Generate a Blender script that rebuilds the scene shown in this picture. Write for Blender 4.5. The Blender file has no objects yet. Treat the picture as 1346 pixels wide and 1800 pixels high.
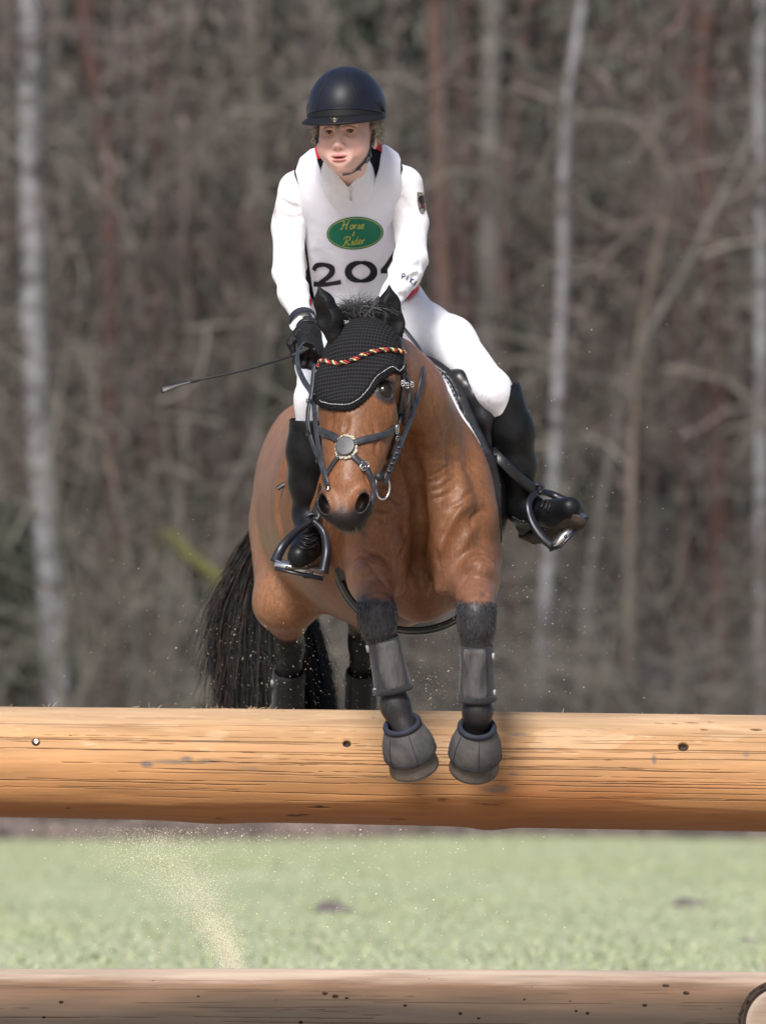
import bpy, math, random
import numpy as np
from mathutils import Vector, Matrix
from mathutils.bvhtree import BVHTree

random.seed(7)
RNG = np.random.default_rng(11)
C = bpy.context.scene.collection
SC = bpy.context.scene

# ------------------------------------------------------------------ camera, sky, sun, exposure
FPX, CXP, HYP, CH, CY = 12400.0, 673.0, 1345.0, 0.84, -20.0
cam = bpy.data.cameras.new('camera')
cam_o = bpy.data.objects.new('camera', cam)
C.objects.link(cam_o)
cam_o.location = (0, CY, CH)
cam_o.rotation_euler = (math.radians(90), 0, 0)
cam.sensor_fit = 'HORIZONTAL'
cam.sensor_width = 36.0
cam.lens = FPX * 36.0 / 1346.0
cam.shift_y = (HYP - 900.0) / 1346.0
cam.clip_start = 1.0
cam.clip_end = 2000.0
cam.dof.use_dof = True
cam.dof.focus_distance = 19.75
cam.dof.aperture_fstop = 6.2
SC.camera = cam_o

SUN_EL, SUN_AZ = math.radians(43), math.radians(-166)     # azimuth measured from +Y towards +X
world = bpy.data.worlds.new('World')
SC.world = world
world.use_nodes = True
wn = world.node_tree
bg = wn.nodes['Background']
sky = wn.nodes.new('ShaderNodeTexSky')
sky.sky_type = 'NISHITA'
sky.sun_disc = False
sky.sun_elevation = SUN_EL
sky.sun_rotation = SUN_AZ
sky.air_density = 1.0
sky.dust_density = 3.0
sky.ozone_density = 1.0
wn.links.new(sky.outputs[0], bg.inputs[0])
bg.inputs[1].default_value = 0.09

sun = bpy.data.lights.new('sun', 'SUN')
sun.energy = 3.2
sun.angle = math.radians(14)
sun.color = (1.0, 0.965, 0.92)
sun_o = bpy.data.objects.new('sun', sun)
C.objects.link(sun_o)
_sd = Vector((math.sin(SUN_AZ) * math.cos(SUN_EL), math.cos(SUN_AZ) * math.cos(SUN_EL), math.sin(SUN_EL)))
sun_o.rotation_euler = _sd.to_track_quat('Z', 'Y').to_euler()
sun_o.location = (-6, -8, 14)
SC.view_settings.view_transform = 'Standard'
SC.view_settings.look = 'None'
SC.view_settings.gamma = 1.0
SC.view_settings.exposure = 0.42
SC.render.engine = 'CYCLES'
SC.cycles.use_denoising = True
SC.cycles.max_bounces = 5

# ------------------------------------------------------------------ helpers
GZ = -0.04                                            # ground height

def P(px, py, y):
    """a point of the place that stands y metres behind the front rail's plane"""
    d = y - CY
    return np.array([(px - CXP) / FPX * d, y, CH + (HYP - py) / FPX * d])

def topx(X):
    d = X[:, 1] - CY
    return CXP + X[:, 0] / d * FPX, HYP - (X[:, 2] - CH) / d * FPX

def V(*a):
    return np.array(a, dtype=float)

def nrm(v):
    v = np.asarray(v, dtype=float)
    return v / np.maximum(np.linalg.norm(v, axis=-1, keepdims=True), 1e-12)

def sstep(a, b, x):
    t = np.clip((x - a) / (b - a), 0, 1)
    return t * t * (3 - 2 * t)

def catmull(pts, n):
    """resample a polyline smoothly to n points"""
    p = np.asarray(pts, dtype=float)
    if len(p) == 2:
        t = np.linspace(0, 1, n)[:, None]
        return p[0] * (1 - t) + p[1] * t
    q = np.vstack([2 * p[0] - p[1], p, 2 * p[-1] - p[-2]])
    seg = np.linalg.norm(np.diff(p, axis=0), axis=1)
    s = np.concatenate([[0], np.cumsum(seg)])
    u = np.linspace(0, s[-1], n)
    i = np.clip(np.searchsorted(s, u, side='right') - 1, 0, len(p) - 2)
    t = ((u - s[i]) / np.maximum(seg[i], 1e-9))[:, None]
    a, b, c, d = q[i], q[i + 1], q[i + 2], q[i + 3]
    return 0.5 * (2 * b + (c - a) * t + (2 * a - 5 * b + 4 * c - d) * t ** 2 + (3 * b - a - 3 * c + d) * t ** 3)

_NT = RNG.random((64, 64, 64)).astype(np.float32)
def noise3(X, scale, seed=0, octs=2):
    """tiling value noise in -1..1"""
    out = np.zeros(len(X)); amp = 1.0; tot = 0
    Q = np.asarray(X, dtype=float) * scale + seed * 7.31
    for o in range(octs):
        f = np.floor(Q); i = f.astype(int); t = Q - f
        t = t * t * (3 - 2 * t)
        r = 0
        for dx in (0, 1):
            wx = t[:, 0] if dx else 1 - t[:, 0]
            for dy in (0, 1):
                wy = t[:, 1] if dy else 1 - t[:, 1]
                for dz in (0, 1):
                    wz = t[:, 2] if dz else 1 - t[:, 2]
                    r = r + wx * wy * wz * _NT[(i[:, 0] + dx) & 63, (i[:, 1] + dy) & 63, (i[:, 2] + dz) & 63]
        out += amp * (r * 2 - 1); tot += amp; amp *= 0.5; Q = Q * 2.03 + 3.7
    return out / tot

# ---- object making
def mesh_np(name, verts, faces, smooth=True, attrs=None):
    """faces: (n,k) int array or a list of such arrays"""
    verts = np.asarray(verts, dtype=np.float32)
    fl = faces if isinstance(faces, list) else [faces]
    fl = [np.asarray(f, dtype=np.int32) for f in fl if len(f)]
    me = bpy.data.meshes.new(name)
    me.vertices.add(len(verts)); me.vertices.foreach_set('co', verts.ravel())
    nl = sum(f.size for f in fl); nf = sum(len(f) for f in fl)
    me.loops.add(nl); me.polygons.add(nf)
    me.loops.foreach_set('vertex_index', np.concatenate([f.ravel() for f in fl]))
    tot = np.concatenate([np.full(len(f), f.shape[1], dtype=np.int32) for f in fl])
    st = np.concatenate([[0], np.cumsum(tot)[:-1]]).astype(np.int32)
    me.polygons.foreach_set('loop_start', st)
    me.polygons.foreach_set('use_smooth', np.full(nf, smooth, dtype=bool))
    if attrs:
        for k, a in attrs.items():
            a = np.asarray(a, dtype=np.float32)
            if a.ndim == 2 and a.shape[1] == 3 and k.startswith('loc'):
                at = me.attributes.new(k, 'FLOAT_VECTOR', 'POINT'); at.data.foreach_set('vector', a.ravel())
            elif a.ndim == 2:
                if a.shape[1] == 3: a = np.hstack([a, np.ones((len(a), 1), np.float32)])
                at = me.attributes.new(k, 'FLOAT_COLOR', 'POINT'); at.data.foreach_set('color', a.ravel())
            else:
                at = me.attributes.new(k, 'FLOAT', 'POINT'); at.data.foreach_set('value', a)
    me.update(calc_edges=True)
    me.validate()
    return me

def obj(name, me, mat, parent=None):
    o = bpy.data.objects.new(name, me)
    C.objects.link(o)
    if mat is not None:
        for m in (mat if isinstance(mat, (list, tuple)) else [mat]): me.materials.append(m)
    if parent is not None:
        o.parent = parent
        root = parent
        off = Vector((0, 0, 0))
        while root is not None:
            off += root.location; root = root.parent
        o.location = -off
    return o

def tag(o, label=None, cat=None, group=None, kind=None):
    if label: o['label'] = label
    if cat: o['category'] = cat
    if group: o['group'] = group
    if kind: o['kind'] = kind
    return o

def empty(name, loc, label, cat, group=None):
    o = bpy.data.objects.new(name, None)
    o.empty_display_size = 0.1
    C.objects.link(o); o.location = tuple(float(v) for v in loc)
    return tag(o, label, cat, group)

class MB:
    """collects tubes, boxes, ribbons; one mesh"""
    def __init__(s): s.v = []; s.f = {3: [], 4: []}; s.n = 0; s.c = []
    def add(s, v, f, col=None):
        v = np.asarray(v, dtype=float).reshape(-1, 3); f = np.asarray(f, dtype=int)
        if len(f): s.f[f.shape[1]].append(f + s.n)
        s.v.append(v); s.n += len(v)
        s.c.append(np.tile(np.asarray(col if col is not None else (1, 1, 1), dtype=float)[:3], (len(v), 1)) if np.ndim(col) < 2 else np.asarray(col))
    def tube(s, path, rad, sides=8, col=None, flat=1.0, up=None, caps=True):
        p = np.asarray(path, dtype=float); n = len(p)
        r = np.broadcast_to(np.asarray(rad, dtype=float), (n,))
        t = nrm(np.gradient(p, axis=0))
        ref = np.asarray(up, dtype=float) if up is not None else np.array([0, 0, 1.0])
        if ref.ndim == 1:
            ref = np.tile(ref, (n, 1))
            if up is None:
                bad = np.abs((t * ref).sum(1)) > 0.9
                if bad.mean() > 0.4: ref[:] = (0, 1, 0)
        b = nrm(np.cross(t, ref)); u = nrm(np.cross(b, t))
        a = np.linspace(0, 2 * np.pi, sides, endpoint=False)
        ring = p[:, None] + r[:, None, None] * (np.cos(a)[None, :, None] * b[:, None] + flat * np.sin(a)[None, :, None] * u[:, None])
        v = ring.reshape(-1, 3)
        i = np.arange(n - 1)[:, None] * sides; j = np.arange(sides)[None]
        jn = (j + 1) % sides
        f = np.stack([i + j, i + jn, i + sides + jn, i + sides + j], -1).reshape(-1, 4)
        base = s.n
        s.add(v, f, col)
        if caps:
            v2 = np.vstack([p[0], p[-1]])
            k = np.arange(sides); kn = (k + 1) % sides
            f1 = np.stack([kn, k, np.full(sides, n * sides)], -1)
            f2 = np.stack([(n - 1) * sides + k, (n - 1) * sides + kn, np.full(sides, n * sides + 1)], -1)
            s.v.append(v2); s.c.append(np.tile(s.c[-1][0], (2, 1))); s.f[3].append(np.vstack([f1, f2]) + base); s.n += 2
    def strap(s, path, nor, width, thick, col=None, bulge=0.25):
        """a leather strap: rounded-rectangle section swept along path, lying across nor"""
        p = np.asarray(path, dtype=float); n = len(p)
        t = nrm(np.gradient(p, axis=0)); nn = nrm(np.broadcast_to(np.asarray(nor, dtype=float), (n, 3)))
        b = nrm(np.cross(t, nn)); nn = nrm(np.cross(b, t))
        w = np.broadcast_to(np.asarray(width, dtype=float), (n,))[:, None] / 2; h = thick / 2
        prof = [(-1, -1), (1, -1), (1.02, 0.2), (0.8, 1), (0, 1 + bulge), (-0.8, 1), (-1.02, 0.2)]
        ring = np.stack([p + b * w * x + nn * h * y for x, y in prof], 1)
        m = len(prof)
        i = np.arange(n - 1)[:, None] * m; j = np.arange(m)[None]; jn = (j + 1) % m
        f = np.stack([i + j, i + jn, i + m + jn, i + m + j], -1).reshape(-1, 4)
        s.add(ring.reshape(-1, 3), f, col)
        for base, rev in ((0, 1), ((n - 1) * m, 0)):
            idx = [base + k for k in range(m)]
            q = [[idx[0], idx[k], idx[k + 1]] for k in range(1, m - 1)]
            if rev: q = [t_[::-1] for t_ in q]
            s.f[3].append(np.array(q) + s.n - n * m)
    def box(s, c, size, R=None, col=None):
        c = np.asarray(c, float); h = np.asarray(size, float) / 2
        v = np.array([(x, y, z) for x in (-1, 1) for y in (-1, 1) for z in (-1, 1)], float) * h
        if R is not None: v = v @ np.asarray(R).T
        f = [[0, 1, 3, 2], [4, 6, 7, 5], [0, 4, 5, 1], [2, 3, 7, 6], [0, 2, 6, 4], [1, 5, 7, 3]]
        s.add(v + c, f, col)
    def ball(s, c, r, col=None, nu=10, nv=7, R=None):
        r = np.broadcast_to(np.asarray(r, float), (3,))
        th = np.linspace(0, np.pi, nv + 1); ph = np.linspace(0, 2 * np.pi, nu, endpoint=False)
        v = np.stack([np.sin(th)[:, None] * np.cos(ph), np.sin(th)[:, None] * np.sin(ph), np.repeat(np.cos(th)[:, None], nu, 1)], -1).reshape(-1, 3) * r
        if R is not None: v = v @ np.asarray(R).T
        i = np.arange(nv)[:, None] * nu; j = np.arange(nu)[None]; jn = (j + 1) % nu
        f = np.stack([i + j, i + nu + j, i + nu + jn, i + jn], -1).reshape(-1, 4)
        s.add(v + np.asarray(c, float), f, col)
    def lathe(s, o, axis, prof, seg=40, col=None, ref=(0, 1, 0), squash=1.0):
        """prof: list of (distance along axis, radius)"""
        ax = nrm(axis); b = nrm(np.cross(ax, np.asarray(ref, float))); u = np.cross(b, ax)
        a = np.linspace(0, 2 * np.pi, seg, endpoint=False)
        v = np.concatenate([np.asarray(o) + ax * d + r * (np.cos(a)[:, None] * b + squash * np.sin(a)[:, None] * u) for d, r in prof])
        n = len(prof)
        i = np.arange(n - 1)[:, None] * seg; j = np.arange(seg)[None]; jn = (j + 1) % seg
        s.add(v, np.stack([i + j, i + seg + j, i + seg + jn, i + jn], -1).reshape(-1, 4), col)
    def build(s, name, mat, parent=None, smooth=True):
        fs = [np.vstack(s.f[k]) for k in (3, 4) if s.f[k]]
        me = mesh_np(name, np.vstack(s.v), fs, smooth, {'Col': np.vstack(s.c)})
        return obj(name, me, mat, parent)

def strands(paths, rad, col=None):
    """paths (N,S,3) -> thin three-sided hairs; rad (S,) or (N,S)"""
    p = np.asarray(paths, float); N, S, _ = p.shape
    r = np.broadcast_to(np.asarray(rad, float), (N, S))
    t = nrm(np.gradient(p, axis=1))
    ref = np.where(np.abs(t[..., 1:2]) < 0.8, np.array([0, 1.0, 0]), np.array([1.0, 0, 0]))
    b = nrm(np.cross(t, ref)); u = np.cross(b, t)
    ang = np.array([0, 2.094, 4.189])
    ring = p[:, :, None] + r[:, :, None, None] * (np.cos(ang)[:, None] * b[:, :, None] + np.sin(ang)[:, None] * u[:, :, None])
    v = ring.reshape(-1, 3)
    n = np.arange(N)[:, None, None] * S * 3; i = np.arange(S - 1)[None, :, None] * 3; j = np.arange(3)[None, None]; jn = (j + 1) % 3
    f = np.stack([n + i + j, n + i + jn, n + i + 3 + jn, n + i + 3 + j], -1).reshape(-1, 4)
    c = None
    if col is not None:
        c = np.repeat(np.asarray(col, float), S * 3, axis=0)
    return v, f, c

# ---- signed distance sculpting
class SDF:
    def __init__(s): s.ops = []
    def _push(s, fn, lo, hi, k, mode): s.ops.append((fn, np.asarray(lo, float), np.asarray(hi, float), k, mode)); return s
    def cone(s, a, b, r1, r2, k=0.03, mode='add', ax=None, sc=1.0):
        """round cone; ax/sc squash it along an axis"""
        a = np.asarray(a, float); b = np.asarray(b, float); ab = b - a; L2 = max(ab @ ab, 1e-12)
        axn = nrm(ax) if ax is not None else None
        def fn(X):
            q = X - a
            t = np.clip(q @ ab / L2, 0, 1)
            q = q - t[:, None] * ab
            if axn is not None: q = q + ((1 / sc - 1) * (q @ axn))[:, None] * axn
            return np.sqrt((q * q).sum(1)) - (r1 + (r2 - r1) * t)
        rr = max(r1, r2) * max(1.0, sc)
        return s._push(fn, np.minimum(a - rr, b - rr), np.maximum(a + rr, b + rr), k, mode)
    def chain(s, pts, rads, k=0.03, mode='add', **kw):
        for i in range(len(pts) - 1): s.cone(pts[i], pts[i + 1], rads[i], rads[i + 1], k, mode, **kw)
        return s
    def ell(s, c, r, R=None, k=0.03, mode='add'):
        c = np.asarray(c, float); r = np.asarray(r, float)
        Rm = np.asarray(R, float) if R is not None else None
        def fn(X):
            q = X - c
            if Rm is not None: q = q @ Rm                      # columns of R are the local axes
            k0 = np.sqrt(((q / r) ** 2).sum(1)); k1 = np.sqrt(((q / (r * r)) ** 2).sum(1))
            return np.where(k1 > 1e-9, k0 * (k0 - 1) / np.maximum(k1, 1e-9), -r.min())
        m = r.max() if R is not None else r
        return s._push(fn, c - m, c + m, k, mode)
    def f(s, X, ops=None):
        d = np.full(len(X), 1.0)
        for fn, lo, hi, k, mode in (s.ops if ops is None else ops):
            e = fn(X)
            if mode == 'add':
                h = np.maximum(k - np.abs(d - e), 0) / k
                d = np.minimum(d, e) - h * h * k * 0.25
            else:
                h = np.maximum(k - np.abs(d + e), 0) / k
                d = np.maximum(d, -e) + h * h * k * 0.25
        return d
    def grid(s, h, lo=None, hi=None, pad=0.03, post=None, far=0.022):
        add = [o for o in s.ops if o[4] == 'add']
        L = np.min([o[1] for o in add], 0) - pad if lo is None else np.asarray(lo, float)
        H = np.max([o[2] for o in add], 0) + pad if hi is None else np.asarray(hi, float)
        n = np.ceil((H - L) / h).astype(int) + 1
        D = np.full(tuple(n), 0.2, dtype=np.float32)
        B = 24
        ax = [L[i] + h * np.arange(n[i]) for i in range(3)]
        for i in range(0, n[0], B):
            for j in range(0, n[1], B):
                for k in range(0, n[2], B):
                    x, y, z = ax[0][i:i + B], ax[1][j:j + B], ax[2][k:k + B]
                    b0 = np.array([x[0], y[0], z[0]]); b1 = np.array([x[-1], y[-1], z[-1]])
                    sel = [o for o in s.ops if np.all(o[1] - o[3] - far < b1) and np.all(o[2] + o[3] + far > b0)]
                    if not any(o[4] == 'add' for o in sel): continue
                    X = np.stack(np.meshgrid(x, y, z, indexing='ij'), -1).reshape(-1, 3)
                    d = s.f(X, sel)
                    if post is not None: d = post(X, d)
                    D[i:i + B, j:j + B, k:k + B] = d.reshape(len(x), len(y), len(z))
        return D, L, h
    def grad(s, X, e=1e-3):
        g = np.stack([s.f(X + np.eye(3)[i] * e) - s.f(X - np.eye(3)[i] * e) for i in range(3)], -1)
        return nrm(g)
    def snap(s, X, off=0.0, it=6):
        X = np.array(X, float)
        for _ in range(it):
            X = X - (s.f(X) - off)[:, None] * s.grad(X) * 0.9
        return X
    def hit(s, pxy, off=0.0, start=18.5, stop=22.5):
        """where the line of sight through each photo point meets the surface (or passes closest)"""
        pxy = np.asarray(pxy, float); n = len(pxy)
        dirs = np.stack([(pxy[:, 0] - CXP) / FPX, np.ones(n), (HYP - pxy[:, 1]) / FPX], -1)
        o = np.array([0, CY, CH]); t = np.full(n, start); best = np.full(n, 9.0); tb = t.copy()
        for _ in range(60):
            d = s.f(o + dirs * t[:, None]) - off
            m = d < best; best[m] = d[m]; tb[m] = t[m]
            t = np.where(d > 0.0005, np.minimum(t + np.maximum(d * 0.6, 0.0004), stop), t)
        return s.snap(o + dirs * tb[:, None], off, 5)

def surfnet(D, org, h):
    S = D < 0
    nx, ny, nz = D.shape
    cnt = np.zeros((nx - 1, ny - 1, nz - 1), np.uint8)
    for i in (0, 1):
        for j in (0, 1):
            for k in (0, 1): cnt += S[i:nx - 1 + i, j:ny - 1 + j, k:nz - 1 + k]
    mixed = (cnt > 0) & (cnt < 8)
    idx = np.argwhere(mixed)
    vid = np.full(mixed.shape, -1, np.int32); vid[mixed] = np.arange(len(idx))
    pos = np.zeros((len(idx), 3)); num = np.zeros(len(idx))
    co = [(i, j, k) for i in (0, 1) for j in (0, 1) for k in (0, 1)]
    vals = {c: D[idx[:, 0] + c[0], idx[:, 1] + c[1], idx[:, 2] + c[2]] for c in co}
    for a in co:
        for axx in range(3):
            if a[axx] == 0:
                b = list(a); b[axx] = 1; b = tuple(b)
                da, db = vals[a], vals[b]
                m = (da < 0) != (db < 0)
                t = np.where(m, da / np.where(m, da - db, 1), 0)
                pt = np.tile(np.array(a, float), (len(idx), 1)); pt[:, axx] += t
                pos[m] += pt[m]; num += m
    pos = org + h * (idx + pos / num[:, None])
    quads = []
    for axx in range(3):
        s0 = [slice(1, n - 1) for n in (nx, ny, nz)]; s1 = list(s0)
        s0[axx] = slice(0, D.shape[axx] - 1); s1[axx] = slice(1, D.shape[axx])
        a = S[tuple(s0)]; b = S[tuple(s1)]
        e = np.argwhere(a != b)
        if not len(e): continue
        ins = a[e[:, 0], e[:, 1], e[:, 2]]
        g = e + 1; g[:, axx] -= 1
        u, w = (axx + 1) % 3, (axx + 2) % 3
        def cell(du, dw):
            c = g.copy(); c[:, u] -= du; c[:, w] -= dw
            return vid[c[:, 0], c[:, 1], c[:, 2]]
        q = np.stack([cell(1, 1), cell(0, 1), cell(0, 0), cell(1, 0)], -1)
        q[~ins] = q[~ins][:, ::-1]
        quads.append(q)
    return pos, np.vstack(quads)

def relax(v, q, it=2, lam=0.5):
    e = np.vstack([q[:, [0, 1]], q[:, [1, 2]], q[:, [2, 3]], q[:, [3, 0]]])
    a = np.concatenate([e[:, 0], e[:, 1]]); b = np.concatenate([e[:, 1], e[:, 0]])
    deg = np.maximum(np.bincount(a, minlength=len(v)), 1)[:, None]
    for i in range(it):
        m = np.stack([np.bincount(a, weights=v[b, c], minlength=len(v)) for c in range(3)], -1) / deg
        v = v + (lam if i % 2 == 0 else -lam * 0.9) * (m - v)
    return v

def sculpt(sdf, h, it=2, **kw):
    v, q = surfnet(*sdf.grid(h, **kw))
    return relax(v, q, it), q

def poly_sd(xy, poly):
    """signed distance of 2-D points to a polygon (negative inside)"""
    p = np.asarray(poly, float); n = len(p)
    d = np.full(len(xy), 1e9); ins = np.zeros(len(xy), bool)
    for i in range(n):
        a, b = p[i], p[(i + 1) % n]; ab = b - a
        q = xy - a
        t = np.clip(q @ ab / max(ab @ ab, 1e-12), 0, 1)
        d = np.minimum(d, ((q - t[:, None] * ab) ** 2).sum(1))
        c = (a[1] > xy[:, 1]) != (b[1] > xy[:, 1])
        if a[1] != b[1]:
            ins ^= c & (xy[:, 0] < (b[0] - a[0]) * (xy[:, 1] - a[1]) / (b[1] - a[1]) + a[0])
    d = np.sqrt(d)
    return np.where(ins, -d, d)

def view_ray(pxy):
    return Vector((0, CY, CH)), Vector(((pxy[0] - CXP) / FPX, 1.0, (HYP - pxy[1]) / FPX)).normalized()

def bvh_hit(bvh, pxy, lift=0.0015):
    out = []; last = None
    for p in pxy:
        o, d = view_ray(p)
        l, nn, _, _ = bvh.ray_cast(o, d)
        if l is None: out.append(last); continue
        last = np.array(l - d * lift); out.append(last)
    first = next((x for x in out if x is not None), None)
    return np.array([x if x is not None else first for x in out])

def rotm(*axes):
    return np.stack([np.asarray(a, float) for a in axes], -1)

def rz(a):
    c, s_ = math.cos(a), math.sin(a)
    return np.array([[c, -s_, 0], [s_, c, 0], [0, 0, 1.0]])

# ------------------------------------------------------------------ materials
class NT:
    """small node-tree writer"""
    def __init__(s, name, rough=0.6, spec=0.5):
        s.m = bpy.data.materials.new(name); s.m.use_nodes = True
        s.t = s.m.node_tree; s.b = s.t.nodes['Principled BSDF']
        s.b.inputs['Roughness'].default_value = rough
        s.b.inputs['Specular IOR Level'].default_value = spec
        s._co = None
    def n(s, typ, **kw):
        nd = s.t.nodes.new(typ)
        for k, v in kw.items(): setattr(nd, k, v)
        return nd
    def link(s, a, b): s.t.links.new(a, b)
    def coord(s, scale=(1, 1, 1), attr=None):
        if attr:
            src = s.n('ShaderNodeAttribute', attribute_name=attr).outputs['Vector']
        else:
            src = s.n('ShaderNodeTexCoord').outputs['Object']
        mp = s.n('ShaderNodeMapping'); mp.inputs['Scale'].default_value = scale
        s.link(src, mp.inputs['Vector'])
        return mp.outputs[0]
    def noise(s, scale, detail=4, rough=0.55, st=(1, 1, 1), attr=None, dist=0):
        nd = s.n('ShaderNodeTexNoise'); nd.inputs['Scale'].default_value = scale
        nd.inputs['Detail'].default_value = detail; nd.inputs['Roughness'].default_value = rough
        nd.inputs['Distortion'].default_value = dist
        s.link(s.coord(st, attr), nd.inputs['Vector'])
        return nd.outputs['Fac']
    def ramp(s, fac, stops):
        r = s.n('ShaderNodeValToRGB')
        while len(r.color_ramp.elements) < len(stops): r.color_ramp.elements.new(0.5)
        for e, (p, c) in zip(r.color_ramp.elements, stops):
            e.position = p; e.color = (*c, 1) if len(c) == 3 else c
        s.link(fac, r.inputs[0])
        return r.outputs[0]
    def vcol(s, name='Col'):
        return s.n('ShaderNodeAttribute', attribute_name=name).outputs['Color']
    def mix(s, a, b, fac, mode='MIX'):
        m = s.n('ShaderNodeMix', data_type='RGBA', blend_type=mode)
        for sock, val in ((m.inputs[0], fac), (m.inputs[6], a), (m.inputs[7], b)):
            if hasattr(val, 'default_value') or hasattr(val, 'is_linked'): s.link(val, sock)
            elif np.ndim(val) == 0: sock.default_value = val
            else: sock.default_value = (*val, 1)
        return m.outputs[2]
    def base(s, x):
        if np.ndim(x) == 1: s.b.inputs['Base Color'].default_value = (*x, 1)
        else: s.link(x, s.b.inputs['Base Color'])
        return s
    def math(s, op, a, b=0.5):
        m = s.n('ShaderNodeMath', operation=op)
        for sock, val in ((m.inputs[0], a), (m.inputs[1], b)):
            if np.ndim(val) == 0 and not hasattr(val, 'is_linked'): sock.default_value = val
            else: s.link(val, sock)
        return m.outputs[0]
    def bump(s, h, strength=0.3, dist=0.002):
        b = s.n('ShaderNodeBump'); b.inputs['Strength'].default_value = strength; b.inputs['Distance'].default_value = dist
        s.link(h, b.inputs['Height'])
        prev = s.b.inputs['Normal']
        if prev.is_linked: s.link(prev.links[0].from_socket, b.inputs['Normal'])
        s.link(b.outputs[0], s.b.inputs['Normal'])
        return s

def simple(name, col, rough=0.6, spec=0.5, var=0.25, nscale=30, bump=0.0, bscale=200, metal=0.0, sheen=0.0, bdist=0.001, detail=4):
    t = NT(name, rough, spec)
    c = np.array(col, float)
    t.base(t.ramp(t.noise(nscale, detail), [(0.3, tuple(c * (1 - var))), (0.7, tuple(np.minimum(c * (1 + var), 1)))]))
    t.b.inputs['Metallic'].default_value = metal
    if sheen:
        t.b.inputs['Sheen Weight'].default_value = sheen
    if bump: t.bump(t.noise(bscale, 3), bump, bdist)
    return t.m

def lerp3(a, b, t): return a + (b - a) * np.asarray(t, dtype=float)[..., None]


class Surf:
    """a finished mesh that straps and stitches can be laid on"""
    def __init__(s, v, q):
        s.b = BVHTree.FromPolygons([tuple(p) for p in v], [tuple(int(x) for x in f) for f in q])
        e = np.cross(v[q[:, 2]] - v[q[:, 0]], v[q[:, 3]] - v[q[:, 1]])
        n = np.zeros_like(v)
        for k in range(4): np.add.at(n, q[:, k], e)
        s.q = q; s.n = nrm(n); s.sgn = 1.0
    def _near(s, p):
        l, nn, i, d = s.b.find_nearest(Vector(p))
        return np.array(l), nrm(s.n[s.q[i]].mean(0))
    def grad(s, X):
        return np.array([s._near(p)[1] for p in X])
    def snap(s, X, off=0.0, it=1):
        out = []
        for p in X:
            l, n = s._near(p); out.append(l + n * off)
        return np.array(out)
    def hit(s, pxy, off=0.0, *a):
        out = []
        for p in np.asarray(pxy, float):
            o, d = view_ray(p)
            l, nn, i, _ = s.b.ray_cast(o, d)
            if l is None:
                best = None
                for t in np.linspace(18.7, 21.6, 40):
                    l2, _, _, dist = s.b.find_nearest(o + d * t)
                    if best is None or dist < best[0]: best = (dist, o + d * t)
                l = best[1]
            ll, n = s._near(np.array(l))
            out.append(ll + n * off)
        return np.array(out)

# ================================================================== THE SETTING
# ---- meadow: one sheet to the horizon, rising a little behind the wood's edge
def ground_z(x, y):
    return GZ + np.where(y > 66, (y - 66) * 0.03, 0.0) + 0.02 * np.sin(x * 0.7 + y * 0.21) * np.clip((y - 4) / 10, 0, 1)

gx = np.concatenate([[-500, -150, -60], np.linspace(-30, 30, 61), [60, 150, 500]])
gy = np.concatenate([[-60, -20, -8], np.linspace(-4, 90, 95), [110, 150, 220, 600]])
GX, GY = np.meshgrid(gx, gy, indexing='ij')
gv = np.stack([GX, GY, ground_z(GX, GY)], -1).reshape(-1, 3)
ii, jj = np.meshgrid(np.arange(len(gx) - 1), np.arange(len(gy) - 1), indexing='ij')
b0 = (ii * len(gy) + jj).ravel()
gq = np.stack([b0, b0 + len(gy), b0 + len(gy) + 1, b0 + 1], -1)
t = NT('meadow_turf', 0.9, 0.2)
g1 = t.ramp(t.noise(0.55, 6, 0.65, (1, 0.35, 1)), [(0.3, (0.35, 0.385, 0.255)), (0.52, (0.41, 0.445, 0.30)), (0.72, (0.49, 0.505, 0.385))])
g2 = t.ramp(t.noise(9, 4), [(0.3, (0.84, 0.85, 0.82)), (0.7, (1.10, 1.08, 1.06))])
turf = t.mix(g1, g2, 1.0, 'MULTIPLY')
lit = t.ramp(t.noise(1.3, 5), [(0.3, (0.075, 0.052, 0.04)), (0.7, (0.16, 0.11, 0.085))])
yv = t.n('ShaderNodeSeparateXYZ'); t.link(t.n('ShaderNodeTexCoord').outputs['Object'], yv.inputs[0])
edge = t.math('ADD', yv.outputs['Y'], t.math('MULTIPLY', t.noise(0.8, 3), 5.0))
mr = t.n('ShaderNodeMapRange'); mr.inputs['From Min'].default_value = 63.5; mr.inputs['From Max'].default_value = 67.0
t.link(edge, mr.inputs['Value'])
t.base(t.mix(turf, lit, mr.outputs[0]))
t.bump(t.noise(14, 4), 0.5, 0.03)
tag(obj('meadow', mesh_np('meadow', gv, gq), t.m), kind='structure')

# ---- unseen sand, guessed from the flung grains, added to warm the bounce light
tx, ty = np.meshgrid(np.linspace(-40, 40, 81), np.linspace(-45, 7.5, 80), indexing='ij')
edge_n = noise3(np.stack([tx.ravel() * 0.3, ty.ravel() * 0.3, ty.ravel() * 0], -1), 1, 4, 2)
ty = ty + (ty > 6.5) * edge_n.reshape(ty.shape) * 0.6
sv = np.stack([tx, ty, GZ + 0.006 + 0 * tx], -1).reshape(-1, 3)
sv[:, 2] += 0.012 * (0.5 + 0.5 * noise3(sv, 1.5, 6, 3)) + np.clip(0.02 * np.clip((sv[:, 1] - 4) / 10, 0, 1), 0, 1)
i_, j_ = np.meshgrid(np.arange(80), np.arange(79), indexing='ij'); b_ = (i_ * 80 + j_).ravel()
tsd = NT('sandy_ground', 0.95, 0.1); tsd.base(tsd.ramp(tsd.noise(3, 6, 0.65), [(0.3, (0.32, 0.265, 0.21)), (0.7, (0.46, 0.40, 0.33))])); tsd.bump(tsd.noise(18, 5), 0.6, 0.02)
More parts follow.
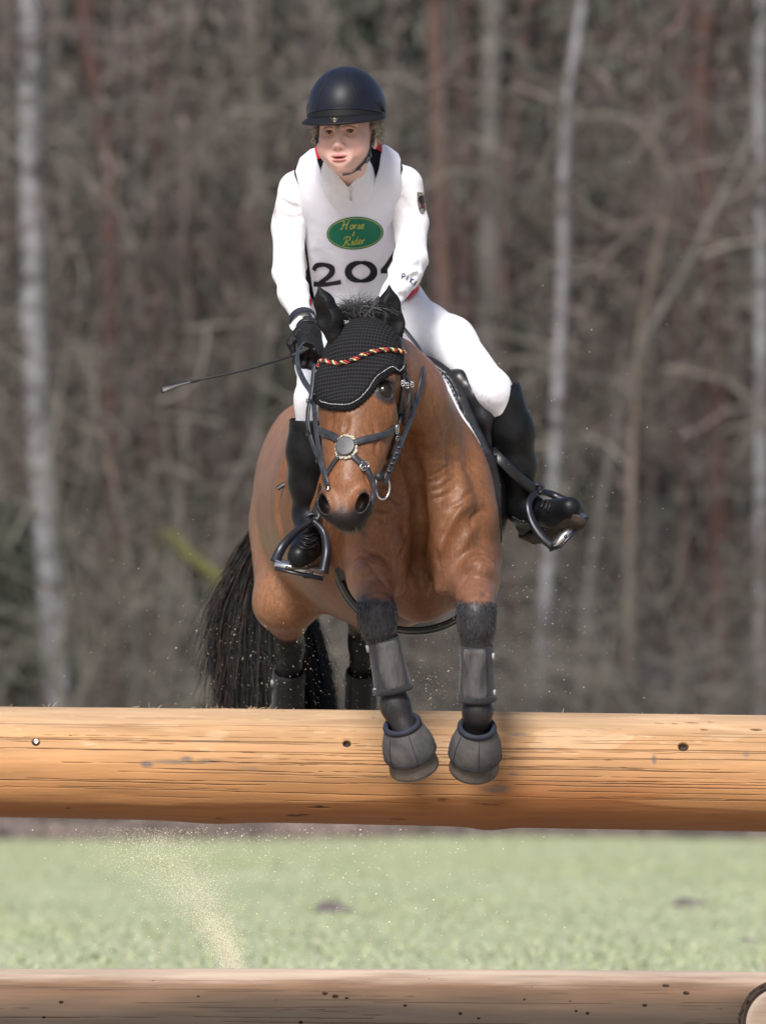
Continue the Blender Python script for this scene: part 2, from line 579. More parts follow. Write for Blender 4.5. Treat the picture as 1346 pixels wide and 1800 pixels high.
tag(obj('bounce_sand', mesh_np('bounce_sand', sv, np.stack([b_, b_ + 80, b_ + 81, b_ + 1], -1)), tsd.m), kind='structure')

# ---- grass blades
def grass():
    n = 140000
    y = 8 + 56 * RNG.random(n) ** 0.8
    x = (RNG.random(n) * 2 - 1); x = np.where(RNG.random(n) < 0.64, x * 0.075, np.sign(x) * (0.075 + 0.1 * np.abs(x))) * (y + 20)
    pat = noise3(np.stack([x, y * 0.4, x * 0], -1), 0.6, 3)
    hgt = (0.012 + 0.022 * RNG.random(n)) * (1 + 0.6 * pat)
    w = 0.004 + 0.006 * RNG.random(n)
    a = RNG.random(n) * 6.283
    lean = (RNG.random((n, 2)) - 0.5) * 0.08
    z = ground_z(x, y)
    bx, by = np.cos(a) * w, np.sin(a) * w
    v = np.stack([np.stack([x - bx, y - by, z - 0.004], -1), np.stack([x + bx, y + by, z - 0.004], -1),
                  np.stack([x + lean[:, 0], y + lean[:, 1], z + hgt], -1)], 1).reshape(-1, 3)
    f = np.arange(3 * n).reshape(-1, 3)
    k = RNG.random(n)[:, None]
    c = np.where(k < 0.75, V(0.35, 0.40, 0.235) * (0.75 + 0.5 * RNG.random((n, 1))), V(0.46, 0.45, 0.33) * (0.75 + 0.4 * RNG.random((n, 1))))
    t = NT('grass_blade', 0.8, 0.2); t.base(t.vcol())
    o = obj('grass', mesh_np('grass', v, f, False, {'Col': np.repeat(c, 3, 0)}), t.m)
    tag(o, 'short pale green grass of the meadow behind the jump', 'grass', kind='stuff')
grass()

# ---- molehills
def molehill(px, py, w, h, label):
    d = FPX * (CH - GZ) / (py - HYP); y = d - 20
    c = P(px, py, y)
    nu, nv = 40, 12
    th = np.linspace(0, 2 * np.pi, nu, endpoint=False); r = np.linspace(1, 0, nv)
    R_, T_ = np.meshgrid(r, th, indexing='ij')
    x = w / 2 * R_ * np.cos(T_); yy = w * 0.45 * R_ * np.sin(T_)
    z = h * np.cos(R_ * np.pi / 2) ** 1.3
    v = np.stack([x, yy, z], -1).reshape(-1, 3)
    nz = noise3(v + c, 9, 5, 3); v[:, 2] = v[:, 2] * (1 + 0.7 * nz) + (R_.ravel() < 0.99) * 0.02 * nz - 0.012
    v[:, 0] *= 1 + 0.15 * nz
    i = np.arange(nv - 1)[:, None] * nu; j = np.arange(nu)[None]; jn = (j + 1) % nu
    f = np.stack([i + j, i + jn, i + nu + jn, i + nu + j], -1).reshape(-1, 4)
    o = obj('molehill', mesh_np('molehill', v, f), simple('dark_soil', (0.14, 0.12, 0.125), 0.95, 0.1, 0.4, 12, 0.8, 40, bdist=0.02))
    o.location = (c[0], y, float(ground_z(np.array([c[0]]), np.array([y]))[0]))
    tag(o, label, 'molehill')
molehill(588, 1600, 0.33, 0.085, 'dark earth molehill in the grass below the middle of the big log')
molehill(1212, 1594, 0.26, 0.085, 'dark earth molehill in the grass below the right part of the big log')
molehill(1318, 1649, 0.16, 0.04, 'small faint earth mound in the grass near the right edge')

# ---- the two rails of the jump
def log_surface(length, r_of_x, cen_of_x, nseg, nang, colour, seed):
    nm = int(nseg * 0.84); ns = (nseg - nm) // 2; x = np.concatenate([np.linspace(-length / 2, -1.2, ns, endpoint=False), np.linspace(-1.2, 1.2, nm), np.linspace(1.2, length / 2, nseg - nm - ns + 1)[1:]])
    nf = int(nang * 0.84); a = np.concatenate([np.linspace(-1.65, 1.75, nf), np.linspace(1.75, 2 * np.pi - 1.65, nang - nf + 2)[1:-1]])
    Xg, A = np.meshgrid(x, a, indexing='ij')
    r = r_of_x(x)[:, None] * np.ones_like(A)
    cy, cz = cen_of_x(x)
    return x, a, Xg, A, r, cy, cz

def build_log(name, length, r_of_x, cen_of_x, nseg, nang, paint, label, parent_mat):
    """angle 0 faces the camera, +90 deg is the top"""
    x, a, Xg, A, r, cy, cz = log_surface(length, r_of_x, cen_of_x, nseg, nang, None, 0)
    col, disp = paint(Xg, A)
    rr = r + disp
    v = np.stack([Xg, cy[:, None] - rr * np.cos(A), cz[:, None] + rr * np.sin(A)], -1).reshape(-1, 3)
    i = np.arange(nseg - 1)[:, None] * nang; j = np.arange(nang)[None]; jn = (j + 1) % nang
    f = np.stack([i + j, i + nang + j, i + nang + jn, i + jn], -1).reshape(-1, 4)
    col = col.reshape(-1, 3)
    # sawn ends
    ends = [np.array([x[0], cy[0], cz[0]]), np.array([x[-1], cy[-1], cz[-1]])]
    nv = len(v)
    v = np.vstack([v] + [e[None] for e in ends]); col = np.vstack([col, [(0.5, 0.36, 0.22)] * 2])
    k = np.arange(nang); kn = (k + 1) % nang
    t0 = np.stack([k, kn, np.full(nang, nv)], -1); t1 = np.stack([(nseg - 1) * nang + kn, (nseg - 1) * nang + k, np.full(nang, nv + 1)], -1)
    me = mesh_np(name, v, [f, np.vstack([t0, t1])], True, {'Col': col})
    o = obj(name, me, parent_mat)
    tag(o, label, 'log')
    return o

def wood_mat(name, rough):
    t = NT(name, rough, 0.3)
    fine = t.ramp(t.noise(60, 5, 0.6, (0.05, 1, 1)), [(0.3, (0.86, 0.84, 0.82)), (0.7, (1.1, 1.09, 1.08))])
    t.base(t.mix(t.vcol(), fine, 1.0, 'MULTIPLY'))
    t.bump(t.noise(140, 4, 0.6, (0.04, 1, 1)), 0.35, 0.002)
    return t.m


def crack_field(Xg, A, rad, specs):
    """specs: x0, x1, angle0 (deg), slope (deg/m), half width (m), wander seed -> 0..1 depth"""
    out = np.zeros_like(Xg)
    for x0, x1, a0, sl, hw, sd in specs:
        xs = Xg[:, 0]
        wob = noise3(np.stack([xs, xs * 0, xs * 0], -1), 2.2, sd, 4) * math.radians(2.6)
        ac = math.radians(a0) + math.radians(sl) * (xs - (x0 + x1) / 2) + wob
        taper = np.clip(np.minimum(xs - x0, x1 - xs) / 0.12, 0, 1) ** 0.6
        wid = hw * taper * (0.55 + 0.9 * np.clip(noise3(np.stack([xs, xs * 0, xs * 0 + 3], -1), 9, sd + 5, 2) * 0.5 + 0.5, 0, 1))
        d = np.abs((A - ac[:, None] + np.pi) % (2 * np.pi) - np.pi) * rad
        out = np.maximum(out, np.clip(1.25 - d / np.maximum(wid, 1e-5)[:, None], 0, 1) * (taper > 0)[:, None])
    return out

def spots(Xg, A, rad, lst):
    """(px, py-angle deg, rx m, ra m) soft ellipse masks -> max"""
    out = np.zeros_like(Xg)
    for x, a, rx, ra in lst:
        da = ((A - math.radians(a) + np.pi) % (2 * np.pi) - np.pi) * rad
        out = np.maximum(out, np.clip(1.6 - np.sqrt(((Xg - x) / rx) ** 2 + (da / ra) ** 2) * 1.0, 0, 1))
    return np.clip(out, 0, 1)

LY = 0.24                                              # big log's depth
LS = (20 + LY) / FPX
def lx(px): return (px - CXP) * LS
def la(px, py, rad=0.163):
    c = 1350.0 + (px - 673) * 0.0155
    return math.degrees(math.asin(np.clip((c - py) * LS / rad, -0.99, 0.99)))

def big_r(x):
    return 0.1640 + 0.0040 * x / 1.1 + 0.0012 * np.sin(2.1 * x + 1.0)
def big_c(x):
    z = CH + (HYP - (1350.0 + 0.0155 * x / LS)) * LS
    return np.full_like(x, LY) + 0.01 * np.sin(1.3 * x), z

def big_paint(Xg, A):
    X3 = np.stack([Xg.ravel(), np.cos(A).ravel() * 0.163, np.sin(A).ravel() * 0.163], -1)
    sh = Xg.shape
    n1 = noise3(X3 * V(1.2, 9, 9), 1, 1, 4).reshape(sh); n2 = noise3(X3 * V(6, 40, 40), 1, 2, 4).reshape(sh); n3 = noise3(X3 * V(14, 55, 55), 1, 8, 3).reshape(sh)
    s = np.sin(A)
    n4 = noise3(X3 * V(4, 15, 15), 1, 28, 3).reshape(sh); n5 = noise3(X3 * V(2.5, 26, 26), 1, 38, 4).reshape(sh)
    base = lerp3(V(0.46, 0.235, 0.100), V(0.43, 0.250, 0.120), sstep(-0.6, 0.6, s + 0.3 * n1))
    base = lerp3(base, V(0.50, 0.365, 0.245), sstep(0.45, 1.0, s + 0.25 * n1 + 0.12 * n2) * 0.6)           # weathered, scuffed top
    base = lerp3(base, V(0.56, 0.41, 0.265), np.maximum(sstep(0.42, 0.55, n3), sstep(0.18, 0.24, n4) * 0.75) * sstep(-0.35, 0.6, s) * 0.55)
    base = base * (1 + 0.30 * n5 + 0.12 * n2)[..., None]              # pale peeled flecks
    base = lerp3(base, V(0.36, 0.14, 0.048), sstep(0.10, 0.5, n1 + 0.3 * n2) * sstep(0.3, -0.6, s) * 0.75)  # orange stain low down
    # darker, still barky strip along the underside
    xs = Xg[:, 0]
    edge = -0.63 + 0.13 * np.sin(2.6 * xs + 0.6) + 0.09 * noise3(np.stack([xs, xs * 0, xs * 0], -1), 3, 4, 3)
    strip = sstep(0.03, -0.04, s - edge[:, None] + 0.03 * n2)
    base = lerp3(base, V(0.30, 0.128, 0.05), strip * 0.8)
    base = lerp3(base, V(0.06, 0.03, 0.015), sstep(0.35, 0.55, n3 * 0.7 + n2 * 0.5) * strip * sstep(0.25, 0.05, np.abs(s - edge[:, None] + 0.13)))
    disp = 0.002 * n1 + 0.0006 * n2 - 0.001 * strip
    disp += 0.009 * np.exp(-((Xg - lx(858)) / 0.055) ** 2) * np.clip(-s, 0, 1) ** 4                           # knot bulge underneath
    disp += 0.007 * np.exp(-((Xg - lx(375)) / 0.11) ** 2) * np.clip(-s, 0, 1) ** 4
    sp = []
    rg = random.Random(5)
    for py in (1254, 1260, 1268, 1276, 1284, 1293, 1301, 1310, 1319, 1328, 1338, 1348, 1359, 1371, 1384, 1397, 1408):
        for q in range(3):
            cx = rg.uniform(-80, 1420); ln = rg.uniform(200, 900)
            sp.append((lx(cx - ln / 2), lx(cx + ln / 2), la(min(max(cx, 0), 1346), py + rg.uniform(-5, 5)), rg.uniform(-1.6, 0.8), rg.choice((0.0004, 0.0005, 0.0007, 0.0010)), rg.randint(0, 400)))
    sp += [(lx(-300), lx(640), la(170, 1300), -1.5, 0.0012, 31), (lx(-200), lx(470), la(140, 1376), 0.5, 0.0012, 32), (lx(620), lx(1500), la(1100, 1320), 0.8, 0.0013, 33),
           (lx(850), lx(1340), la(1080, 1355), 1.5, 0.0011, 34), (lx(300), lx(900), la(600, 1342), -1, 0.0010, 35), (lx(-300), lx(380), la(120, 1273), 0, 0.0011, 36), (lx(900), lx(1600), la(1250, 1385), 0.6, 0.0010, 37)]
    for q in range(26):                                                                                         # short checks everywhere round the log
        x0 = rg.uniform(-2.3, 2.2); sp.append((x0, x0 + rg.uniform(0.15, 0.7), rg.uniform(75, 300), rg.uniform(-3, 3), rg.uniform(0.0007, 0.0016), rg.randint(0, 400)))
    cr = crack_field(Xg, A, 0.163, sp)
    base = lerp3(base, V(0.07, 0.034, 0.018), cr * 0.92)
    disp -= 0.004 * cr
    kn = spots(Xg, A, 0.163, [(lx(610), la(610, 1308), 0.0105, 0.009), (lx(1197), la(1197, 1314), 0.0135, 0.012), (lx(68), la(68, 1304), 0.0105, 0.0105),
                              (lx(658), la(658, 1263), 0.008, 0.003), (lx(1158), la(1158, 1274), 0.012, 0.003), (lx(1215), la(1215, 1273), 0.018, 0.0035), (lx(1247), la(1247, 1272), 0.008, 0.003),
                              (lx(1184), la(1184, 1275), 0.008, 0.003), (lx(1235), la(1235, 1285), 0.01, 0.003), (lx(1326), la(1326, 1285), 0.016, 0.004), (lx(700), la(700, 1440), 0.02, 0.004), (lx(560), la(560, 1420), 0.03, 0.003)])
    base = lerp3(base, V(0.028, 0.016, 0.010), sstep(0.35, 0.75, kn))
    disp -= 0.012 * sstep(0.3, 0.9, kn)
    sm = spots(Xg, A, 0.163, [(lx(262), la(262, 1343), 0.016, 0.008), (lx(305), la(305, 1340), 0.05, 0.006), (lx(330), la(330, 1336), 0.016, 0.009), (lx(372), la(372, 1338), 0.03, 0.006), (lx(440), la(440, 1352), 0.025, 0.005),
                              (lx(910), la(910, 1293), 0.025, 0.005), (lx(872), la(872, 1386), 0.035, 0.010), (lx(1146), la(1146, 1335), 0.006, 0.012), (lx(1307), la(1307, 1327), 0.008, 0.009), (lx(900), la(900, 1361), 0.012, 0.004)])
    base = lerp3(base, V(0.14, 0.125, 0.12), np.clip(sm * (0.65 + 0.7 * n3), 0, 0.8))
    return np.clip(base, 0.01, 1), disp

M_log = wood_mat('peeled_pine', 0.62)
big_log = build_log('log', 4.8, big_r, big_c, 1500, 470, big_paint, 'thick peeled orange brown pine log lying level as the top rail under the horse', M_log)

def low_r(x): return np.full_like(x, 0.158) + 0.003 * np.sin(1.7 * x + 2)
FY = -0.28
FS = (20 + FY) / FPX
def fx(px): return (px - CXP) * FS
def fa(px, py): return math.degrees(math.asin(np.clip(((1805 + (px - 673) * 0.003) - py) * FS / 0.158, -0.99, 0.99)))
def low_c(x):
    z = CH + (HYP - (1805 + 0.003 * x / FS)) * FS
    return np.full_like(x, FY) + 0.008 * np.sin(1.1 * x + 1), z
def low_paint(Xg, A):
    X3 = np.stack([Xg.ravel(), np.cos(A).ravel() * 0.158, np.sin(A).ravel() * 0.158], -1)
    sh = Xg.shape
    n1 = noise3(X3 * V(1.5, 8, 8), 1, 11, 4).reshape(sh); n2 = noise3(X3 * V(5, 36, 36), 1, 12, 4).reshape(sh); n3 = noise3(X3 * V(16, 60, 60), 1, 18, 3).reshape(sh)
    s = np.sin(A)
    n5 = noise3(X3 * V(2.5, 22, 22), 1, 58, 4).reshape(sh)
    base = lerp3(V(0.054, 0.039, 0.028), V(0.205, 0.122, 0.072), sstep(0.15, 0.9, s + 0.22 * n1 + 0.15 * n5))  # wet dirt, plus shade painted in: underside darkened against the frontal sun
    base = lerp3(base, V(0.46, 0.37, 0.30), sstep(0.66, 0.95, s + 0.10 * n1 + 0.10 * n2))  # lit upper band painted pale
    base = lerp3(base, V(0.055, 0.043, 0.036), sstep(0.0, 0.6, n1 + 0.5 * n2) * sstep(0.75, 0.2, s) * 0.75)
    base = base * (1 + 0.25 * n5 + 0.12 * n2)[..., None]
    disp = 0.0025 * n1 + 0.0007 * n2
    # knot figure: contour lines of the grain where it bends round old branches
    ring = np.abs(np.sin(18 * (noise3(X3 * V(2.2, 9, 9), 1, 21, 2).reshape(sh)) + 60 * (A - 1.1)))
    fig = sstep(0.15, 0.02, ring) * sstep(0.55, 0.68, s) * sstep(0.95, 0.85, s) * sstep(0.1, 0.4, noise3(X3 * V(2, 1, 1), 1, 23, 1).reshape(sh) + 0.2)
    base = lerp3(base, V(0.12, 0.07, 0.045), fig * 0.5)
    rg = random.Random(9); sp = []
    for q in range(44):
        cx = rg.uniform(-100, 1450); ln = rg.uniform(60, 420)
        sp.append((fx(cx - ln / 2), fx(cx + ln / 2), rg.uniform(2, 84), rg.uniform(-2, 2), rg.uniform(0.0005, 0.0012), rg.randint(0, 400)))
    sp += [(fx(110), fx(560), fa(330, 1738), 0, 0.0013, 41), (fx(640), fx(1100), fa(800, 1760), -1, 0.0012, 42)]
    cr = crack_field(Xg, A, 0.158, sp)
    base = lerp3(base, V(0.04, 0.025, 0.018), cr * 0.85); disp -= 0.003 * cr
    pts = [(fx(px), fa(px, py), r * FS * 0.7, r * FS * 0.5) for px, py, r in [(112, 1760, 5), (272, 1723, 3), (82, 1786, 3), (351, 1750, 3), (712, 1766, 4), (755, 1720, 3), (572, 1745, 6), (590, 1750, 7), (610, 1753, 4), (934, 1733, 2), (1168, 1730, 8), (1203, 1743, 7), (920, 1755, 3), (1010, 1775, 3), (1030, 1779, 4), (1000, 1758, 2), (808, 1780, 4), (1130, 1765, 5), (840, 1788, 3), (530, 1795, 4)]]
    kn = spots(Xg, A, 0.158, pts)
    base = lerp3(base, V(0.02, 0.013, 0.01), sstep(0.3, 0.8, kn)); disp -= 0.008 * sstep(0.3, 0.9, kn)
    return np.clip(base, 0.01, 1), disp
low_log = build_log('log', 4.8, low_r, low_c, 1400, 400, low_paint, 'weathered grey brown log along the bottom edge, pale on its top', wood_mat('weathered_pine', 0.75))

# bearer whose sawn end shows at the bottom right corner
bc = P(1375, 1801, -0.52)
m = MB()
nr = 24
prof = [(0.0, 0.0)] + [(0.0, 0.1000 * k / 8) for k in range(1, 9)] + [(0.004, 0.1015), (0.012, 0.1035), (0.006, 0.1065), (0.004, 0.113), (0.012, 0.116)] + [(0.16, 0.117), (0.33, 0.118)]
m.lathe(bc, (0, 1, 0), prof, 64, (0.5, 0.4, 0.32), ref=(0, 0, 1))
vv = np.vstack(m.v); rr_ = np.hypot(vv[:, 0] - bc[0], vv[:, 2] - bc[2])
wob = noise3(vv, 18, 2)
vv[:, 1] += 0.003 * wob
cc = lerp3(np.tile(V(0.36, 0.29, 0.24), (len(vv), 1)), V(0.28, 0.21, 0.16), 0.5 + 0.5 * np.sin(rr_ * 420 + wob * 3) * (rr_ < 0.1008))
cc[rr_ > 0.1008] = (0.045, 0.03, 0.024)
m.v = [vv]; m.c = [cc]
# loose dark bark left round its rim
rim = np.linspace(0, 2 * np.pi, 90)
for k in range(60):
    a = RNG.uniform(0, 6.283); da = RNG.uniform(0.03, 0.12)
    th = np.linspace(a, a + da, 5)
    rad = 0.114 + RNG.uniform(-0.003, 0.006)
    y0 = bc[1] + RNG.uniform(-0.006, 0.05)
    m.tube(np.stack([bc[0] + rad * np.cos(th), np.full(5, y0), bc[2] + rad * np.sin(th)], -1), RNG.uniform(0.003, 0.007), 6, (0.03, 0.022, 0.018))
o = m.build('log', wood_mat('sawn_end_wood', 0.8), None)
tag(o, 'short log end with dark bark rim at the bottom right corner', 'log')

# posts that carry the top rail, bolted to its far ends
for sx in (-2.15, 2.15):
    m = MB()
    zt = float(big_c(np.array([sx]))[1][0]) - 0.13
    m.lathe((sx, LY, GZ - 0.05), (0, 0, 1), [(0, 0.0), (0, 0.105), (0.3, 0.103), (zt - GZ, 0.1), (zt - GZ + 0.05, 0.098), (zt - GZ + 0.05, 0.0)], 32, (0.32, 0.21, 0.13), ref=(1, 0, 0))
    m.build('post', M_log, big_log)
# countersunk bolt on the left
hp = None
m = MB()
bp = np.array([lx(68), LY - 0.1605 * math.cos(math.radians(la(68, 1304))) - 0.001, CH + (HYP - 1304) * LS])
m.lathe(bp + V(0, 0.004, 0), (0, -1, 0.1), [(0, 0.0075), (0.003, 0.0075), (0.004, 0.006), (0.004, 0.004), (0.0025, 0.0035), (0.0025, 0.0)], 20, (0.7, 0.7, 0.72), ref=(1, 0, 0))
m.build('bolt', simple('bolt_steel', (0.75, 0.75, 0.76), 0.35, metal=0.8), big_log)
# splinters and fibres frayed along the top edge by passing hooves
pth = []
for k in range(70):
    px = RNG.choice([RNG.uniform(0, 1346), RNG.normal(430, 30)])
    a = math.radians(RNG.uniform(70, 100)); x0 = lx(px)
    z = float(big_c(np.array([x0]))[1][0]) + 0.1625 * math.sin(a); y = LY - 0.1625 * math.cos(a)
    L = RNG.uniform(0.006, 0.022)
    dx = RNG.uniform(-1, 1); up = RNG.uniform(0.02, 0.7)
    p0 = V(x0, y, z - 0.002); d = nrm(V(dx, RNG.uniform(-0.3, 0.3), up)) * L
    pth.append([p0, p0 + d * 0.5 + V(0, 0, 0.002), p0 + d])
pv, pf, pc = strands(np.array(pth), np.array([0.0011, 0.0009, 0.0004]), RNG.choice([0.8, 1.0, 1.1], (70, 1)) * V(0.5, 0.38, 0.25))
tag(obj('splinters', mesh_np('splinters', pv, pf, True, {'Col': pc}), wood_mat('frayed_fibre', 0.8), big_log), kind='stuff')

# ---- the wood behind
def bark_mat(name, stops, scale=6, st=(1, 1, 0.25), bump=0.5):
    t = NT(name, 0.9, 0.2)
    stops = [(p_, (c_[0] * 0.78, c_[1] * 0.755, c_[2] * 0.765)) for p_, c_ in stops]
    t.base(t.ramp(t.noise(scale, 5, 0.6, st), stops))
    t.bump(t.noise(scale * 5, 4, 0.6, st), bump, 0.02)
    return t.m
M_birch = bark_mat('birch_bark', [(0.36, (0.08, 0.075, 0.075)), (0.45, (0.21, 0.205, 0.21)), (0.56, (0.29, 0.29, 0.31)), (0.75, (0.40, 0.40, 0.43))], 2.6, (1.4, 1.4, 1.7))
def pine_mat():
    t = NT('pine_bark', 0.9, 0.2)
    red = t.ramp(t.noise(5, 5, 0.6, (1, 1, 0.4)), [(0.3, (0.08, 0.052, 0.046)), (0.7, (0.14, 0.088, 0.077))])
    grey = t.ramp(t.noise(7, 5, 0.6, (1, 1, 0.2)), [(0.3, (0.06, 0.05, 0.05)), (0.7, (0.155, 0.135, 0.135))])
    s_ = t.n('ShaderNodeSeparateXYZ'); t.link(t.n('ShaderNodeTexCoord').outputs['Object'], s_.inputs[0])
    mr = t.n('ShaderNodeMapRange'); mr.inputs['From Min'].default_value = 5.0; mr.inputs['From Max'].default_value = 9.0
    t.link(t.math('ADD', s_.outputs['Z'], t.math('MULTIPLY', t.noise(0.9, 3), 3.0)), mr.inputs['Value'])
    t.base(t.mix(grey, red, mr.outputs[0])); t.bump(t.noise(25, 4, 0.6, (1, 1, 0.3)), 0.6, 0.02)
    return t.m
M_pine = pine_mat()
M_redpine = bark_mat('red_pine_bark', [(0.3, (0.09, 0.056, 0.050)), (0.7, (0.15, 0.088, 0.078))], 4, (1, 1, 0.4))
M_grey = bark_mat('grey_bark', [(0.3, (0.16, 0.15, 0.142)), (0.7, (0.28, 0.265, 0.25))], 5)
M_olive = bark_mat('lichen_bark', [(0.3, (0.17, 0.165, 0.135)), (0.6, (0.26, 0.25, 0.21)), (0.75, (0.34, 0.33, 0.285))], 4)
M_brown = bark_mat('brown_bark', [(0.3, (0.10, 0.085, 0.08)), (0.7, (0.175, 0.15, 0.14))], 4)
M_tan = bark_mat('barkless_wood', [(0.3, (0.16, 0.13, 0.105)), (0.7, (0.27, 0.225, 0.19))], 4)
M_moss = bark_mat('mossy_bark', [(0.3, (0.09, 0.09, 0.04)), (0.7, (0.17, 0.17, 0.07))], 4)

def grow(m, p0, d, length, r0, lev, rg, droop=0.0, kids=5, wig=0.35, col=None):
    n = 7 if lev > 1 else 5
    pts = [np.array(p0, float)]; dd = nrm(np.array(d, float))
    for i in range(n - 1):
        dd = nrm(dd + rg.normal(0, wig, 3) * V(1, 0.6, 1) + V(0, 0, -droop))
        pts.append(pts[-1] + dd * length / (n - 1))
    pts = np.array(pts)
    m.tube(pts, np.linspace(r0, r0 * 0.25, n), 5 if lev > 1 else 3, col, caps=False)
    if lev <= 0: return
    for k in range(kids):
        i = rg.integers(1, n - 1) if lev > 0 else 1
        side = nrm(rg.normal(0, 1, 3) * V(1, 0.7, 0.8))
        grow(m, pts[i], nrm(dd * 0.5 + side), length * rg.uniform(0.35, 0.65), r0 * rg.uniform(0.4, 0.62), lev - 1, rg, droop, max(2, kids - 1), wig, col)

def tree(name, trunk_px, D, widths_px, mat, label, cat='tree', branches=14, bl=(1.0, 2.6), bmat=None, bright=None, droop=0.02, group=None, top=16.0, rg=None, kids=4, bh=(0.8, 11.0), lev=2, br=0.028):
    """trunk_px: photo points of the trunk's middle; D metres away; carried on above the frame"""
    rg = rg or np.random.default_rng(hash(label) % 1000 if False else len(label) * 37 + int(D * 10))
    y = D - 20
    pts = np.array([P(a, b, y) for a, b in trunk_px])
    gz0 = float(ground_z(pts[-1:, 0], np.array([y]))[0])
    low = pts[-1] + (pts[-1] - pts[-2]) / max(abs(pts[-1][2] - pts[-2][2]), 1e-3) * max(pts[-1][2] - gz0 + 0.1, 0)
    low[2] = gz0 - 0.1; low[1] = y
    hi = pts[0].copy()
    if top: 
        hi = pts[0] + (pts[0] - pts[1]) / max(abs(pts[0][2] - pts[1][2]), 1e-3) * max(top - pts[0][2], 0.1)
    full = np.vstack([[hi], pts, [low]]) if top else np.vstack([pts, [low]])
    full = catmull(full[::-1], 28)
    z = full[:, 2]
    wv = np.interp(z, [P(0, trunk_px[-1][1], y)[2], P(0, trunk_px[0][1], y)[2]], [widths_px[1], widths_px[0]]) * D / FPX / 2
    wv = wv * np.where(z > P(0, trunk_px[0][1], y)[2], np.clip(1 - (z - P(0, trunk_px[0][1], y)[2]) / 9, 0.15, 1), 1)
    jit = np.stack([noise3(full * V(0, 0, 1), 0.9, int(D) + 3), noise3(full * V(0, 0, 1), 0.9, int(D) + 9), z * 0], -1) * 0.05
    full = full + jit
    base = full[0] + V(0, 0, 0.1)
    root = empty(name, base, label, cat, group)
    m = MB(); m.tube(full, wv, 14)
    m.build('trunk', mat, root)
    m = MB()
    for k in range(branches):
        zz = rg.uniform(*bh)
        i = int(np.argmin(np.abs(z - gz0 - zz)))
        a = rg.uniform(0, 6.283)
        d = V(math.cos(a), 0.7 * math.sin(a), rg.uniform(-0.1, 0.7))
        grow(m, full[i], d, rg.uniform(*bl), br * rg.uniform(0.5, 1.3), lev, rg, droop, kids)
    if branches: m.build('crown', bmat or mat, root)
    return root

tree('birch_tree', [(56, -40), (54, 200), (56, 420), (62, 640), (72, 860), (88, 1010), (100, 1160), (110, 1290)], 88, (38, 46), M_birch, 'stout white birch with black bands at the left edge of the wood', branches=10, bmat=M_brown, bl=(0.8, 2.0))
tree('birch_tree', [(1016, 20), (998, 140), (988, 300), (985, 480), (976, 690), (965, 900), (955, 1100), (947, 1280)], 87, (15, 25), M_birch, 'slender pale birch leaning right, standing alone right of the rider', branches=12, bmat=M_grey, bl=(0.6, 1.8), br=0.016)
tree('birch_tree', [(1338, -20), (1336, 260), (1334, 640), (1336, 1000), (1340, 1290)], 91, (22, 26), M_birch, 'grey white birch trunk cut by the right edge of the photo', branches=8, bmat=M_grey, bl=(0.6, 1.6), br=0.018)
tree('pine_tree', [(148, -60), (150, 60), (168, 160), (190, 330), (196, 700), (200, 1290)], 97, (34, 34), M_redpine, 'pine with an orange red upper trunk just right of the left birch', branches=6, bmat=M_brown)
tree('pine_tree', [(768, -60), (770, 200), (778, 520), (782, 900), (786, 1290)], 93, (30, 36), M_pine, 'reddish grey pine trunk just right of the rider\'s helmet', branches=7, bmat=M_brown)
tree('pine_tree', [(815, -60), (818, 300), (822, 700), (826, 1290)], 104, (34, 40), M_redpine, 'red brown pine trunk between two greyer trunks right of the rider', branches=6, bmat=M_brown)
tree('grey_tree', [(864, -60), (862, 250), (858, 560), (856, 900), (852, 1290)], 95, (36, 44), M_grey, 'straight thick grey trunk left of the slender birch', branches=10, bmat=M_grey)
tree('pine_tree', [(1244, -60), (1236, 120), (1228, 260), (1246, 330), (1258, 600), (1262, 1290)], 96, (42, 40), M_redpine, 'dark red pine trunk in the upper right of the wood', branches=6, bmat=M_brown)
tree('grey_tree', [(1290, 300), (1215, 450), (1130, 600), (1080, 760), (1040, 1000), (1010, 1290)], 93, (11, 18), M_grey, 'leaning grey tree crossing diagonally at the right', branches=10, bl=(0.6, 1.8), br=0.02, top=9.5)
tree('dead_tree', [(1105, 205), (1140, 240), (1170, 290), (1174, 340), (1163, 400), (1150, 450), (1120, 640), (1108, 900), (1104, 1290)], 92, (9, 20), M_tan, 'bowed barkless tan stem hooking over at the right', branches=4, bl=(0.4, 1.2), top=0, br=0.012, bmat=M_grey)
tree('grey_tree', [(330, -40), (322, 250), (332, 600), (318, 900), (300, 1290)], 94, (18, 26), M_brown, 'dim bare tree standing above the tip of the whip', branches=18, bl=(1.0, 2.4))
tree('grey_tree', [(470, -40), (452, 260), (430, 560), (400, 860), (380, 1290)], 99, (20, 30), M_brown, 'dim bare tree left of the rider, leaning over towards the horse\'s rump', branches=16, bl=(1.0, 2.4))
tree('brown_tree', [(560, -60), (548, 200), (545, 500), (540, 1290)], 106, (28, 36), M_brown, 'dark brown trunk behind the rider\'s left shoulder side of the photo', branches=8, bmat=M_olive)
tree('brown_tree', [(690, -60), (694, 260), (700, 700), (704, 1290)], 108, (26, 34), M_brown, 'dim brown trunk directly behind the rider\'s helmet', branches=8, bmat=M_olive)

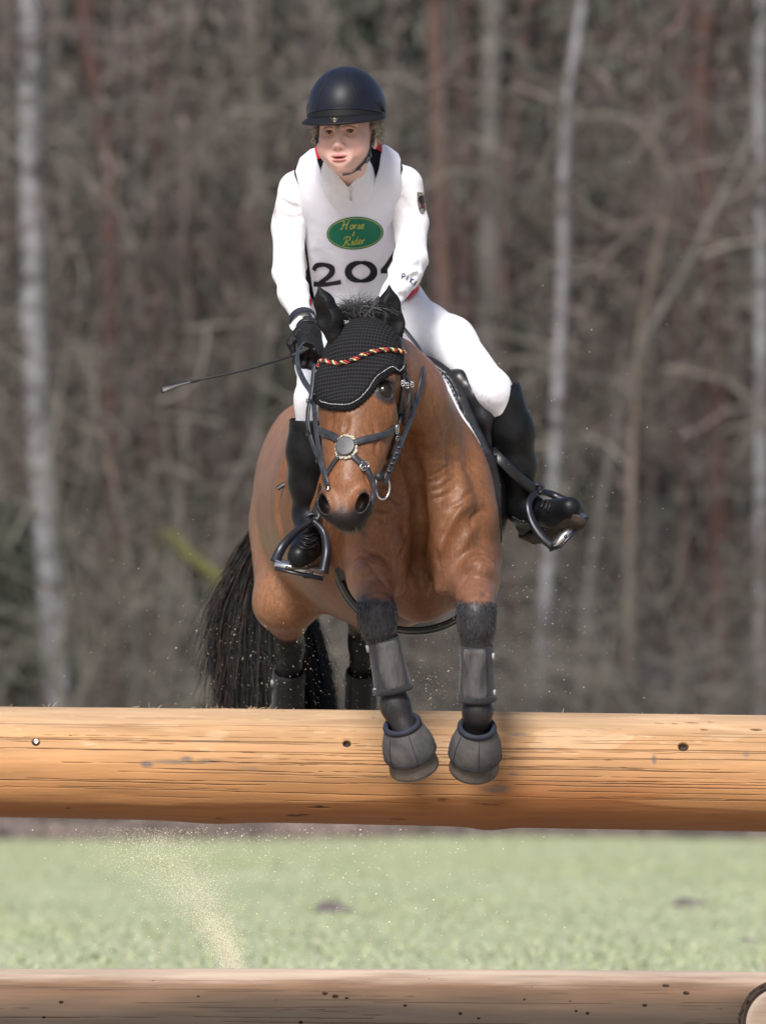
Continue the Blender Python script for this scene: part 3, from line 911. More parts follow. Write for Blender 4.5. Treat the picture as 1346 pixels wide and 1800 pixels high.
# bare many-stemmed bushes along the edge, each one a plant of its own
def bush(px, D, hgt, n, mat, label, seed, group, spread=0.9, r=0.02):
    rg = np.random.default_rng(seed)
    y = D - 20; c = P(px, 1400, y); c[2] = float(ground_z(c[None, 0], np.array([y]))[0])
    n = int(n * 1.5); root = empty('bare_shrub', c, label, 'shrub', group)
    m = MB()
    for k in range(n):
        a = rg.uniform(0, 6.283); sp = rg.uniform(0.1, spread)
        d = V(math.cos(a) * sp, math.sin(a) * sp * 0.7, 1)
        grow(m, c + V(rg.normal(0, 0.12), rg.normal(0, 0.12), -0.05), d, hgt * rg.uniform(0.55, 1.0), r * rg.uniform(0.6, 1.4), 2, rg, 0.05, 4, 0.26)
    m.build('stems', mat, root)
    return root
bl_ = [
    (150, 86.0, 6.2, 8, M_olive, 'tall olive grey arching bush below the left birch'), (260, 86.5, 7.0, 9, M_olive, 'big tangled olive bush under the tip of the whip'),
    (345, 87.5, 5.4, 8, M_grey, 'grey bush with looping stems left of the horse\'s tail'), (430, 88.5, 6.5, 8, M_olive, 'olive bush rising behind the horse\'s rump'),
    (30, 85.2, 4.2, 7, M_brown, 'brown bush at the left end of the log'), (905, 87.5, 4.8, 8, M_grey, 'grey bush right of the horse\'s forelegs'),
    (1010, 88.0, 5.0, 8, M_grey, 'grey bush at the foot of the slender birch'), (1090, 86.2, 4.6, 8, M_olive, 'olive bush below the bowed tan stem'),
    (1175, 87.0, 5.2, 8, M_grey, 'pale grey bush right of the bowed tan stem'), (1265, 86.4, 5.6, 9, M_brown, 'brown bush below the dark red pine'),
    (1330, 85.6, 4.4, 7, M_grey, 'grey bush at the right end of the log')]
for k, (px, D, h, n, mt, lb) in enumerate(bl_):
    bush(px, D, h, n, mt, lb, 100 + k, 'bare shrubs along the edge of the wood', r=0.026)

# mossy leaning branch stump at the left, half-way up the horse's hind quarter
tree('fallen_limb', [(295, 935), (330, 975), (385, 1020), (400, 1060)], 85.5, (22, 30), M_moss, 'mossy yellow green broken limb left of the horse\'s tail', 'limb', branches=3, bl=(0.3, 0.8), top=0, br=0.01)

# spruces: the green patches
def spruce(px, D, base_py, hgt, width, label, seed):
    rg = np.random.default_rng(seed)
    y = D - 20; c = P(px, 1400, y); c[2] = float(ground_z(c[None, 0], np.array([y]))[0])
    root = empty('spruce_tree', c, label, 'tree')
    m = MB(); m.tube([c + V(0, 0, -0.1), c + V(0.05, 0, hgt * 0.5), c + V(0, 0, hgt)], [0.14, 0.09, 0.02], 10); m.build('trunk', M_brown, root)
    n = int(900 * hgt)
    u = rg.random(n); z = hgt * (0.02 + 0.97 * u); R = width / 2 * (1 - u) ** 0.8 * (0.75 + 0.25 * np.sin(z * 9)) + 0.05
    a = rg.random(n) * 6.283; q = R * np.sqrt(rg.random(n)) * 1.1
    p = np.stack([q * np.cos(a), q * np.sin(a), z - 0.35 * q], -1) + c
    d = nrm(np.stack([np.cos(a), np.sin(a), np.full(n, -0.45)], -1) + rg.normal(0, 0.35, (n, 3)))
    s = rg.uniform(0.06, 0.16, n)[:, None]; sd = nrm(np.cross(d, rg.normal(0, 1, (n, 3))))
    v = np.stack([p - sd * s * 0.35, p + sd * s * 0.35, p + d * s * 2], 1).reshape(-1, 3)
    col = np.repeat(V(0.045, 0.06, 0.045) * rg.uniform(0.6, 1.5, (n, 1)), 3, 0)
    t = NT('spruce_needles', 0.85, 0.2); t.base(t.vcol())
    obj('crown', mesh_np('crown', v, np.arange(3 * n).reshape(-1, 3), False, {'Col': col}), t.m, root)
spruce(20, 92, 0, 4.2, 2.8, 'small dark green spruce at the lower left edge of the wood', 1)
spruce(660, 112, 0, 22, 6.5, 'tall dull green spruce far back behind the rider\'s helmet', 2)
spruce(560, 118, 0, 24, 6.5, 'dim spruce far back left of the rider\'s head', 3)
spruce(930, 116, 0, 21, 5.5, 'dim spruce far back right of the grey trunk', 4)
spruce(240, 114, 0, 23, 6.0, 'dim spruce far back above the whip', 5)

# the depth of the wood: a mass nobody could count
def across(rg, D, w, n=None):
    """sideways position: most of it in view, the rest carrying the wood on to both sides"""
    inner = rg.uniform(-1, 1, n) * w; sgn = np.where(rg.random(n) < 0.5, -1.0, 1.0); outer = sgn * (w + rg.random(n) * 0.13)
    return np.where(rg.random(n) < 0.60, inner, outer) * D
def far_wood():
    rg = np.random.default_rng(77)
    m = MB()
    tones = [V(0.135, 0.115, 0.11), V(0.16, 0.15, 0.143), V(0.105, 0.086, 0.082), V(0.135, 0.097, 0.09), V(0.18, 0.17, 0.162), V(0.135, 0.134, 0.11)]
    for k in range(500):
        D = rg.uniform(98, 175); y = D - 20; x = float(across(rg, D, 0.085)); g = float(ground_z(np.array([x]), np.array([y]))[0])
        h = rg.uniform(14, 22); r = rg.uniform(0.05, 0.16)
        p = [V(x, y, g - 0.1), V(x + rg.normal(0, 0.25), y, g + h * 0.5), V(x + rg.normal(0, 0.6), y, g + h)]
        m.tube(catmull(p, 6), np.linspace(r, r * 0.4, 6), 6, tones[rg.integers(0, 6)] * rg.uniform(0.7, 1.2), caps=False)
    for k in range(1400):
        D = rg.uniform(90, 135); y = D - 20; x = float(across(rg, D, 0.075)); g = float(ground_z(np.array([x]), np.array([y]))[0])
        z = g + 13 * rg.random() ** 1.2
        a = rg.uniform(0, 6.283)
        grow(m, V(x, y, z), V(math.cos(a), math.sin(a) * 0.5, rg.uniform(-0.2, 0.9)), rg.uniform(1.0, 3.2), rg.uniform(0.012, 0.045), 2, rg, 0.03, 4, 0.3, tones[rg.integers(0, 6)] * rg.uniform(0.8, 1.5))
    for k in range(640):                                     # arching limbs nearer the edge
        D = rg.uniform(86, 100); y = D - 20; x = float(across(rg, D, 0.066)); g = float(ground_z(np.array([x]), np.array([y]))[0])
        z = g + rg.uniform(0.3, 9.5); a = rg.uniform(0, 6.283)
        grow(m, V(x, y, z), V(math.cos(a), math.sin(a) * 0.4, rg.uniform(0.2, 1.1)), rg.uniform(1.0, 2.8), rg.uniform(0.014, 0.032), 2, rg, 0.13, 4, 0.42, V(0.215, 0.198, 0.175) * rg.uniform(0.55, 1.25))
    # twig haze and withered leaf clumps
    n = 240000
    D = rg.uniform(93, 180, n); x = across(rg, D, 0.09, n); y = D - 20
    z = ground_z(x, y) + 17 * rg.random(n) ** 1.1 + np.where(D > 120, rg.random(n) * 8, 0)
    p = np.stack([x, y, z], -1)
    keep = noise3(p, 0.55, 31, 3) + 0.35 * (D > 125) > -0.12
    p = p[keep]; n = len(p)
    s = rg.uniform(0.04, 0.16, n)[:, None] * (1 + (p[:, 1:2] > 100) * 1.6)
    d = nrm(rg.normal(0, 1, (n, 3)) * V(0.7, 0.4, 1)); sd = nrm(np.cross(d, V(0, 1, 0.2)))
    v = np.stack([p - sd * s * 0.35, p + sd * s * 0.35, p + sd * s * 0.2 + d * s * 2, p - sd * s * 0.2 + d * s * 2], 1).reshape(-1, 3)
    hue = noise3(p, 0.22, 40, 2)[:, None]
    c = np.where(hue > 0.25, V(0.135, 0.106, 0.100), np.where(hue > -0.15, V(0.135, 0.118, 0.110), V(0.104, 0.103, 0.092))) * rg.uniform(0.55, 1.45, (n, 1))
    m.add(v, np.arange(4 * n).reshape(-1, 4), np.repeat(c, 4, 0))
    m.c = [c_ * V(0.88, 0.855, 0.865) for c_ in m.c]
    t = NT('winter_wood', 0.95, 0.1); t.base(t.vcol())
    tag(m.build('far_wood', t.m), 'dense bare winter woodland behind the meadow', 'woodland', kind='stuff')
far_wood()

# bracken, dead grass and leaf heaps at the wood's foot
def undergrowth():
    rg = np.random.default_rng(91)
    n = 95000
    D = 83.5 + rg.random(n) ** 1.5 * 12; x = across(rg, D, 0.08, n); y = D - 20
    hump = np.clip(noise3(np.stack([x, y * 0, y * 0], -1), 0.5, 50, 3) + 0.35, 0.1, 1)
    z = ground_z(x, y) + rg.random(n) ** 1.6 * 0.95 * hump
    p = np.stack([x, y, z], -1)
    s = rg.uniform(0.025, 0.09, n)[:, None]; d = nrm(rg.normal(0, 1, (n, 3)) * V(0.8, 0.5, 1) + V(0, 0, 0.5)); sd = nrm(np.cross(d, V(0, 1, 0.2)))
    v = np.stack([p - sd * s * 0.3, p + sd * s * 0.3, p + d * s * 2.2], 1).reshape(-1, 3)
    hue = noise3(p, 0.9, 60, 2)[:, None]
    c = np.where(hue > 0.2, V(0.30, 0.235, 0.22), np.where(hue > -0.2, V(0.235, 0.195, 0.18), V(0.17, 0.145, 0.145))) * rg.uniform(0.6, 1.5, (n, 1))
    t = NT('dead_bracken', 0.95, 0.1); t.base(t.vcol())
    tag(obj('undergrowth', mesh_np('undergrowth', v, np.arange(3 * n).reshape(-1, 3), False, {'Col': np.repeat(c, 3, 0)}), t.m), 'brown dead bracken and litter along the foot of the wood', 'undergrowth', kind='stuff')
undergrowth()

# ================================================================== THE HORSE
# head frame: ex to the horse's left (photo right), eL from poll to lips, eh out of the forehead
HO = P(629, 554, -0.40)
HT = P(594, 931, -0.66)
eL = nrm(HT - HO); HLEN = float(np.linalg.norm(HT - HO))
_f = V(-0.27, -1.0, 0.05); _f = _f - eL * (_f @ eL); eh = nrm(_f)
ex = nrm(np.cross(eh, eL));
if ex[0] < 0: ex = -ex
# small roll: the photo's left ear sits a little lower
HR = rotm(ex, eL, eh)
HS = HLEN / 0.65
def H(x, L, h): return HO + HR @ (V(x, L, h) * HS)
def toH(X): return ((X - HO) @ HR) / HS

horse = SDF()
def hcone(a, b, r1, r2, k=0.03, mode='add', ax=None, sc=1.0):
    horse.cone(H(*a), H(*b), r1 * HS, r2 * HS, k, mode, HR @ V(*ax) if ax is not None else None, sc)
def hell(c, r, k=0.03, mode='add', R=None):
    horse.ell(H(*c), V(*r) * HS, HR if R is None else HR @ R, k, mode)
def rotL(a):   # turn about the head's x axis
    c, s = math.cos(a), math.sin(a); return np.array([[1, 0, 0], [0, c, -s], [0, s, c]])
def rotH(a):   # turn about h
    c, s = math.cos(a), math.sin(a); return np.array([[c, -s, 0], [s, c, 0], [0, 0, 1.0]])
def roty(a):
    c, s = math.cos(a), math.sin(a); return np.array([[c, 0, s], [0, 1, 0], [-s, 0, c]])

YAW = math.radians(11)
RB = rz(YAW)                                            # body axis runs back and to the photo's left
# --- trunk
horse.ell(V(-0.035, 0.95, 1.615), V(0.315, 0.80, 0.35), RB, 0.1)
horse.ell(V(0.0, 0.62, 1.60), V(0.285, 0.42, 0.36), RB, 0.1)
horse.cone(V(0.085, 0.38, 1.90), V(-0.02, 0.95, 1.87), 0.085, 0.11, 0.12)               # withers and back
horse.cone(V(-0.06, 1.15, 1.86), V(-0.15, 1.55, 1.83), 0.12, 0.12, 0.12)                # croup
horse.ell(V(-0.243, 1.42, 1.63), V(0.143, 0.33, 0.31), RB, 0.05)                          # photo-left quarter
horse.ell(V(-0.05, 1.46, 1.63), V(0.150, 0.34, 0.31), RB, 0.10)
horse.cone(V(-0.265, 1.42, 1.56), V(-0.292, 1.17, 1.335), 0.130, 0.094, 0.06)           # thigh to stifle
horse.cone(V(-0.03, 1.46, 1.56), V(-0.035, 1.22, 1.36), 0.13, 0.095, 0.06)
horse.cone(V(-0.292, 1.17, 1.330), V(-0.288, 1.70, 1.235), 0.088, 0.040, 0.04)          # gaskin running back
horse.cone(V(-0.035, 1.22, 1.36), V(-0.062, 1.72, 1.25), 0.09, 0.042, 0.04)
horse.cone(V(-0.289, 1.74, 1.27), V(-0.289, 1.70, 1.20), 0.034, 0.044, 0.02)            # hock
horse.cone(V(-0.288, 1.70, 1.21), V(-0.297, 1.86, 0.93), 0.042, 0.034, 0.02)
horse.cone(V(-0.297, 1.86, 0.93), V(-0.300, 1.98, 0.80), 0.042, 0.036, 0.02)
horse.cone(V(-0.062, 1.76, 1.28), V(-0.063, 1.72, 1.21), 0.034, 0.042, 0.02)
horse.cone(V(-0.063, 1.72, 1.22), V(-0.072, 1.88, 0.93), 0.040, 0.034, 0.02)
horse.cone(V(-0.072, 1.88, 0.93), V(-0.075, 2.0, 0.80), 0.042, 0.036, 0.02)
# --- breast and shoulders
CXB = 0.100                                            # middle of the breast
for sx in (-1, 1):
    horse.ell(V(CXB + sx * 0.103 + 0.005, 0.24, 1.545), V(0.100, 0.23, 0.25), rz(YAW + sx * 0.12), 0.06)
    horse.ell(V(CXB + sx * 0.128 + 0.005, 0.06, 1.50), V(0.088, 0.11, 0.135), rz(sx * 0.2), 0.05)           # point of shoulder
    pass
horse.ell(P(678, 935, 0.005), V(0.080, 0.105, 0.165), rz(-0.15), 0.022)                             # the two breast muscles meet in a furrow
horse.ell(P(793, 935, 0.005), V(0.084, 0.105, 0.165), rz(0.15), 0.010)
horse.cone(P(690, 965, -0.06), P(699, 1032, -0.045), 0.040, 0.022, 0.02)
horse.cone(P(782, 965, -0.06), P(777, 1032, -0.045), 0.040, 0.022, 0.02)
horse.cone(V(CXB, 0.075, 1.56), V(CXB + 0.005, 0.20, 1.36), 0.110, 0.100, 0.045)
horse.ell(V(CXB + 0.01, 0.20, 1.345), V(0.085, 0.16, 0.085), None, 0.05)                            # between the forelegs
# --- neck
nA, nB, nC = V(0.082, 0.22, 1.78), V(0.052, -0.06, 1.88), V(-0.012, -0.27, 1.965)
horse.ell(nA, V(0.118, 0.24, 0.205), rz(0.1), 0.08)
horse.cone(V(0.08, 0.25, 1.86), V(0.030, -0.12, 1.955), 0.085, 0.075, 0.07, ax=V(1, 0, 0), sc=0.92)
horse.cone(V(0.030, -0.12, 1.955), V(-0.030, -0.30, 2.000), 0.076, 0.075, 0.06)
horse.cone(V(0.100, 0.06, 1.64), V(0.062, -0.08, 1.84), 0.115, 0.098, 0.09)
horse.cone(V(0.105, 0.16, 1.74), V(0.070, -0.02, 1.90), 0.125, 0.085, 0.09)
horse.cone(V(0.062, -0.08, 1.84), V(0.010, -0.24, 1.90), 0.098, 0.085, 0.08)
# --- forelegs
fl = [P(657, 985, 0.10), P(655, 1022, -0.05), P(663, 1078, -0.24)]
horse.chain(fl, [0.090, 0.060, 0.049], 0.035)
horse.ell(P(646, 1005, 0.0), V(0.050, 0.09, 0.070), None, 0.04)
kn = P(664, 1088, -0.25)
horse.ell(kn, V(0.053, 0.055, 0.068), None, 0.02)
horse.cone(P(666, 1110, -0.25), P(672, 1135, -0.235), 0.046, 0.039, 0.02)
horse.cone(P(672, 1135, -0.235), P(691, 1222, -0.215), 0.036, 0.033, 0.02)
horse.ell(P(694, 1240, -0.21), V(0.043, 0.045, 0.044), None, 0.02)
horse.cone(P(696, 1245, -0.215), P(716, 1292, -0.225), 0.036, 0.036, 0.02)
fr = [P(826, 985, 0.10), P(833, 1022, -0.05), P(838, 1078, -0.24)]
horse.chain(fr, [0.092, 0.062, 0.050], 0.035)
horse.ell(P(840, 1003, 0.0), V(0.052, 0.09, 0.070), None, 0.04)
horse.ell(P(837, 1088, -0.25), V(0.052, 0.055, 0.068), None, 0.02)
horse.cone(P(837, 1110, -0.25), P(837, 1140, -0.235), 0.045, 0.038, 0.02)
horse.cone(P(837, 1140, -0.235), P(838, 1230, -0.20), 0.036, 0.033, 0.02)
horse.ell(P(839, 1250, -0.195), V(0.043, 0.045, 0.042), None, 0.02)
horse.cone(P(839, 1255, -0.20), P(835, 1305, -0.14), 0.036, 0.036, 0.02)
horse.ell(P(654, 1008, -0.085), V(0.050, 0.085, 0.050), None, 0.014)
horse.ell(P(841, 1004, -0.085), V(0.051, 0.085, 0.051), None, 0.014)
# --- head (one surface with the rest)
hell((0, 0.085, -0.105), (0.100, 0.115, 0.10), 0.03)
hcone((0, 0.10, -0.078), (0, 0.27, -0.070), 0.079, 0.070, 0.03, ax=(1, 0, 0), sc=1.22)
for s in (-1, 1):
    hell((s * 0.075, 0.185, -0.062), (0.042, 0.066, 0.047), 0.03)                   # brow
    hell((s * 0.056, 0.22, -0.175), (0.052, 0.130, 0.105), 0.04)                   # cheek
    hcone((s * 0.045, 0.27, -0.080), (s * 0.030, 0.50, -0.070), 0.052, 0.043, 0.03)
    hcone((s * 0.088, 0.25, -0.110), (s * 0.068, 0.40, -0.092), 0.016, 0.010, 0.03) # facial crest
hcone((0, 0.26, -0.058), (0, 0.49, -0.052), 0.060, 0.047, 0.03)
hcone((0, 0.25, -0.205), (0, 0.52, -0.135), 0.055, 0.036, 0.04)
hell((0, 0.553, -0.080), (0.057, 0.056, 0.058), 0.03)
hell((0, 0.588, -0.070), (0.043, 0.026, 0.042), 0.02)
hell((0, 0.578, -0.116), (0.040, 0.030, 0.032), 0.012)
hell((0, 0.606, -0.094), (0.06, 0.004, 0.03), 0.008, 'sub')
for s in (-1, 1):
    hell((s * 0.050, 0.552, -0.046), (0.031, 0.044, 0.038), 0.02, R=rotH(s * 0.25))                       # nostril wings
    hell((s * 0.056, 0.561, -0.020), (0.0150, 0.029, 0.032), 0.008, 'sub', R=rotH(s * 0.35) @ roty(s * 0.5))
    hell((s * 0.085, 0.216, -0.036), (0.025, 0.029, 0.025), 0.008, 'sub')
    ec_, ed_ = np.array([s * 0.0790, 0.216, -0.0440]), nrm(V(s * 0.62, -0.05, 0.78))
    ea_ = nrm(V(s * 0.35, 0.85, -0.25) - ed_ * (V(s * 0.35, 0.85, -0.25) @ ed_)); eb_ = np.cross(ed_, ea_) * s
    rg_ = [ec_ + ed_ * (0.0105 - 0.004 * abs(math.cos(w))) + 0.0290 * (math.cos(w) * ea_) + 0.0215 * math.sin(w) * eb_ for w in np.linspace(0, 2 * math.pi, 13)]
    for w in range(12): hcone(rg_[w], rg_[w + 1], 0.0062, 0.0062, 0.008)
    hcone((s * 0.098, 0.250, -0.073), (s * 0.072, 0.36, -0.073), 0.006, 0.004, 0.02)
# --- relief: furrow down the breast, jugular groove, muscle lines
def groove(pts, r, depth, k=0.03):
    c = horse.hit(catmull(np.array(pts, float), 12), r - depth)
    rr_ = r * np.clip(np.minimum(np.linspace(0, 4, 12), np.linspace(4, 0, 12)), 0.3, 1)
    lift = (r - rr_)[:, None] * -0.4 * horse.grad(c)
    ops0 = list(horse.ops)
    for a in range(11): horse.cone(c[a] + lift[a], c[a + 1] + lift[a + 1], rr_[a], rr_[a + 1], k, 'sub')

for pts, r, dp in [([(712, 650), (716, 720), (726, 800), (733, 860)], 0.030, 0.014),
                   ([(704, 720), (716, 790), (732, 850), (736, 900)], 0.012, 0.008),
                   ([(735, 860), (738, 930), (740, 1000), (742, 1060)], 0.010, 0.010),
                   ([(790, 730), (806, 800), (800, 860), (770, 930)], 0.018, 0.004),
                   ([(862, 890), (815, 925), (786, 985)], 0.016, 0.0025),
                   ([(516, 735), (484, 810), (470, 880), (478, 940), (500, 985)], 0.030, 0.004)]:
    groove(pts, r, dp)
for pts, sz in [([(668, 836), (690, 842), (712, 862)], 1.2), ([(664, 850), (690, 858), (714, 882)], 1.3), ([(658, 866), (688, 873), (708, 890)], 1.2), ([(652, 888), (672, 896), (690, 894)], 1.0),
                ([(748, 850), (765, 846), (790, 830)], 0.6), ([(752, 864), (775, 857), (800, 838)], 0.6), ([(755, 838), (772, 831), (790, 817)], 0.5), ([(757, 878), (778, 872), (800, 858)], 0.5),
                ([(790, 892), (812, 880), (822, 868), (836, 861)], 1.0), ([(828, 928), (831, 910), (846, 897)], 0.9), ([(660, 907), (680, 917), (700, 912)], 0.8), ([(700, 925), (712, 930), (708, 942)], 1.0),
                ([(826, 975), (846, 968), (868, 980)], 1.3), ([(822, 984), (846, 975), (869, 990)], 1.2), ([(606, 995), (630, 974), (656, 984)], 1.3), ([(643, 984), (668, 1012), (692, 1040)], 1.4),
                ([(800, 1036), (818, 1012), (836, 992)], 1.5), ([(700, 985), (712, 965), (716, 945)], 0.9), ([(722, 975), (728, 1010)], 0.8), ([(766, 965), (772, 1000)], 0.8),
                ([(700, 765), (707, 800), (706, 825)], 0.9), ([(762, 700), (772, 752), (790, 800)], 0.9), ([(612, 1040), (628, 1056), (640, 1050)], 0.7), ([(858, 1040), (846, 1050)], 0.7),
                ([(612, 735), (604, 760)], 0.7), ([(655, 735), (662, 770), (660, 800)], 0.8), ([(584, 725), (580, 750)], 0.7), ([(640, 820), (648, 850)], 0.7)]:
    groove(pts, 0.0062 * sz, 0.0036 * sz, 0.007)

def horse_detail(X, d):
    m = np.abs(d) < 0.03
    if not m.any(): return d
    Y = X[m]
    n1 = noise3(Y * V(1, 1, 0.8), 9, 17, 2)
    n2 = 1 - np.abs(noise3(Y * V(1.2, 1, 0.55) + 0.03 * n1[:, None], 24, 5, 2)) * 2
    n3 = 1 - np.abs(noise3(Y * V(0.6, 1, 1.3) + 0.02 * n1[:, None], 38, 9, 2)) * 2
    fr = sstep(0.35, -0.05, Y[:, 1]) * (Y[:, 2] > 1.25)                     # thin skinned, working forehand
    sk = np.exp(-((Y[:, 0] - 0.045) / 0.07) ** 2 - ((Y[:, 2] - 1.62) / 0.16) ** 2) * (Y[:, 1] > -0.22)
    out = d.copy()
    out[m] = d[m] + 0.0022 * n1 - 0.0008 * fr * n2 - 0.0008 * sk * n3
    return out

hv, hq = sculpt(horse, 0.0045, 3, post=horse_detail)
hsurf = Surf(hv, hq)

def horse_paint(v):
    x, y, z = v.T
    px, py = topx(v)
    n = noise3(v, 26, 3, 3); nl = noise3(v, 4, 4, 3)
    c = np.tile(V(0.158, 0.067, 0.030), (len(v), 1))
    c = lerp3(c, V(0.218, 0.100, 0.049), sstep(-0.3, 0.6, nl))
    c = lerp3(c, V(0.275, 0.140, 0.078), np.clip(sstep(0.55, 0.95, y) * 0.85, 0, 1))                      # clipped, paler flanks and quarters
    fr_ = sstep(0.2, -0.05, y)
    c = lerp3(c, V(0.225, 0.115, 0.075), sstep(1.47, 1.36, z) * fr_ * 0.8)                                # mealier forearms
    black = V(0.020, 0.018, 0.020)
    front = ((y < -0.10) & (z < 1.40)) | ((y < 0.1) & (z < 1.2))
    kz = 1.302 + 0.007 * noise3(v * V(1, 1, 0.25), 70, 6, 2) + 0.006 * n + 0.022 * noise3(v, 14, 44, 2)
    c = lerp3(c, V(0.034, 0.033, 0.040), front * sstep(kz + 0.018, kz - 0.014, z))
    c = lerp3(c, black, front * sstep(1.19, 1.15, z) * 0.6)
    hind = (y > 1.0) & (z < 1.30)
    c = lerp3(c, black, hind * sstep(1.36, 1.52, y + 0.05 * n))
    q = toH(v)
    hd = (q[:, 2] > -0.28) & (q[:, 1] > 0) & (y < -0.2)
    muz = sstep(0.552, 0.602, q[:, 1] + 0.10 * np.clip(np.abs(q[:, 0]) - 0.025, 0, 1) * 8 * (q[:, 2] > -0.09) + 0.015 * n)
    c = lerp3(c, V(0.215, 0.095, 0.047), hd * sstep(0.35, 0.5, q[:, 1]) * 0.7)
    c = lerp3(c, V(0.016, 0.015, 0.018), hd * muz)
    c = lerp3(c, V(0.20, 0.16, 0.14), hd * sstep(-0.095, -0.12, q[:, 2]) * sstep(0.555, 0.58, q[:, 1]) * 0.7)   # pale mealy chin
    for s in (-1, 1):
        de = np.sqrt((((q - V(s * 0.084, 0.216, -0.040)) / V(1.0, 1.0, 1.1)) ** 2).sum(1))
        c = lerp3(c, V(0.030, 0.026, 0.028), hd * sstep(0.046, 0.031, de + 0.004 * n))
        dn = np.sqrt((((q - V(s * 0.058, 0.561, -0.028)) / V(1, 2.0, 1.6)) ** 2).sum(1))
        c = lerp3(c, V(0.006, 0.005, 0.006), hd * sstep(0.027, 0.013, dn))
    streak = noise3(v * V(1, 0.7, 0.30), 60, 21, 2); ven = 1 - np.abs(noise3(v, 13, 33, 3)) * 2
    sweat = sstep(0.1, 0.5, noise3(v * V(1, 1, 0.7), 6.5, 27, 3)) * sstep(0.5, 0.0, y)
    c = c * (1 + 0.13 * n + 0.05 * streak + 0.12 * np.clip(ven - 0.7, 0, 1) * 3 - 0.22 * sweat)[:, None]
    return np.clip(c, 0.004, 1)

t = NT('bay_coat', 0.42, 0.28)
hairn = t.noise(420, 3, 0.6, (1, 1, 0.22))
clump = t.ramp(t.noise(150, 3, 0.6, (1, 1, 0.2)), [(0.32, (0.84, 0.82, 0.80)), (0.68, (1.13, 1.12, 1.11))])
t.base(t.mix(t.mix(t.vcol(), clump, 1.0, 'MULTIPLY'), t.ramp(hairn, [(0.3, (0.72, 0.69, 0.66)), (0.7, (1.22, 1.21, 1.20))]), 1.0, 'MULTIPLY'))
rr = t.n('ShaderNodeMapRange'); rr.inputs['To Min'].default_value = 0.32; rr.inputs['To Max'].default_value = 0.50
t.link(t.noise(14, 4), rr.inputs['Value']); t.link(rr.outputs[0], t.b.inputs['Roughness'])
t.b.inputs['Sheen Weight'].default_value = 0.0
t.b.inputs['Sheen Roughness'].default_value = 0.4
t.bump(t.noise(32, 5, 0.65, (1, 1, 0.7)), 0.22, 0.006)
t.bump(t.noise(75, 4, 0.6, (1, 1, 0.5)), 0.30, 0.003)
t.bump(t.noise(150, 3, 0.6, (1, 1, 0.2)), 0.4, 0.0016)
t.bump(hairn, 0.35, 0.0014)
M_coat = t.m

horse_root = empty('horse', V(0.0, 0.6, 1.25), 'bay horse with black ear bonnet leaping over the big log', 'horse')
o = obj('body', mesh_np('body', hv, hq, True, {'Col': horse_paint(hv)}), M_coat, horse_root)

# --- longer dark hair over the knees
kv = np.where((hv[:, 1] < -0.10) & (hv[:, 2] > 1.185) & (hv[:, 2] < 1.300))[0]
kv = RNG.choice(kv, 2600); kp = hv[kv] + RNG.normal(0, 0.002, (2600, 3)); kn_ = hsurf.n[kv]
fd = nrm(V(0, 0, -1) - kn_ * (kn_ @ V(0, 0, -1))[:, None] + RNG.normal(0, 0.14, (2600, 3))); kl = RNG.uniform(0.007, 0.013, 2600)[:, None]
pth = np.stack([kp - kn_ * 0.001, kp + fd * kl * 0.5 + kn_ * 0.0014, kp + fd * kl + kn_ * 0.0008], 1)
gc = RNG.random((2600, 1)); kc = np.where(gc < 0.4, V(0.075, 0.075, 0.088), V(0.022, 0.022, 0.027)) * RNG.uniform(0.6, 1.5, (2600, 1))
pv, pf, pc = strands(pth, np.array([0.0007, 0.0006, 0.0002]), kc)
M_hair = NT('black_hair', 0.5, 0.35); M_hair.base(M_hair.vcol()); M_hair = M_hair.m
tag(obj('knee_hair', mesh_np('knee_hair', pv, pf, True, {'Col': pc}), M_hair, horse_root), kind='stuff')
# --- eyes
te = NT('eye_gloss', 0.06, 0.5); te.base((0.012, 0.007, 0.005))
for s in (-1, 1):
    m = MB(); m.ball(H(s * 0.0790, 0.216, -0.0440), 0.0272 * HS, (0.02, 0.01, 0.008), 20, 14)
    m.build('eye', te.m, horse_root)
# lashes and long whiskers
pth = []
for k in range(46):
    s = RNG.choice([-1, 1]); L = RNG.uniform(0.56, 0.64)
    p0 = hsurf.snap(H(s * RNG.uniform(0.02, 0.06), L, -RNG.uniform(0.05, 0.14))[None])[0]
    g = hsurf.grad(p0[None])[0]
    d = nrm(g + eL * RNG.uniform(0.1, 0.7) + RNG.normal(0, 0.15, 3)); ln = RNG.uniform(0.015, 0.05)
    pth.append([p0, p0 + d * ln * 0.5, p0 + d * ln + eL * ln * 0.2])
pv, pf, pc = strands(np.array(pth), np.array([0.0005, 0.0004, 0.0002]), np.tile((0.05, 0.045, 0.04), (46, 1)))
tag(obj('whiskers', mesh_np('whiskers', pv, pf, True, {'Col': pc}), M_hair, horse_root), kind='stuff')

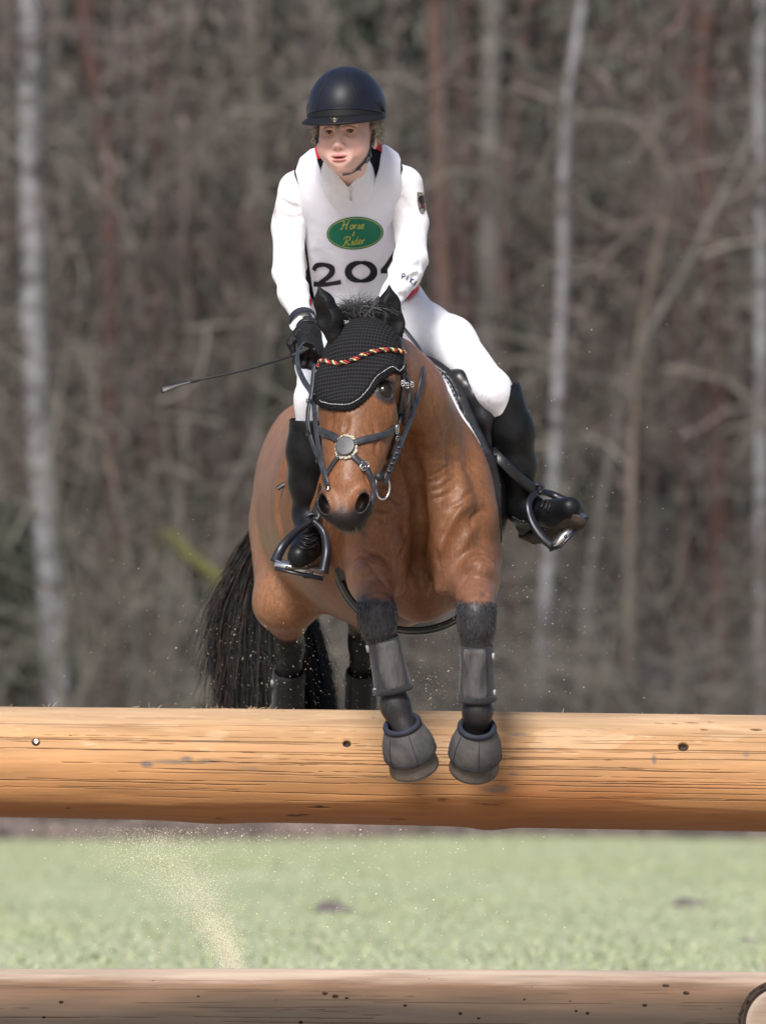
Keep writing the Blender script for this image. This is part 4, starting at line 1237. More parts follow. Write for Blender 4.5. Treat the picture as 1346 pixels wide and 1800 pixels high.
# --- ear bonnet of black crochet with two smooth ear sleeves
BON = [(600, 556), (614, 549), (634, 544), (655, 548), (672, 556), (690, 575), (704, 596), (709, 640), (704, 656), (692, 650),
       (680, 658), (665, 671), (650, 690), (638, 703), (626, 713), (612, 719), (596, 719), (580, 717), (566, 711), (556, 702), (549, 690), (545, 660), (549, 630), (556, 606), (574, 580)]
EDGE = np.array([(709, 644), (706, 651), (700, 655), (692, 650), (680, 658), (665, 671), (650, 690), (638, 703), (626, 713), (612, 719), (596, 719), (580, 717), (566, 711), (556, 702), (549, 688), (546, 668), (549, 648)], float)
def bonnet_post(X0, d0):
    out = np.maximum(d0 - 0.0085, -d0 - 0.002); k_ = np.abs(out) < 0.02
    if not k_.any(): return out
    X, d = X0[k_], d0[k_]
    px, py = topx(X)
    q = toH(X)
    # scalloped rim: push the outline in and out along the edge
    e = poly_sd(np.stack([px, py], -1), BON)
    ang = np.arctan2(py - 640, px - 625)
    e = e + 1.8 * np.abs(np.sin(ang * 17)) * (py > 648)
    reg = e * 0.00157
    reg = np.maximum(reg, -(q[:, 2] + 0.17))
    reg = np.maximum(reg, -(q[:, 1] + 0.03))
    out[k_] = np.maximum(out[k_], reg)
    return out
lo = H(0, 0.12, -0.08) - 0.24; hi = H(0, 0.12, -0.08) + 0.24
bv, bq = surfnet(*horse.grid(0.0028, lo, hi, post=bonnet_post))
bv = relax(bv, bq, 2)
t = NT('black_crochet', 0.9, 0.15)
at = t.n('ShaderNodeAttribute', attribute_name='loc').outputs['Vector']
sep = t.n('ShaderNodeSeparateXYZ'); t.link(at, sep.inputs[0])
row = t.math('FRACT', t.math('MULTIPLY', sep.outputs['Y'], 1 / 0.0115), 0)
tri = t.math('ABSOLUTE', t.math('SUBTRACT', row, 0.5), 0)
vx = t.math('ADD', t.math('MULTIPLY', sep.outputs['X'], 1 / 0.0085), t.math('MULTIPLY', tri, 0.9))
st_ = t.math('ABSOLUTE', t.math('SUBTRACT', t.math('FRACT', vx, 0), 0.5), 0)
hgt = t.math('MULTIPLY', t.math('SMOOTH_MIN', tri, 0.32), t.math('SMOOTH_MIN', st_, 0.3))
t.base(t.ramp(hgt, [(0.0, (0.026, 0.026, 0.029)), (0.05, (0.009, 0.009, 0.010)), (0.11, (0.0015, 0.0015, 0.002))]))
t.bump(t.math('SUBTRACT', 0.2, hgt), 1.0, 0.02)
t.bump(t.noise(900, 2), 0.3, 0.0006)
bonnet = obj('ear_bonnet', mesh_np('ear_bonnet', bv, bq, True, {'loc': toH(bv)}), t.m, horse_root)
# solid rim and beads
M_blackcloth = simple('black_cloth', (0.007, 0.007, 0.008), 0.9, 0.15, 0.3, 60, 0.4, 500)
def rim_pts(inset, n):
    e = EDGE.copy(); c = np.array([628, 628.0]); d = c - e
    return catmull(e + d / np.linalg.norm(d, axis=1, keepdims=True) * inset, n)
rp = hsurf.hit(rim_pts(7.5, 60), 0.008); rn = hsurf.grad(rp)
m = MB(); m.strap(rp, rn, 0.019, 0.004); m.build('binding', M_blackcloth, bonnet)
m = MB()
rp = hsurf.hit(rim_pts(6, 90), 0.0108)
s_ = np.concatenate([[0], np.cumsum(np.linalg.norm(np.diff(rp, axis=0), axis=1))]); nb = int(s_[-1] / 0.0042)
pp = np.stack([np.interp(np.linspace(0, s_[-1], nb), s_, rp[:, i]) for i in range(3)], -1)
for p in pp: m.ball(p, 0.0017, (0.75, 0.75, 0.78), 7, 5)
m.build('bead_trim', simple('bead_silver', (0.6, 0.6, 0.63), 0.25, metal=0.7), bonnet)
# row of little scallops under the binding
m = MB()
rp = hsurf.hit(rim_pts(0.5, 110), 0.006); s_ = np.concatenate([[0], np.cumsum(np.linalg.norm(np.diff(rp, axis=0), axis=1))]); nb = int(s_[-1] / 0.0125)
gp = np.stack([np.interp(np.linspace(0, s_[-1], nb), s_, rp[:, i]) for i in range(3)], -1); gn = hsurf.grad(gp)
for p, g in zip(gp, gn):
    u = nrm(np.cross(g, V(0.3, 0, 1))); w = np.cross(g, u)
    m.ball(p, (0.0085, 0.0085, 0.0035), None, 12, 6, rotm(u, w, g))
m.build('scallop_edge', M_blackcloth, bonnet)
# poll binding, grey edged
rp = hsurf.hit(catmull(np.array([(600, 562), (617, 553), (634, 549), (652, 552), (668, 561)], float), 30), 0.010)
m = MB(); m.tube(rp, 0.0042, 8); m.build('poll_piping', simple('grey_piping', (0.22, 0.22, 0.24), 0.6), bonnet)

t = NT('black_stretch_cloth', 0.6, 0.25); t.base((0.005, 0.005, 0.006)); t.bump(t.noise(35, 3, 0.5, (1, 1, 2.5)), 0.35, 0.006)
M_earcloth = t.m
def ear(pts, rads, scoop, srads):
    """a pricked ear in its cloth sleeve: a leaf hollowed on its open side, running down into the bonnet"""
    e = SDF()
    e.chain(pts, rads, 0.012)
    for a in range(len(scoop) - 1): e.cone(scoop[a], scoop[a + 1], srads[a], srads[a + 1], 0.016, 'sub')
    v, q = sculpt(e, 0.0022, 2)
    return obj('ear_sleeve', mesh_np('ear_sleeve', v, q), M_earcloth, bonnet)
def sc_(lst, off): return [P(*p) + np.asarray(off) for p in lst]
ear([P(586, 612, -0.40), P(588, 590, -0.385), P(580, 562, -0.385), P(569, 530, -0.395), P(560, 503, -0.40)], [0.006, 0.024, 0.036, 0.027, 0.0025],
    sc_([(574, 592, -0.39), (568, 562, -0.39), (562, 530, -0.40), (558, 512, -0.40)], (-0.013, -0.038, 0.0)), [0.014, 0.029, 0.021, 0.006])
ear([P(697, 628, -0.33), P(692, 604, -0.325), P(688, 570, -0.33), P(684, 532, -0.335), P(684, 501, -0.335)], [0.005, 0.023, 0.036, 0.029, 0.0025],
    sc_([(697, 602, -0.33), (693, 568, -0.335), (688, 530, -0.34), (685, 510, -0.34)], (0.012, -0.036, 0.0)), [0.010, 0.026, 0.021, 0.006])
# --- mane standing up behind the bonnet, and along the crest
N = 3400
u = RNG.random(N)
base = catmull(np.array([P(640, 556, -0.33), P(640, 565, -0.22), P(655, 590, -0.08), P(675, 610, 0.10), P(690, 620, 0.28)]), 60)
bi = np.clip((u ** 1.5 * 59).astype(int), 0, 59)
root = base[bi] + RNG.normal(0, 1, (N, 3)) * V(0.024, 0.015, 0.008)
root = hsurf.snap(root, -0.004, 4)
side = np.where(RNG.random(N) < 0.5, -1.0, 1.0) * RNG.random(N) ** 0.7
ln = RNG.uniform(0.06, 0.140, N) * (1 - 0.45 * u)
curl = noise3(root, 30, 8, 1)
up = nrm(np.stack([side * 0.42 - 0.10, -0.10 + 0.2 * RNG.normal(0, 1, N), np.full(N, 1.0)], -1))
S = 9; tt = np.linspace(0, 1, S)
pth = root[:, None] + up[:, None] * (ln[:, None] * tt)[..., None]
pth[..., 0] += (side * ln)[:, None] * 0.45 * tt ** 2.2 + (curl * 0.018)[:, None] * np.sin(tt * 5 + curl[:, None] * 3)
pth[..., 2] -= (ln * (0.25 + 0.55 * np.abs(side)))[:, None] * tt ** 2.4
pth[..., 0] -= 0.012 * tt
pth += RNG.normal(0, 0.0018, (N, 1, 3)) * tt[None, :, None]
gc = RNG.random((N, 1)); col = np.where(gc < 0.5, V(0.11, 0.11, 0.118), V(0.010, 0.010, 0.011)) * RNG.uniform(0.7, 1.5, (N, 1))
pv, pf, pc = strands(pth, np.linspace(0.0009, 0.0003, S), col)
tag(obj('mane', mesh_np('mane', pv, pf, True, {'Col': pc}), M_hair, horse_root), kind='stuff')

# --- tail streaming to the photo's left behind the quarter
N = 7500
dock = V(-0.215, 1.80, 1.80)
fan = RNG.random(N)                                       # 0 = outer left sweep, 1 = hanging right
tip_px = np.where(fan < 0.80, 366 + 161 * (fan / 0.80) ** 1.1, 530 + 65 * ((fan - 0.80) / 0.2))
tip_py = np.where(fan < 0.80, 1120 + 200 * np.clip(fan / 0.45, 0, 1) ** 0.8, 1290) + RNG.normal(0, 28, N)
tip_y = 1.95 + RNG.normal(0, 0.07, N)
tip = np.array([P(a, b, c) for a, b, c in zip(tip_px, tip_py, tip_y)])
mid_px = 384 + 78 * np.clip(fan / 0.8, 0, 1) + RNG.normal(0, 7, N) + np.where(fan > 0.8, 88, 0); mid_py = 1030 + 34 * (1 - np.clip(fan / 0.5, 0, 1)) * -0.6 + RNG.normal(0, 10, N) + np.where(fan > 0.8, 35, 0)
mid = np.array([P(a, b, 1.98) for a, b in zip(mid_px, mid_py)])
sh = np.array([P(468, 915, 1.95)]) + RNG.normal(0, 0.02, (N, 3))
S = 14; tt = np.linspace(0, 1, S)
ctrl = np.stack([np.tile(dock, (N, 1)), sh, mid, tip], 1)
B = np.stack([(1 - tt) ** 3, 3 * tt * (1 - tt) ** 2, 3 * tt ** 2 * (1 - tt), tt ** 3], -1)
pth = np.einsum('sk,nkc->nsc', B, ctrl)
clump = np.floor(fan * 60)
for ax_ in range(3):
    ph = noise3(np.stack([clump * 1.7, clump * 0, clump * 0 + ax_ * 5], -1), 1, 2, 1)
    pth[..., ax_] += (ph[:, None] * 0.055 * tt ** 2 + 0.016 * np.sin(tt * 8 + ph[:, None] * 9 + clump[:, None]) * tt ** 1.5) * (0.6 if ax_ == 1 else 1)
pth += RNG.normal(0, 0.010, (N, 1, 3)) * (tt ** 2)[None, :, None]
stray = RNG.random(N) < 0.10
pth[stray] += RNG.normal(0, 0.03, (stray.sum(), 1, 3)) * (tt ** 3)[None, :, None] + V(-0.02, 0, 0) * (tt ** 3)[None, :, None]
col = np.where(RNG.random((N, 1)) < (0.20 * (fan < 0.25) + 0.05)[:, None], V(0.075, 0.045, 0.036), V(0.0065, 0.006, 0.006)) * RNG.uniform(0.6, 1.6, (N, 1))
pv, pf, pc = strands(pth, np.linspace(0.0020, 0.0006, S), col)
tag(obj('tail', mesh_np('tail', pv, pf, True, {'Col': pc}), M_hair, horse_root), kind='stuff')

# --- protective boots on the forelegs and the hind cannons
M_neo = simple('dark_neoprene', (0.026, 0.027, 0.032), 0.75, 0.3, 0.35, 25, 0.35, 300, sheen=0.15)
M_strike = NT('dusty_strike_pad', 0.75, 0.3)
M_strike.base(M_strike.ramp(M_strike.noise(40, 5, 0.6, (1, 1, 0.2)), [(0.35, (0.045, 0.043, 0.048)), (0.65, (0.115, 0.108, 0.11))]))
M_strike.bump(M_strike.noise(150, 4, 0.6, (1, 1, 0.12)), 0.7, 0.004); M_strike = M_strike.m
M_rub = simple('black_rubber', (0.014, 0.014, 0.017), 0.5, 0.4, 0.3, 20, 0.2, 200)
M_pale = simple('pale_tab', (0.35, 0.34, 0.34), 0.6)
def tendon_boot(top, bot, r1, r2, pad_side, strap_pts, pad_mat):
    top = np.asarray(top); bot = np.asarray(bot); ax = nrm(bot - top); L = np.linalg.norm(bot - top)
    m = MB(); m.lathe(top, ax, [(0.004, r1 * 0.88), (0.0, r1 * 0.95), (0.003, r1), (0.02, r1 * 1.02), (L * 0.3, r1 * 0.98), (L * 0.6, (r1 + r2) / 2 * 1.0), (L * 0.86, r2 * 1.03), (L * 0.95, r2 * 1.09), (L, r2 * 1.06), (L + 0.002, r2 * 0.95), (L - 0.01, r2 * 0.85)], 40)
    b = m.build('tendon_boot', M_neo, horse_root)
    lat = nrm(np.cross(ax, V(0, -1, 0)));
    if lat[0] < 0: lat = -lat
    fr_ = nrm(np.cross(lat, ax));
    if fr_[1] > 0: fr_ = -fr_
    # moulded shell over the front
    n, k = 26, 17; v = []
    a0, a1 = (-0.75 + 0.45 * pad_side, 0.75 + 0.45 * pad_side)
    for i in range(n):
        t_ = i / (n - 1); r = (r1 + (r2 - r1) * t_) * 1.04
        w = 0.86 + 0.14 * min(1, min(t_, 1 - t_) * 9)
        for j in range(k):
            u = j / (k - 1); a = (a0 + a1) / 2 + (u - 0.5) * (a1 - a0) * w
            e = min(1, min(u, 1 - u) * 7) * min(1, min(t_, 1 - t_) * 14)
            rr_ = r + 0.0055 * e ** 0.5 + 0.0006 * math.sin(u * 60) * e
            v.append(top + ax * (L * (0.03 + 0.90 * t_)) + lat * rr_ * math.sin(a) + fr_ * rr_ * math.cos(a))
    i = np.arange(n - 1)[:, None] * k; j = np.arange(k - 1)[None]
    f = np.stack([i + j, i + j + 1, i + k + j + 1, i + k + j], -1).reshape(-1, 4)
    m = MB(); m.add(v, f); m.build('strike_pad', pad_mat, b)
    th = np.linspace(0, 2 * np.pi, 40)
    for tpos, wdt in ((0.93, 0.018),):
        m = MB(); r = (r1 + (r2 - r1) * tpos) * 1.10
        c = top + ax * L * tpos
        ring = np.array([c + lat * r * math.sin(a) + fr_ * r * math.cos(a) for a in th])
        m.strap(ring, np.array([lat * math.sin(a) + fr_ * math.cos(a) for a in th]), wdt, 0.003); m.build('closure', M_neo, b)
    for tpos in strap_pts:
        m = MB(); r = (r1 + (r2 - r1) * tpos) * 1.05; a = pad_side * 1.75 if pad_side else 1.5
        a = -1.25 * (1 if pad_side >= 0 else -1)
        c = top + ax * L * tpos + lat * r * math.sin(a) + fr_ * r * math.cos(a)
        m.box(c, (0.006, 0.012, 0.020), rotm(lat * math.sin(a) + fr_ * math.cos(a), lat * math.cos(a) - fr_ * math.sin(a), ax)); m.build('tab', M_pale, b)
    return b
tendon_boot(P(673, 1122, -0.24), P(692, 1216, -0.215), 0.048, 0.051, 0.35, (0.12, 0.92), M_strike)
tendon_boot(P(837, 1133, -0.235), P(838, 1232, -0.20), 0.047, 0.050, -0.35, (0.2, 0.85), M_strike)
tendon_boot(V(-0.290, 1.73, 1.13), V(-0.297, 1.86, 0.92), 0.05, 0.052, 0, (0.15,), M_rub)
tendon_boot(V(-0.065, 1.745, 1.13), V(-0.072, 1.88, 0.92), 0.05, 0.052, 0, (0.15,), M_rub)

M_hoof = simple('dusty_hoof', (0.115, 0.10, 0.088), 0.7, 0.3, 0.4, 18, 0.5, 90)
M_bell = NT('bell_boot_canvas', 0.8, 0.25)
M_bell.base(M_bell.ramp(M_bell.noise(22, 5, 0.6), [(0.3, (0.060, 0.058, 0.062)), (0.7, (0.12, 0.112, 0.11))])); M_bell.bump(M_bell.noise(600, 2), 0.3, 0.0008); M_bell = M_bell.m
M_navy = simple('navy_binding', (0.022, 0.026, 0.042), 0.7, 0.3, 0.2, 40, 0.3, 400)
def hoof(c_top, axis, scale, front, bell=True):
    ax = nrm(axis)
    m = MB(); o_ = c_top
    prof = [(0.035, 0.046), (0.06, 0.053), (0.10, 0.064), (0.135, 0.071), (0.141, 0.071), (0.143, 0.066), (0.142, 0.05), (0.136, 0.042), (0.128, 0.0)]
    m.lathe(o_, ax, [(d * scale, r * scale) for d, r in prof], 48, squash=1.08)
    h_ = m.build('hoof', M_hoof, horse_root)
    m = MB(); lat = nrm(np.cross(ax, front)); fr2 = nrm(np.cross(lat, ax))
    if fr2 @ np.asarray(front) < 0: fr2 = -fr2
    th = np.radians(np.linspace(-112, 112, 30)); ring = np.array([o_ + ax * 0.143 * scale + (lat * math.sin(a) + fr2 * math.cos(a) * 1.05) * 0.058 * scale for a in th])
    m.strap(ring, np.tile(-ax, (30, 1)), 0.02 * scale, 0.009); m.build('horseshoe', simple('worn_steel', (0.3, 0.29, 0.28), 0.45, metal=0.8), h_)
    if bell:
        m = MB()
        prof = [(-0.004, 0.0445), (0.0, 0.0500), (0.008, 0.0540), (0.025, 0.0615), (0.05, 0.0710), (0.075, 0.0755), (0.096, 0.0745), (0.1005, 0.0725), (0.095, 0.070), (0.06, 0.062), (0.02, 0.05), (0.0, 0.044)]
        m.lathe(o_, ax, [(d * scale, r * scale) for d, r in prof], 56, squash=1.05)
        b = m.build('bell_boot', M_bell, horse_root)
        th = np.linspace(0, 2 * np.pi, 50); u = nrm(np.cross(ax, V(0, 1, 0))); w = np.cross(u, ax)
        m = MB(); m.tube(np.array([o_ - ax * 0.002 + (u * math.cos(a) + 1.05 * w * math.sin(a)) * 0.0475 * scale for a in th]), 0.0085 * scale, 10, caps=False); m.build('collar', M_navy, b)
        m = MB()
        for dd, rr_ in ((0.091, 0.0756),):
            m.tube(np.array([o_ + ax * dd * scale + (u * math.cos(a) + 1.05 * w * math.sin(a)) * rr_ * scale for a in th]), 0.0012, 6, caps=False)
        sg = np.array([o_ + ax * d * scale + (lat * math.sin(0.9) + fr2 * math.cos(0.9) * 1.05) * (r + 0.0012) * scale for d, r in prof[2:8]]); m.tube(sg, 0.0011, 6)
        sg = np.array([o_ + ax * d * scale + (lat * math.sin(-0.15) + fr2 * math.cos(-0.15) * 1.05) * (r + 0.0008) * scale for d, r in prof[2:8]]); m.tube(sg, 0.0009, 6)
        m.build('stitching', M_navy, b)
    return h_
hoof(P(707, 1275, -0.225), V(0.24, 0.50, -0.83), 1.0, V(0, -1, 0))
hoof(P(838, 1280, -0.185), V(-0.05, 0.60, -0.80), 1.0, V(0, -1, 0))
hoof(V(-0.302, 1.97, 0.83), V(0.0, 0.3, -1), 0.9, V(0, -1, -0.3))
hoof(V(-0.076, 1.99, 0.83), V(0.0, 0.3, -1), 0.9, V(0, -1, -0.3))

# ================================================================== THE RIDER
rider = empty('person', P(650, 600, 0.70), 'rider in white with black helmet and green badged number bib, holding a whip', 'person')
# ---- fabrics
def cloth(name, col, rough=0.75, wr=0.5, wscale=26, sheen=0.2, weave=0.12, st=(1, 1, 1), var=0.03):
    t = NT(name, rough, 0.3); c = np.array(col)
    t.base(t.ramp(t.noise(18, 3), [(0.3, tuple(c * (1 - var))), (0.7, tuple(np.minimum(c * (1 + var), 0.9)))]))
    t.b.inputs['Sheen Weight'].default_value = sheen
    t.bump(t.noise(wscale, 3, 0.5, st, dist=0.6), wr, 0.012)
    t.bump(t.noise(700, 2), weave, 0.0005)
    return t.m
M_shirt = cloth('white_stretch_cloth', (0.80, 0.80, 0.84), 0.6, 0.35, 20, st=(1, 1, 0.8))
M_bib = cloth('white_bib_cloth', (0.74, 0.74, 0.83), 0.55, 0.5, 9, st=(1, 1, 0.6))
M_breech = cloth('white_breeches_cloth', (0.80, 0.81, 0.87), 0.65, 0.25, 16)
M_vest = cloth('black_vest_cloth', (0.006, 0.006, 0.009), 0.8, 0.4, 30, 0)
M_red = cloth('red_cloth', (0.50, 0.015, 0.035), 0.65, 0.3, 30)
M_glove = cloth('black_glove_leather', (0.008, 0.008, 0.010), 0.55, 0.7, 60, 0, 0.3)
tb = NT('black_boot_leather', 0.36, 0.25); tb.base(tb.ramp(tb.noise(16, 4), [(0.35, (0.004, 0.0045, 0.006)), (0.75, (0.014, 0.015, 0.018))]))
rr = tb.n('ShaderNodeMapRange'); rr.inputs['To Min'].default_value = 0.28; rr.inputs['To Max'].default_value = 0.58; tb.link(tb.noise(9, 4), rr.inputs['Value']); tb.link(rr.outputs[0], tb.b.inputs['Roughness'])
tb.bump(tb.noise(22, 4, 0.6, (1, 1, 0.6)), 0.3, 0.006); tb.bump(tb.noise(300, 2), 0.12, 0.0008)
M_boot = tb.m
M_sole = simple('dusty_sole', (0.06, 0.05, 0.042), 0.85, 0.2, 0.4, 30, 0.4, 120)
M_strap = simple('black_leather', (0.014, 0.014, 0.017), 0.42, 0.5, 0.4, 40, 0.25, 260)
M_steel = simple('polished_steel', (0.68, 0.68, 0.70), 0.22, metal=0.95, var=0.1)

# ---- head
FO = P(605, 231, 0.16)                                    # between the eyes' level, on the face's axis
fyaw = math.radians(-13); ftilt = math.radians(2)
ff = V(math.sin(fyaw), -math.cos(fyaw), -0.10); ff = nrm(ff)
fx_ = nrm(np.cross(ff, V(0, 0, 1))) * 1.0
if fx_[0] < 0: fx_ = -fx_
fx_ = nrm(fx_ + V(0, 0, 0.03)); fx_ = nrm(fx_ - ff * (fx_ @ ff))
fz = np.cross(fx_, ff); 
if fz[2] < 0: fz = -fz
FR = rotm(fx_, ff, fz)                                    # columns: right(photo), forward, up
FO = FO + ff * -0.01
def Fc(x, f, z): return FO + FR @ V(x, f, z)
def toF(X): return (X - FO) @ FR
face = SDF()
def fell(c, r, k=0.02, mode='add', R=None): face.ell(Fc(*c), V(*r), FR if R is None else FR @ R, k, mode)
def fcone(a, b, r1, r2, k=0.015, mode='add'): face.cone(Fc(*a), Fc(*b), r1, r2, k, mode)
fell((0, -0.035, 0.045), (0.076, 0.098, 0.095), 0.03)
fell((0, 0.010, -0.025), (0.073, 0.074, 0.080), 0.03)
fell((0, 0.022, -0.070), (0.053, 0.055, 0.050), 0.03)                      # jaw
fell((0, 0.060, -0.103), (0.024, 0.020, 0.017), 0.02)                     # chin
for s in (-1, 1):
    fell((s * 0.043, 0.048, -0.043), (0.029, 0.029, 0.034), 0.02)         # cheek
    fell((s * 0.034, 0.0765, -0.001), (0.020, 0.012, 0.0115), 0.012, 'sub')  # socket
    fcone((s * 0.012, 0.082, 0.017), (s * 0.050, 0.068, 0.019), 0.006, 0.006, 0.014)
    fell((s * 0.079, -0.02, -0.022), (0.010, 0.020, 0.032), 0.01)          # ear
    fell((s * 0.0110, 0.091, -0.0405), (0.0080, 0.010, 0.0070), 0.006)      # nostril wing
    fell((s * 0.0070, 0.0985, -0.0465), (0.0045, 0.0050, 0.0032), 0.003, 'sub')
fcone((0, 0.083, 0.004), (0, 0.1015, -0.0355), 0.0085, 0.0108, 0.012)
fell((0, 0.080, -0.070), (0.036, 0.012, 0.026), 0.02)                    # muzzle mound
fell((0, 0.0915, -0.0672), (0.0225, 0.0075, 0.0040), 0.004)
fell((0, 0.0895, -0.0795), (0.0190, 0.0082, 0.0048), 0.004)
fell((0.001, 0.0980, -0.0732), (0.0195, 0.008, 0.0022), 0.003, 'sub')
# neck goes on into the collar
face.cone(Fc(0, -0.045, -0.075), P(611, 336, 0.40), 0.050, 0.056, 0.02)
fv, fq = sculpt(face, 0.0022, 2)
q = toF(fv)
sk = np.tile(V(0.75, 0.485, 0.415), (len(fv), 1))
nz = noise3(fv, 60, 2, 3)
for s in (-1, 1):
    d = np.sqrt((((q - V(s * 0.044, 0.07, -0.042)) / V(1.1, 1.5, 0.9)) ** 2).sum(1)); sk = lerp3(sk, V(0.74, 0.36, 0.33), 0.45 * sstep(0.045, 0.010, d))
sk = lerp3(sk, V(0.72, 0.38, 0.33), 0.4 * sstep(0.020, 0.006, np.sqrt(((q - V(0, 0.106, -0.037)) ** 2).sum(1))))
lip = np.maximum(sstep(1.12, 0.92, np.sqrt((((q - V(0, 0.0925, -0.0672)) / V(0.0245, 0.03, 0.0050)) ** 2).sum(1))), sstep(1.12, 0.92, np.sqrt((((q - V(0, 0.0895, -0.0797)) / V(0.0210, 0.03, 0.0057)) ** 2).sum(1))))
sk = lerp3(sk, V(0.47, 0.14, 0.14), lip * 0.85)
mouth = sstep(1.2, 0.8, np.sqrt((((q - V(0.001, 0.092, -0.0732)) / V(0.0195, 0.03, 0.0025)) ** 2).sum(1)))
sk = lerp3(sk, V(0.085, 0.020, 0.018), mouth)
for s in (-1, 1):
    bz = 0.0165 - 18 * (np.abs(q[:, 0]) - 0.028) ** 2
    br = sstep(0.0034, 0.0016, np.abs(q[:, 2] - bz)) * sstep(0.011, 0.016, np.abs(q[:, 0])) * sstep(0.053, 0.046, np.abs(q[:, 0])) * (q[:, 1] > 0.05)
sk = lerp3(sk, V(0.14, 0.085, 0.05), br * 0.8)
for s in (-1, 1):
    sk = lerp3(sk, V(0.10, 0.03, 0.025), sstep(0.0055, 0.003, np.sqrt(((q - V(s * 0.0070, 0.097, -0.0465)) ** 2).sum(1))))
sk = sk * (1 + 0.04 * nz[:, None])
t = NT('skin', 0.48, 0.4); t.base(t.vcol()); t.b.inputs['Subsurface Weight'].default_value = 0.12
t.b.inputs['Subsurface Radius'].default_value = (0.012, 0.005, 0.003); t.b.inputs['Subsurface Scale'].default_value = 0.3
t.bump(t.noise(260, 3), 0.1, 0.0008)
obj('body', mesh_np('body', fv, fq, True, {'Col': np.clip(sk, 0, 1)}), t.m, rider)
fsurf = Surf(fv, fq)
# eyes: white, iris looking to the photo's left of the camera, lids
te_w = NT('eye_surface', 0.12, 0.6); te_w.base(te_w.vcol())
gaze = nrm(FR @ V(0.10, 1.0, 0.02))
for s in (-1, 1):
    ec = Fc(s * 0.0315, 0.0595, 0.0)
    m = MB(); m.ball(ec, 0.0122, None, 40, 28)
    v = np.vstack(m.v); dd = nrm(v - ec) @ gaze
    c = np.tile(V(0.62, 0.58, 0.56), (len(v), 1)); c = lerp3(c, V(0.13, 0.085, 0.045), sstep(0.860, 0.885, dd)); c = lerp3(c, V(0.008, 0.006, 0.006), sstep(0.965, 0.975, dd))
    m.c = [c]; m.build('eye', te_w.m, rider)
    up = np.array([ec + FR @ (V(math.sin(a), math.cos(a), 0) * 0.0132 + V(0, 0, 0.0064 - 0.0052 * (a / 0.95) ** 2)) for a in np.linspace(-0.95, 0.95, 14)])
    m = MB(); m.tube(up, np.r_[0.0010, np.full(12, 0.0023), 0.0010], 6, (0.05, 0.03, 0.025)); m.build('lashes', te_w.m, rider)
    up2 = np.array([ec + FR @ (V(math.sin(a), math.cos(a), 0) * 0.0128 + V(0, 0, 0.0097 - 0.0056 * (a / 1.0) ** 2)) for a in np.linspace(-1.0, 1.0, 14)])
    m = MB(); m.tube(up2, 0.0031, 8, (0.72, 0.45, 0.38)); 
    lo2 = np.array([ec + FR @ (V(math.sin(a), math.cos(a), 0) * 0.0126 + V(0, 0, -0.0068 + 0.0044 * (a / 1.0) ** 2)) for a in np.linspace(-1.0, 1.0, 14)])
    m.tube(lo2, 0.0022, 8, (0.72, 0.46, 0.39)); m.build('eyelids', t.m, rider)

# ---- helmet
hel = SDF()
hc = Fc(0.003, -0.022, 0.060)
hel.ell(hc, V(0.112, 0.136, 0.126), FR, 0.01)
def hel_post(X, d):
    q = toF(X)
    cut = -(q[:, 2] - (0.026 + 0.10 * np.clip(q[:, 1], -0.1, 0.1) * 0.1 + 0.10 * np.abs(q[:, 1]) * (q[:, 1] < 0) * 0.3))
    sh = np.maximum(d, -(d + 0.016))
    return np.maximum(sh, cut)
v, qd = surfnet(*hel.grid(0.0028, post=hel_post)); v = relax(v, qd, 3)
t = NT('navy_helmet_silk', 0.46, 0.28); t.base(t.ramp(t.noise(10, 3), [(0.3, (0.006, 0.007, 0.013)), (0.7, (0.011, 0.013, 0.024))])); t.b.inputs['Sheen Weight'].default_value = 0.05; t.b.inputs['Sheen Tint'].default_value = (0.5, 0.6, 1, 1)
t.bump(t.noise(420, 2), 0.12, 0.0006)
M_hel = t.m
helmet = obj('helmet', mesh_np('helmet', v, qd), M_hel, rider)
# peak: a crescent standing out over the brow under the stretched cover
n, k = 31, 12; vv = []
for i in range(n):
    a = math.radians(-82 + 164 * i / (n - 1))
    for j in range(k):
        u = j / (k - 1)
        base_r = V(0.110 * math.sin(a), 0.130 * math.cos(a) - 0.022)
        out = 0.052 * max(math.cos(a * 1.08), 0.0) ** 0.9
        f_ = base_r + u * out * nrm(V(math.sin(a) * 0.5, math.cos(a)))
        z = 0.046 - 0.020 * u * max(math.cos(a), 0) - 0.006 * (1 - math.cos(a))
        vv.append(Fc(f_[0] + 0.003, f_[1], z + 0.004 * math.sin(u * 3.1)))
vv = np.array(vv); i = np.arange(n - 1)[:, None] * k; j = np.arange(k - 1)[None]
f1 = np.stack([i + j, i + k + j, i + k + j + 1, i + j + 1], -1).reshape(-1, 4)
low = vv - FR @ V(0, 0.001, 0.005)
M_peak = simple('black_peak_cloth', (0.008, 0.008, 0.011), 0.6, 0.3, 0.2, 30)
m = MB(); m.add(np.vstack([vv, low]), np.vstack([f1, f1[:, ::-1] + len(vv)]))
edge = np.array([vv[r_ * k + k - 1] for r_ in range(n)]) - FR @ V(0, 0, 0.0025); m.tube(edge, 0.0036, 8)
peak = m.build('peak', M_peak, helmet)
# rolled edge where the cover is drawn up over the peak, seams, emblem
def hpt(a, z):     # on the shell, angle a (0 = front, + = photo right), height z
    zz = (z - 0.060) / 0.126; r = math.sqrt(max(1 - zz * zz, 0))
    return Fc(0.003 + 0.1125 * r * math.sin(a), -0.022 + 0.1365 * r * math.cos(a), z)
m = MB()
arc = np.array([hpt(math.radians(a), 0.046 + 0.021 * math.cos(math.radians(a) * 1.05)) for a in np.linspace(-84, 84, 34)]); m.tube(arc, 0.0028, 8)
m.build('cover_hem', M_hel, helmet)
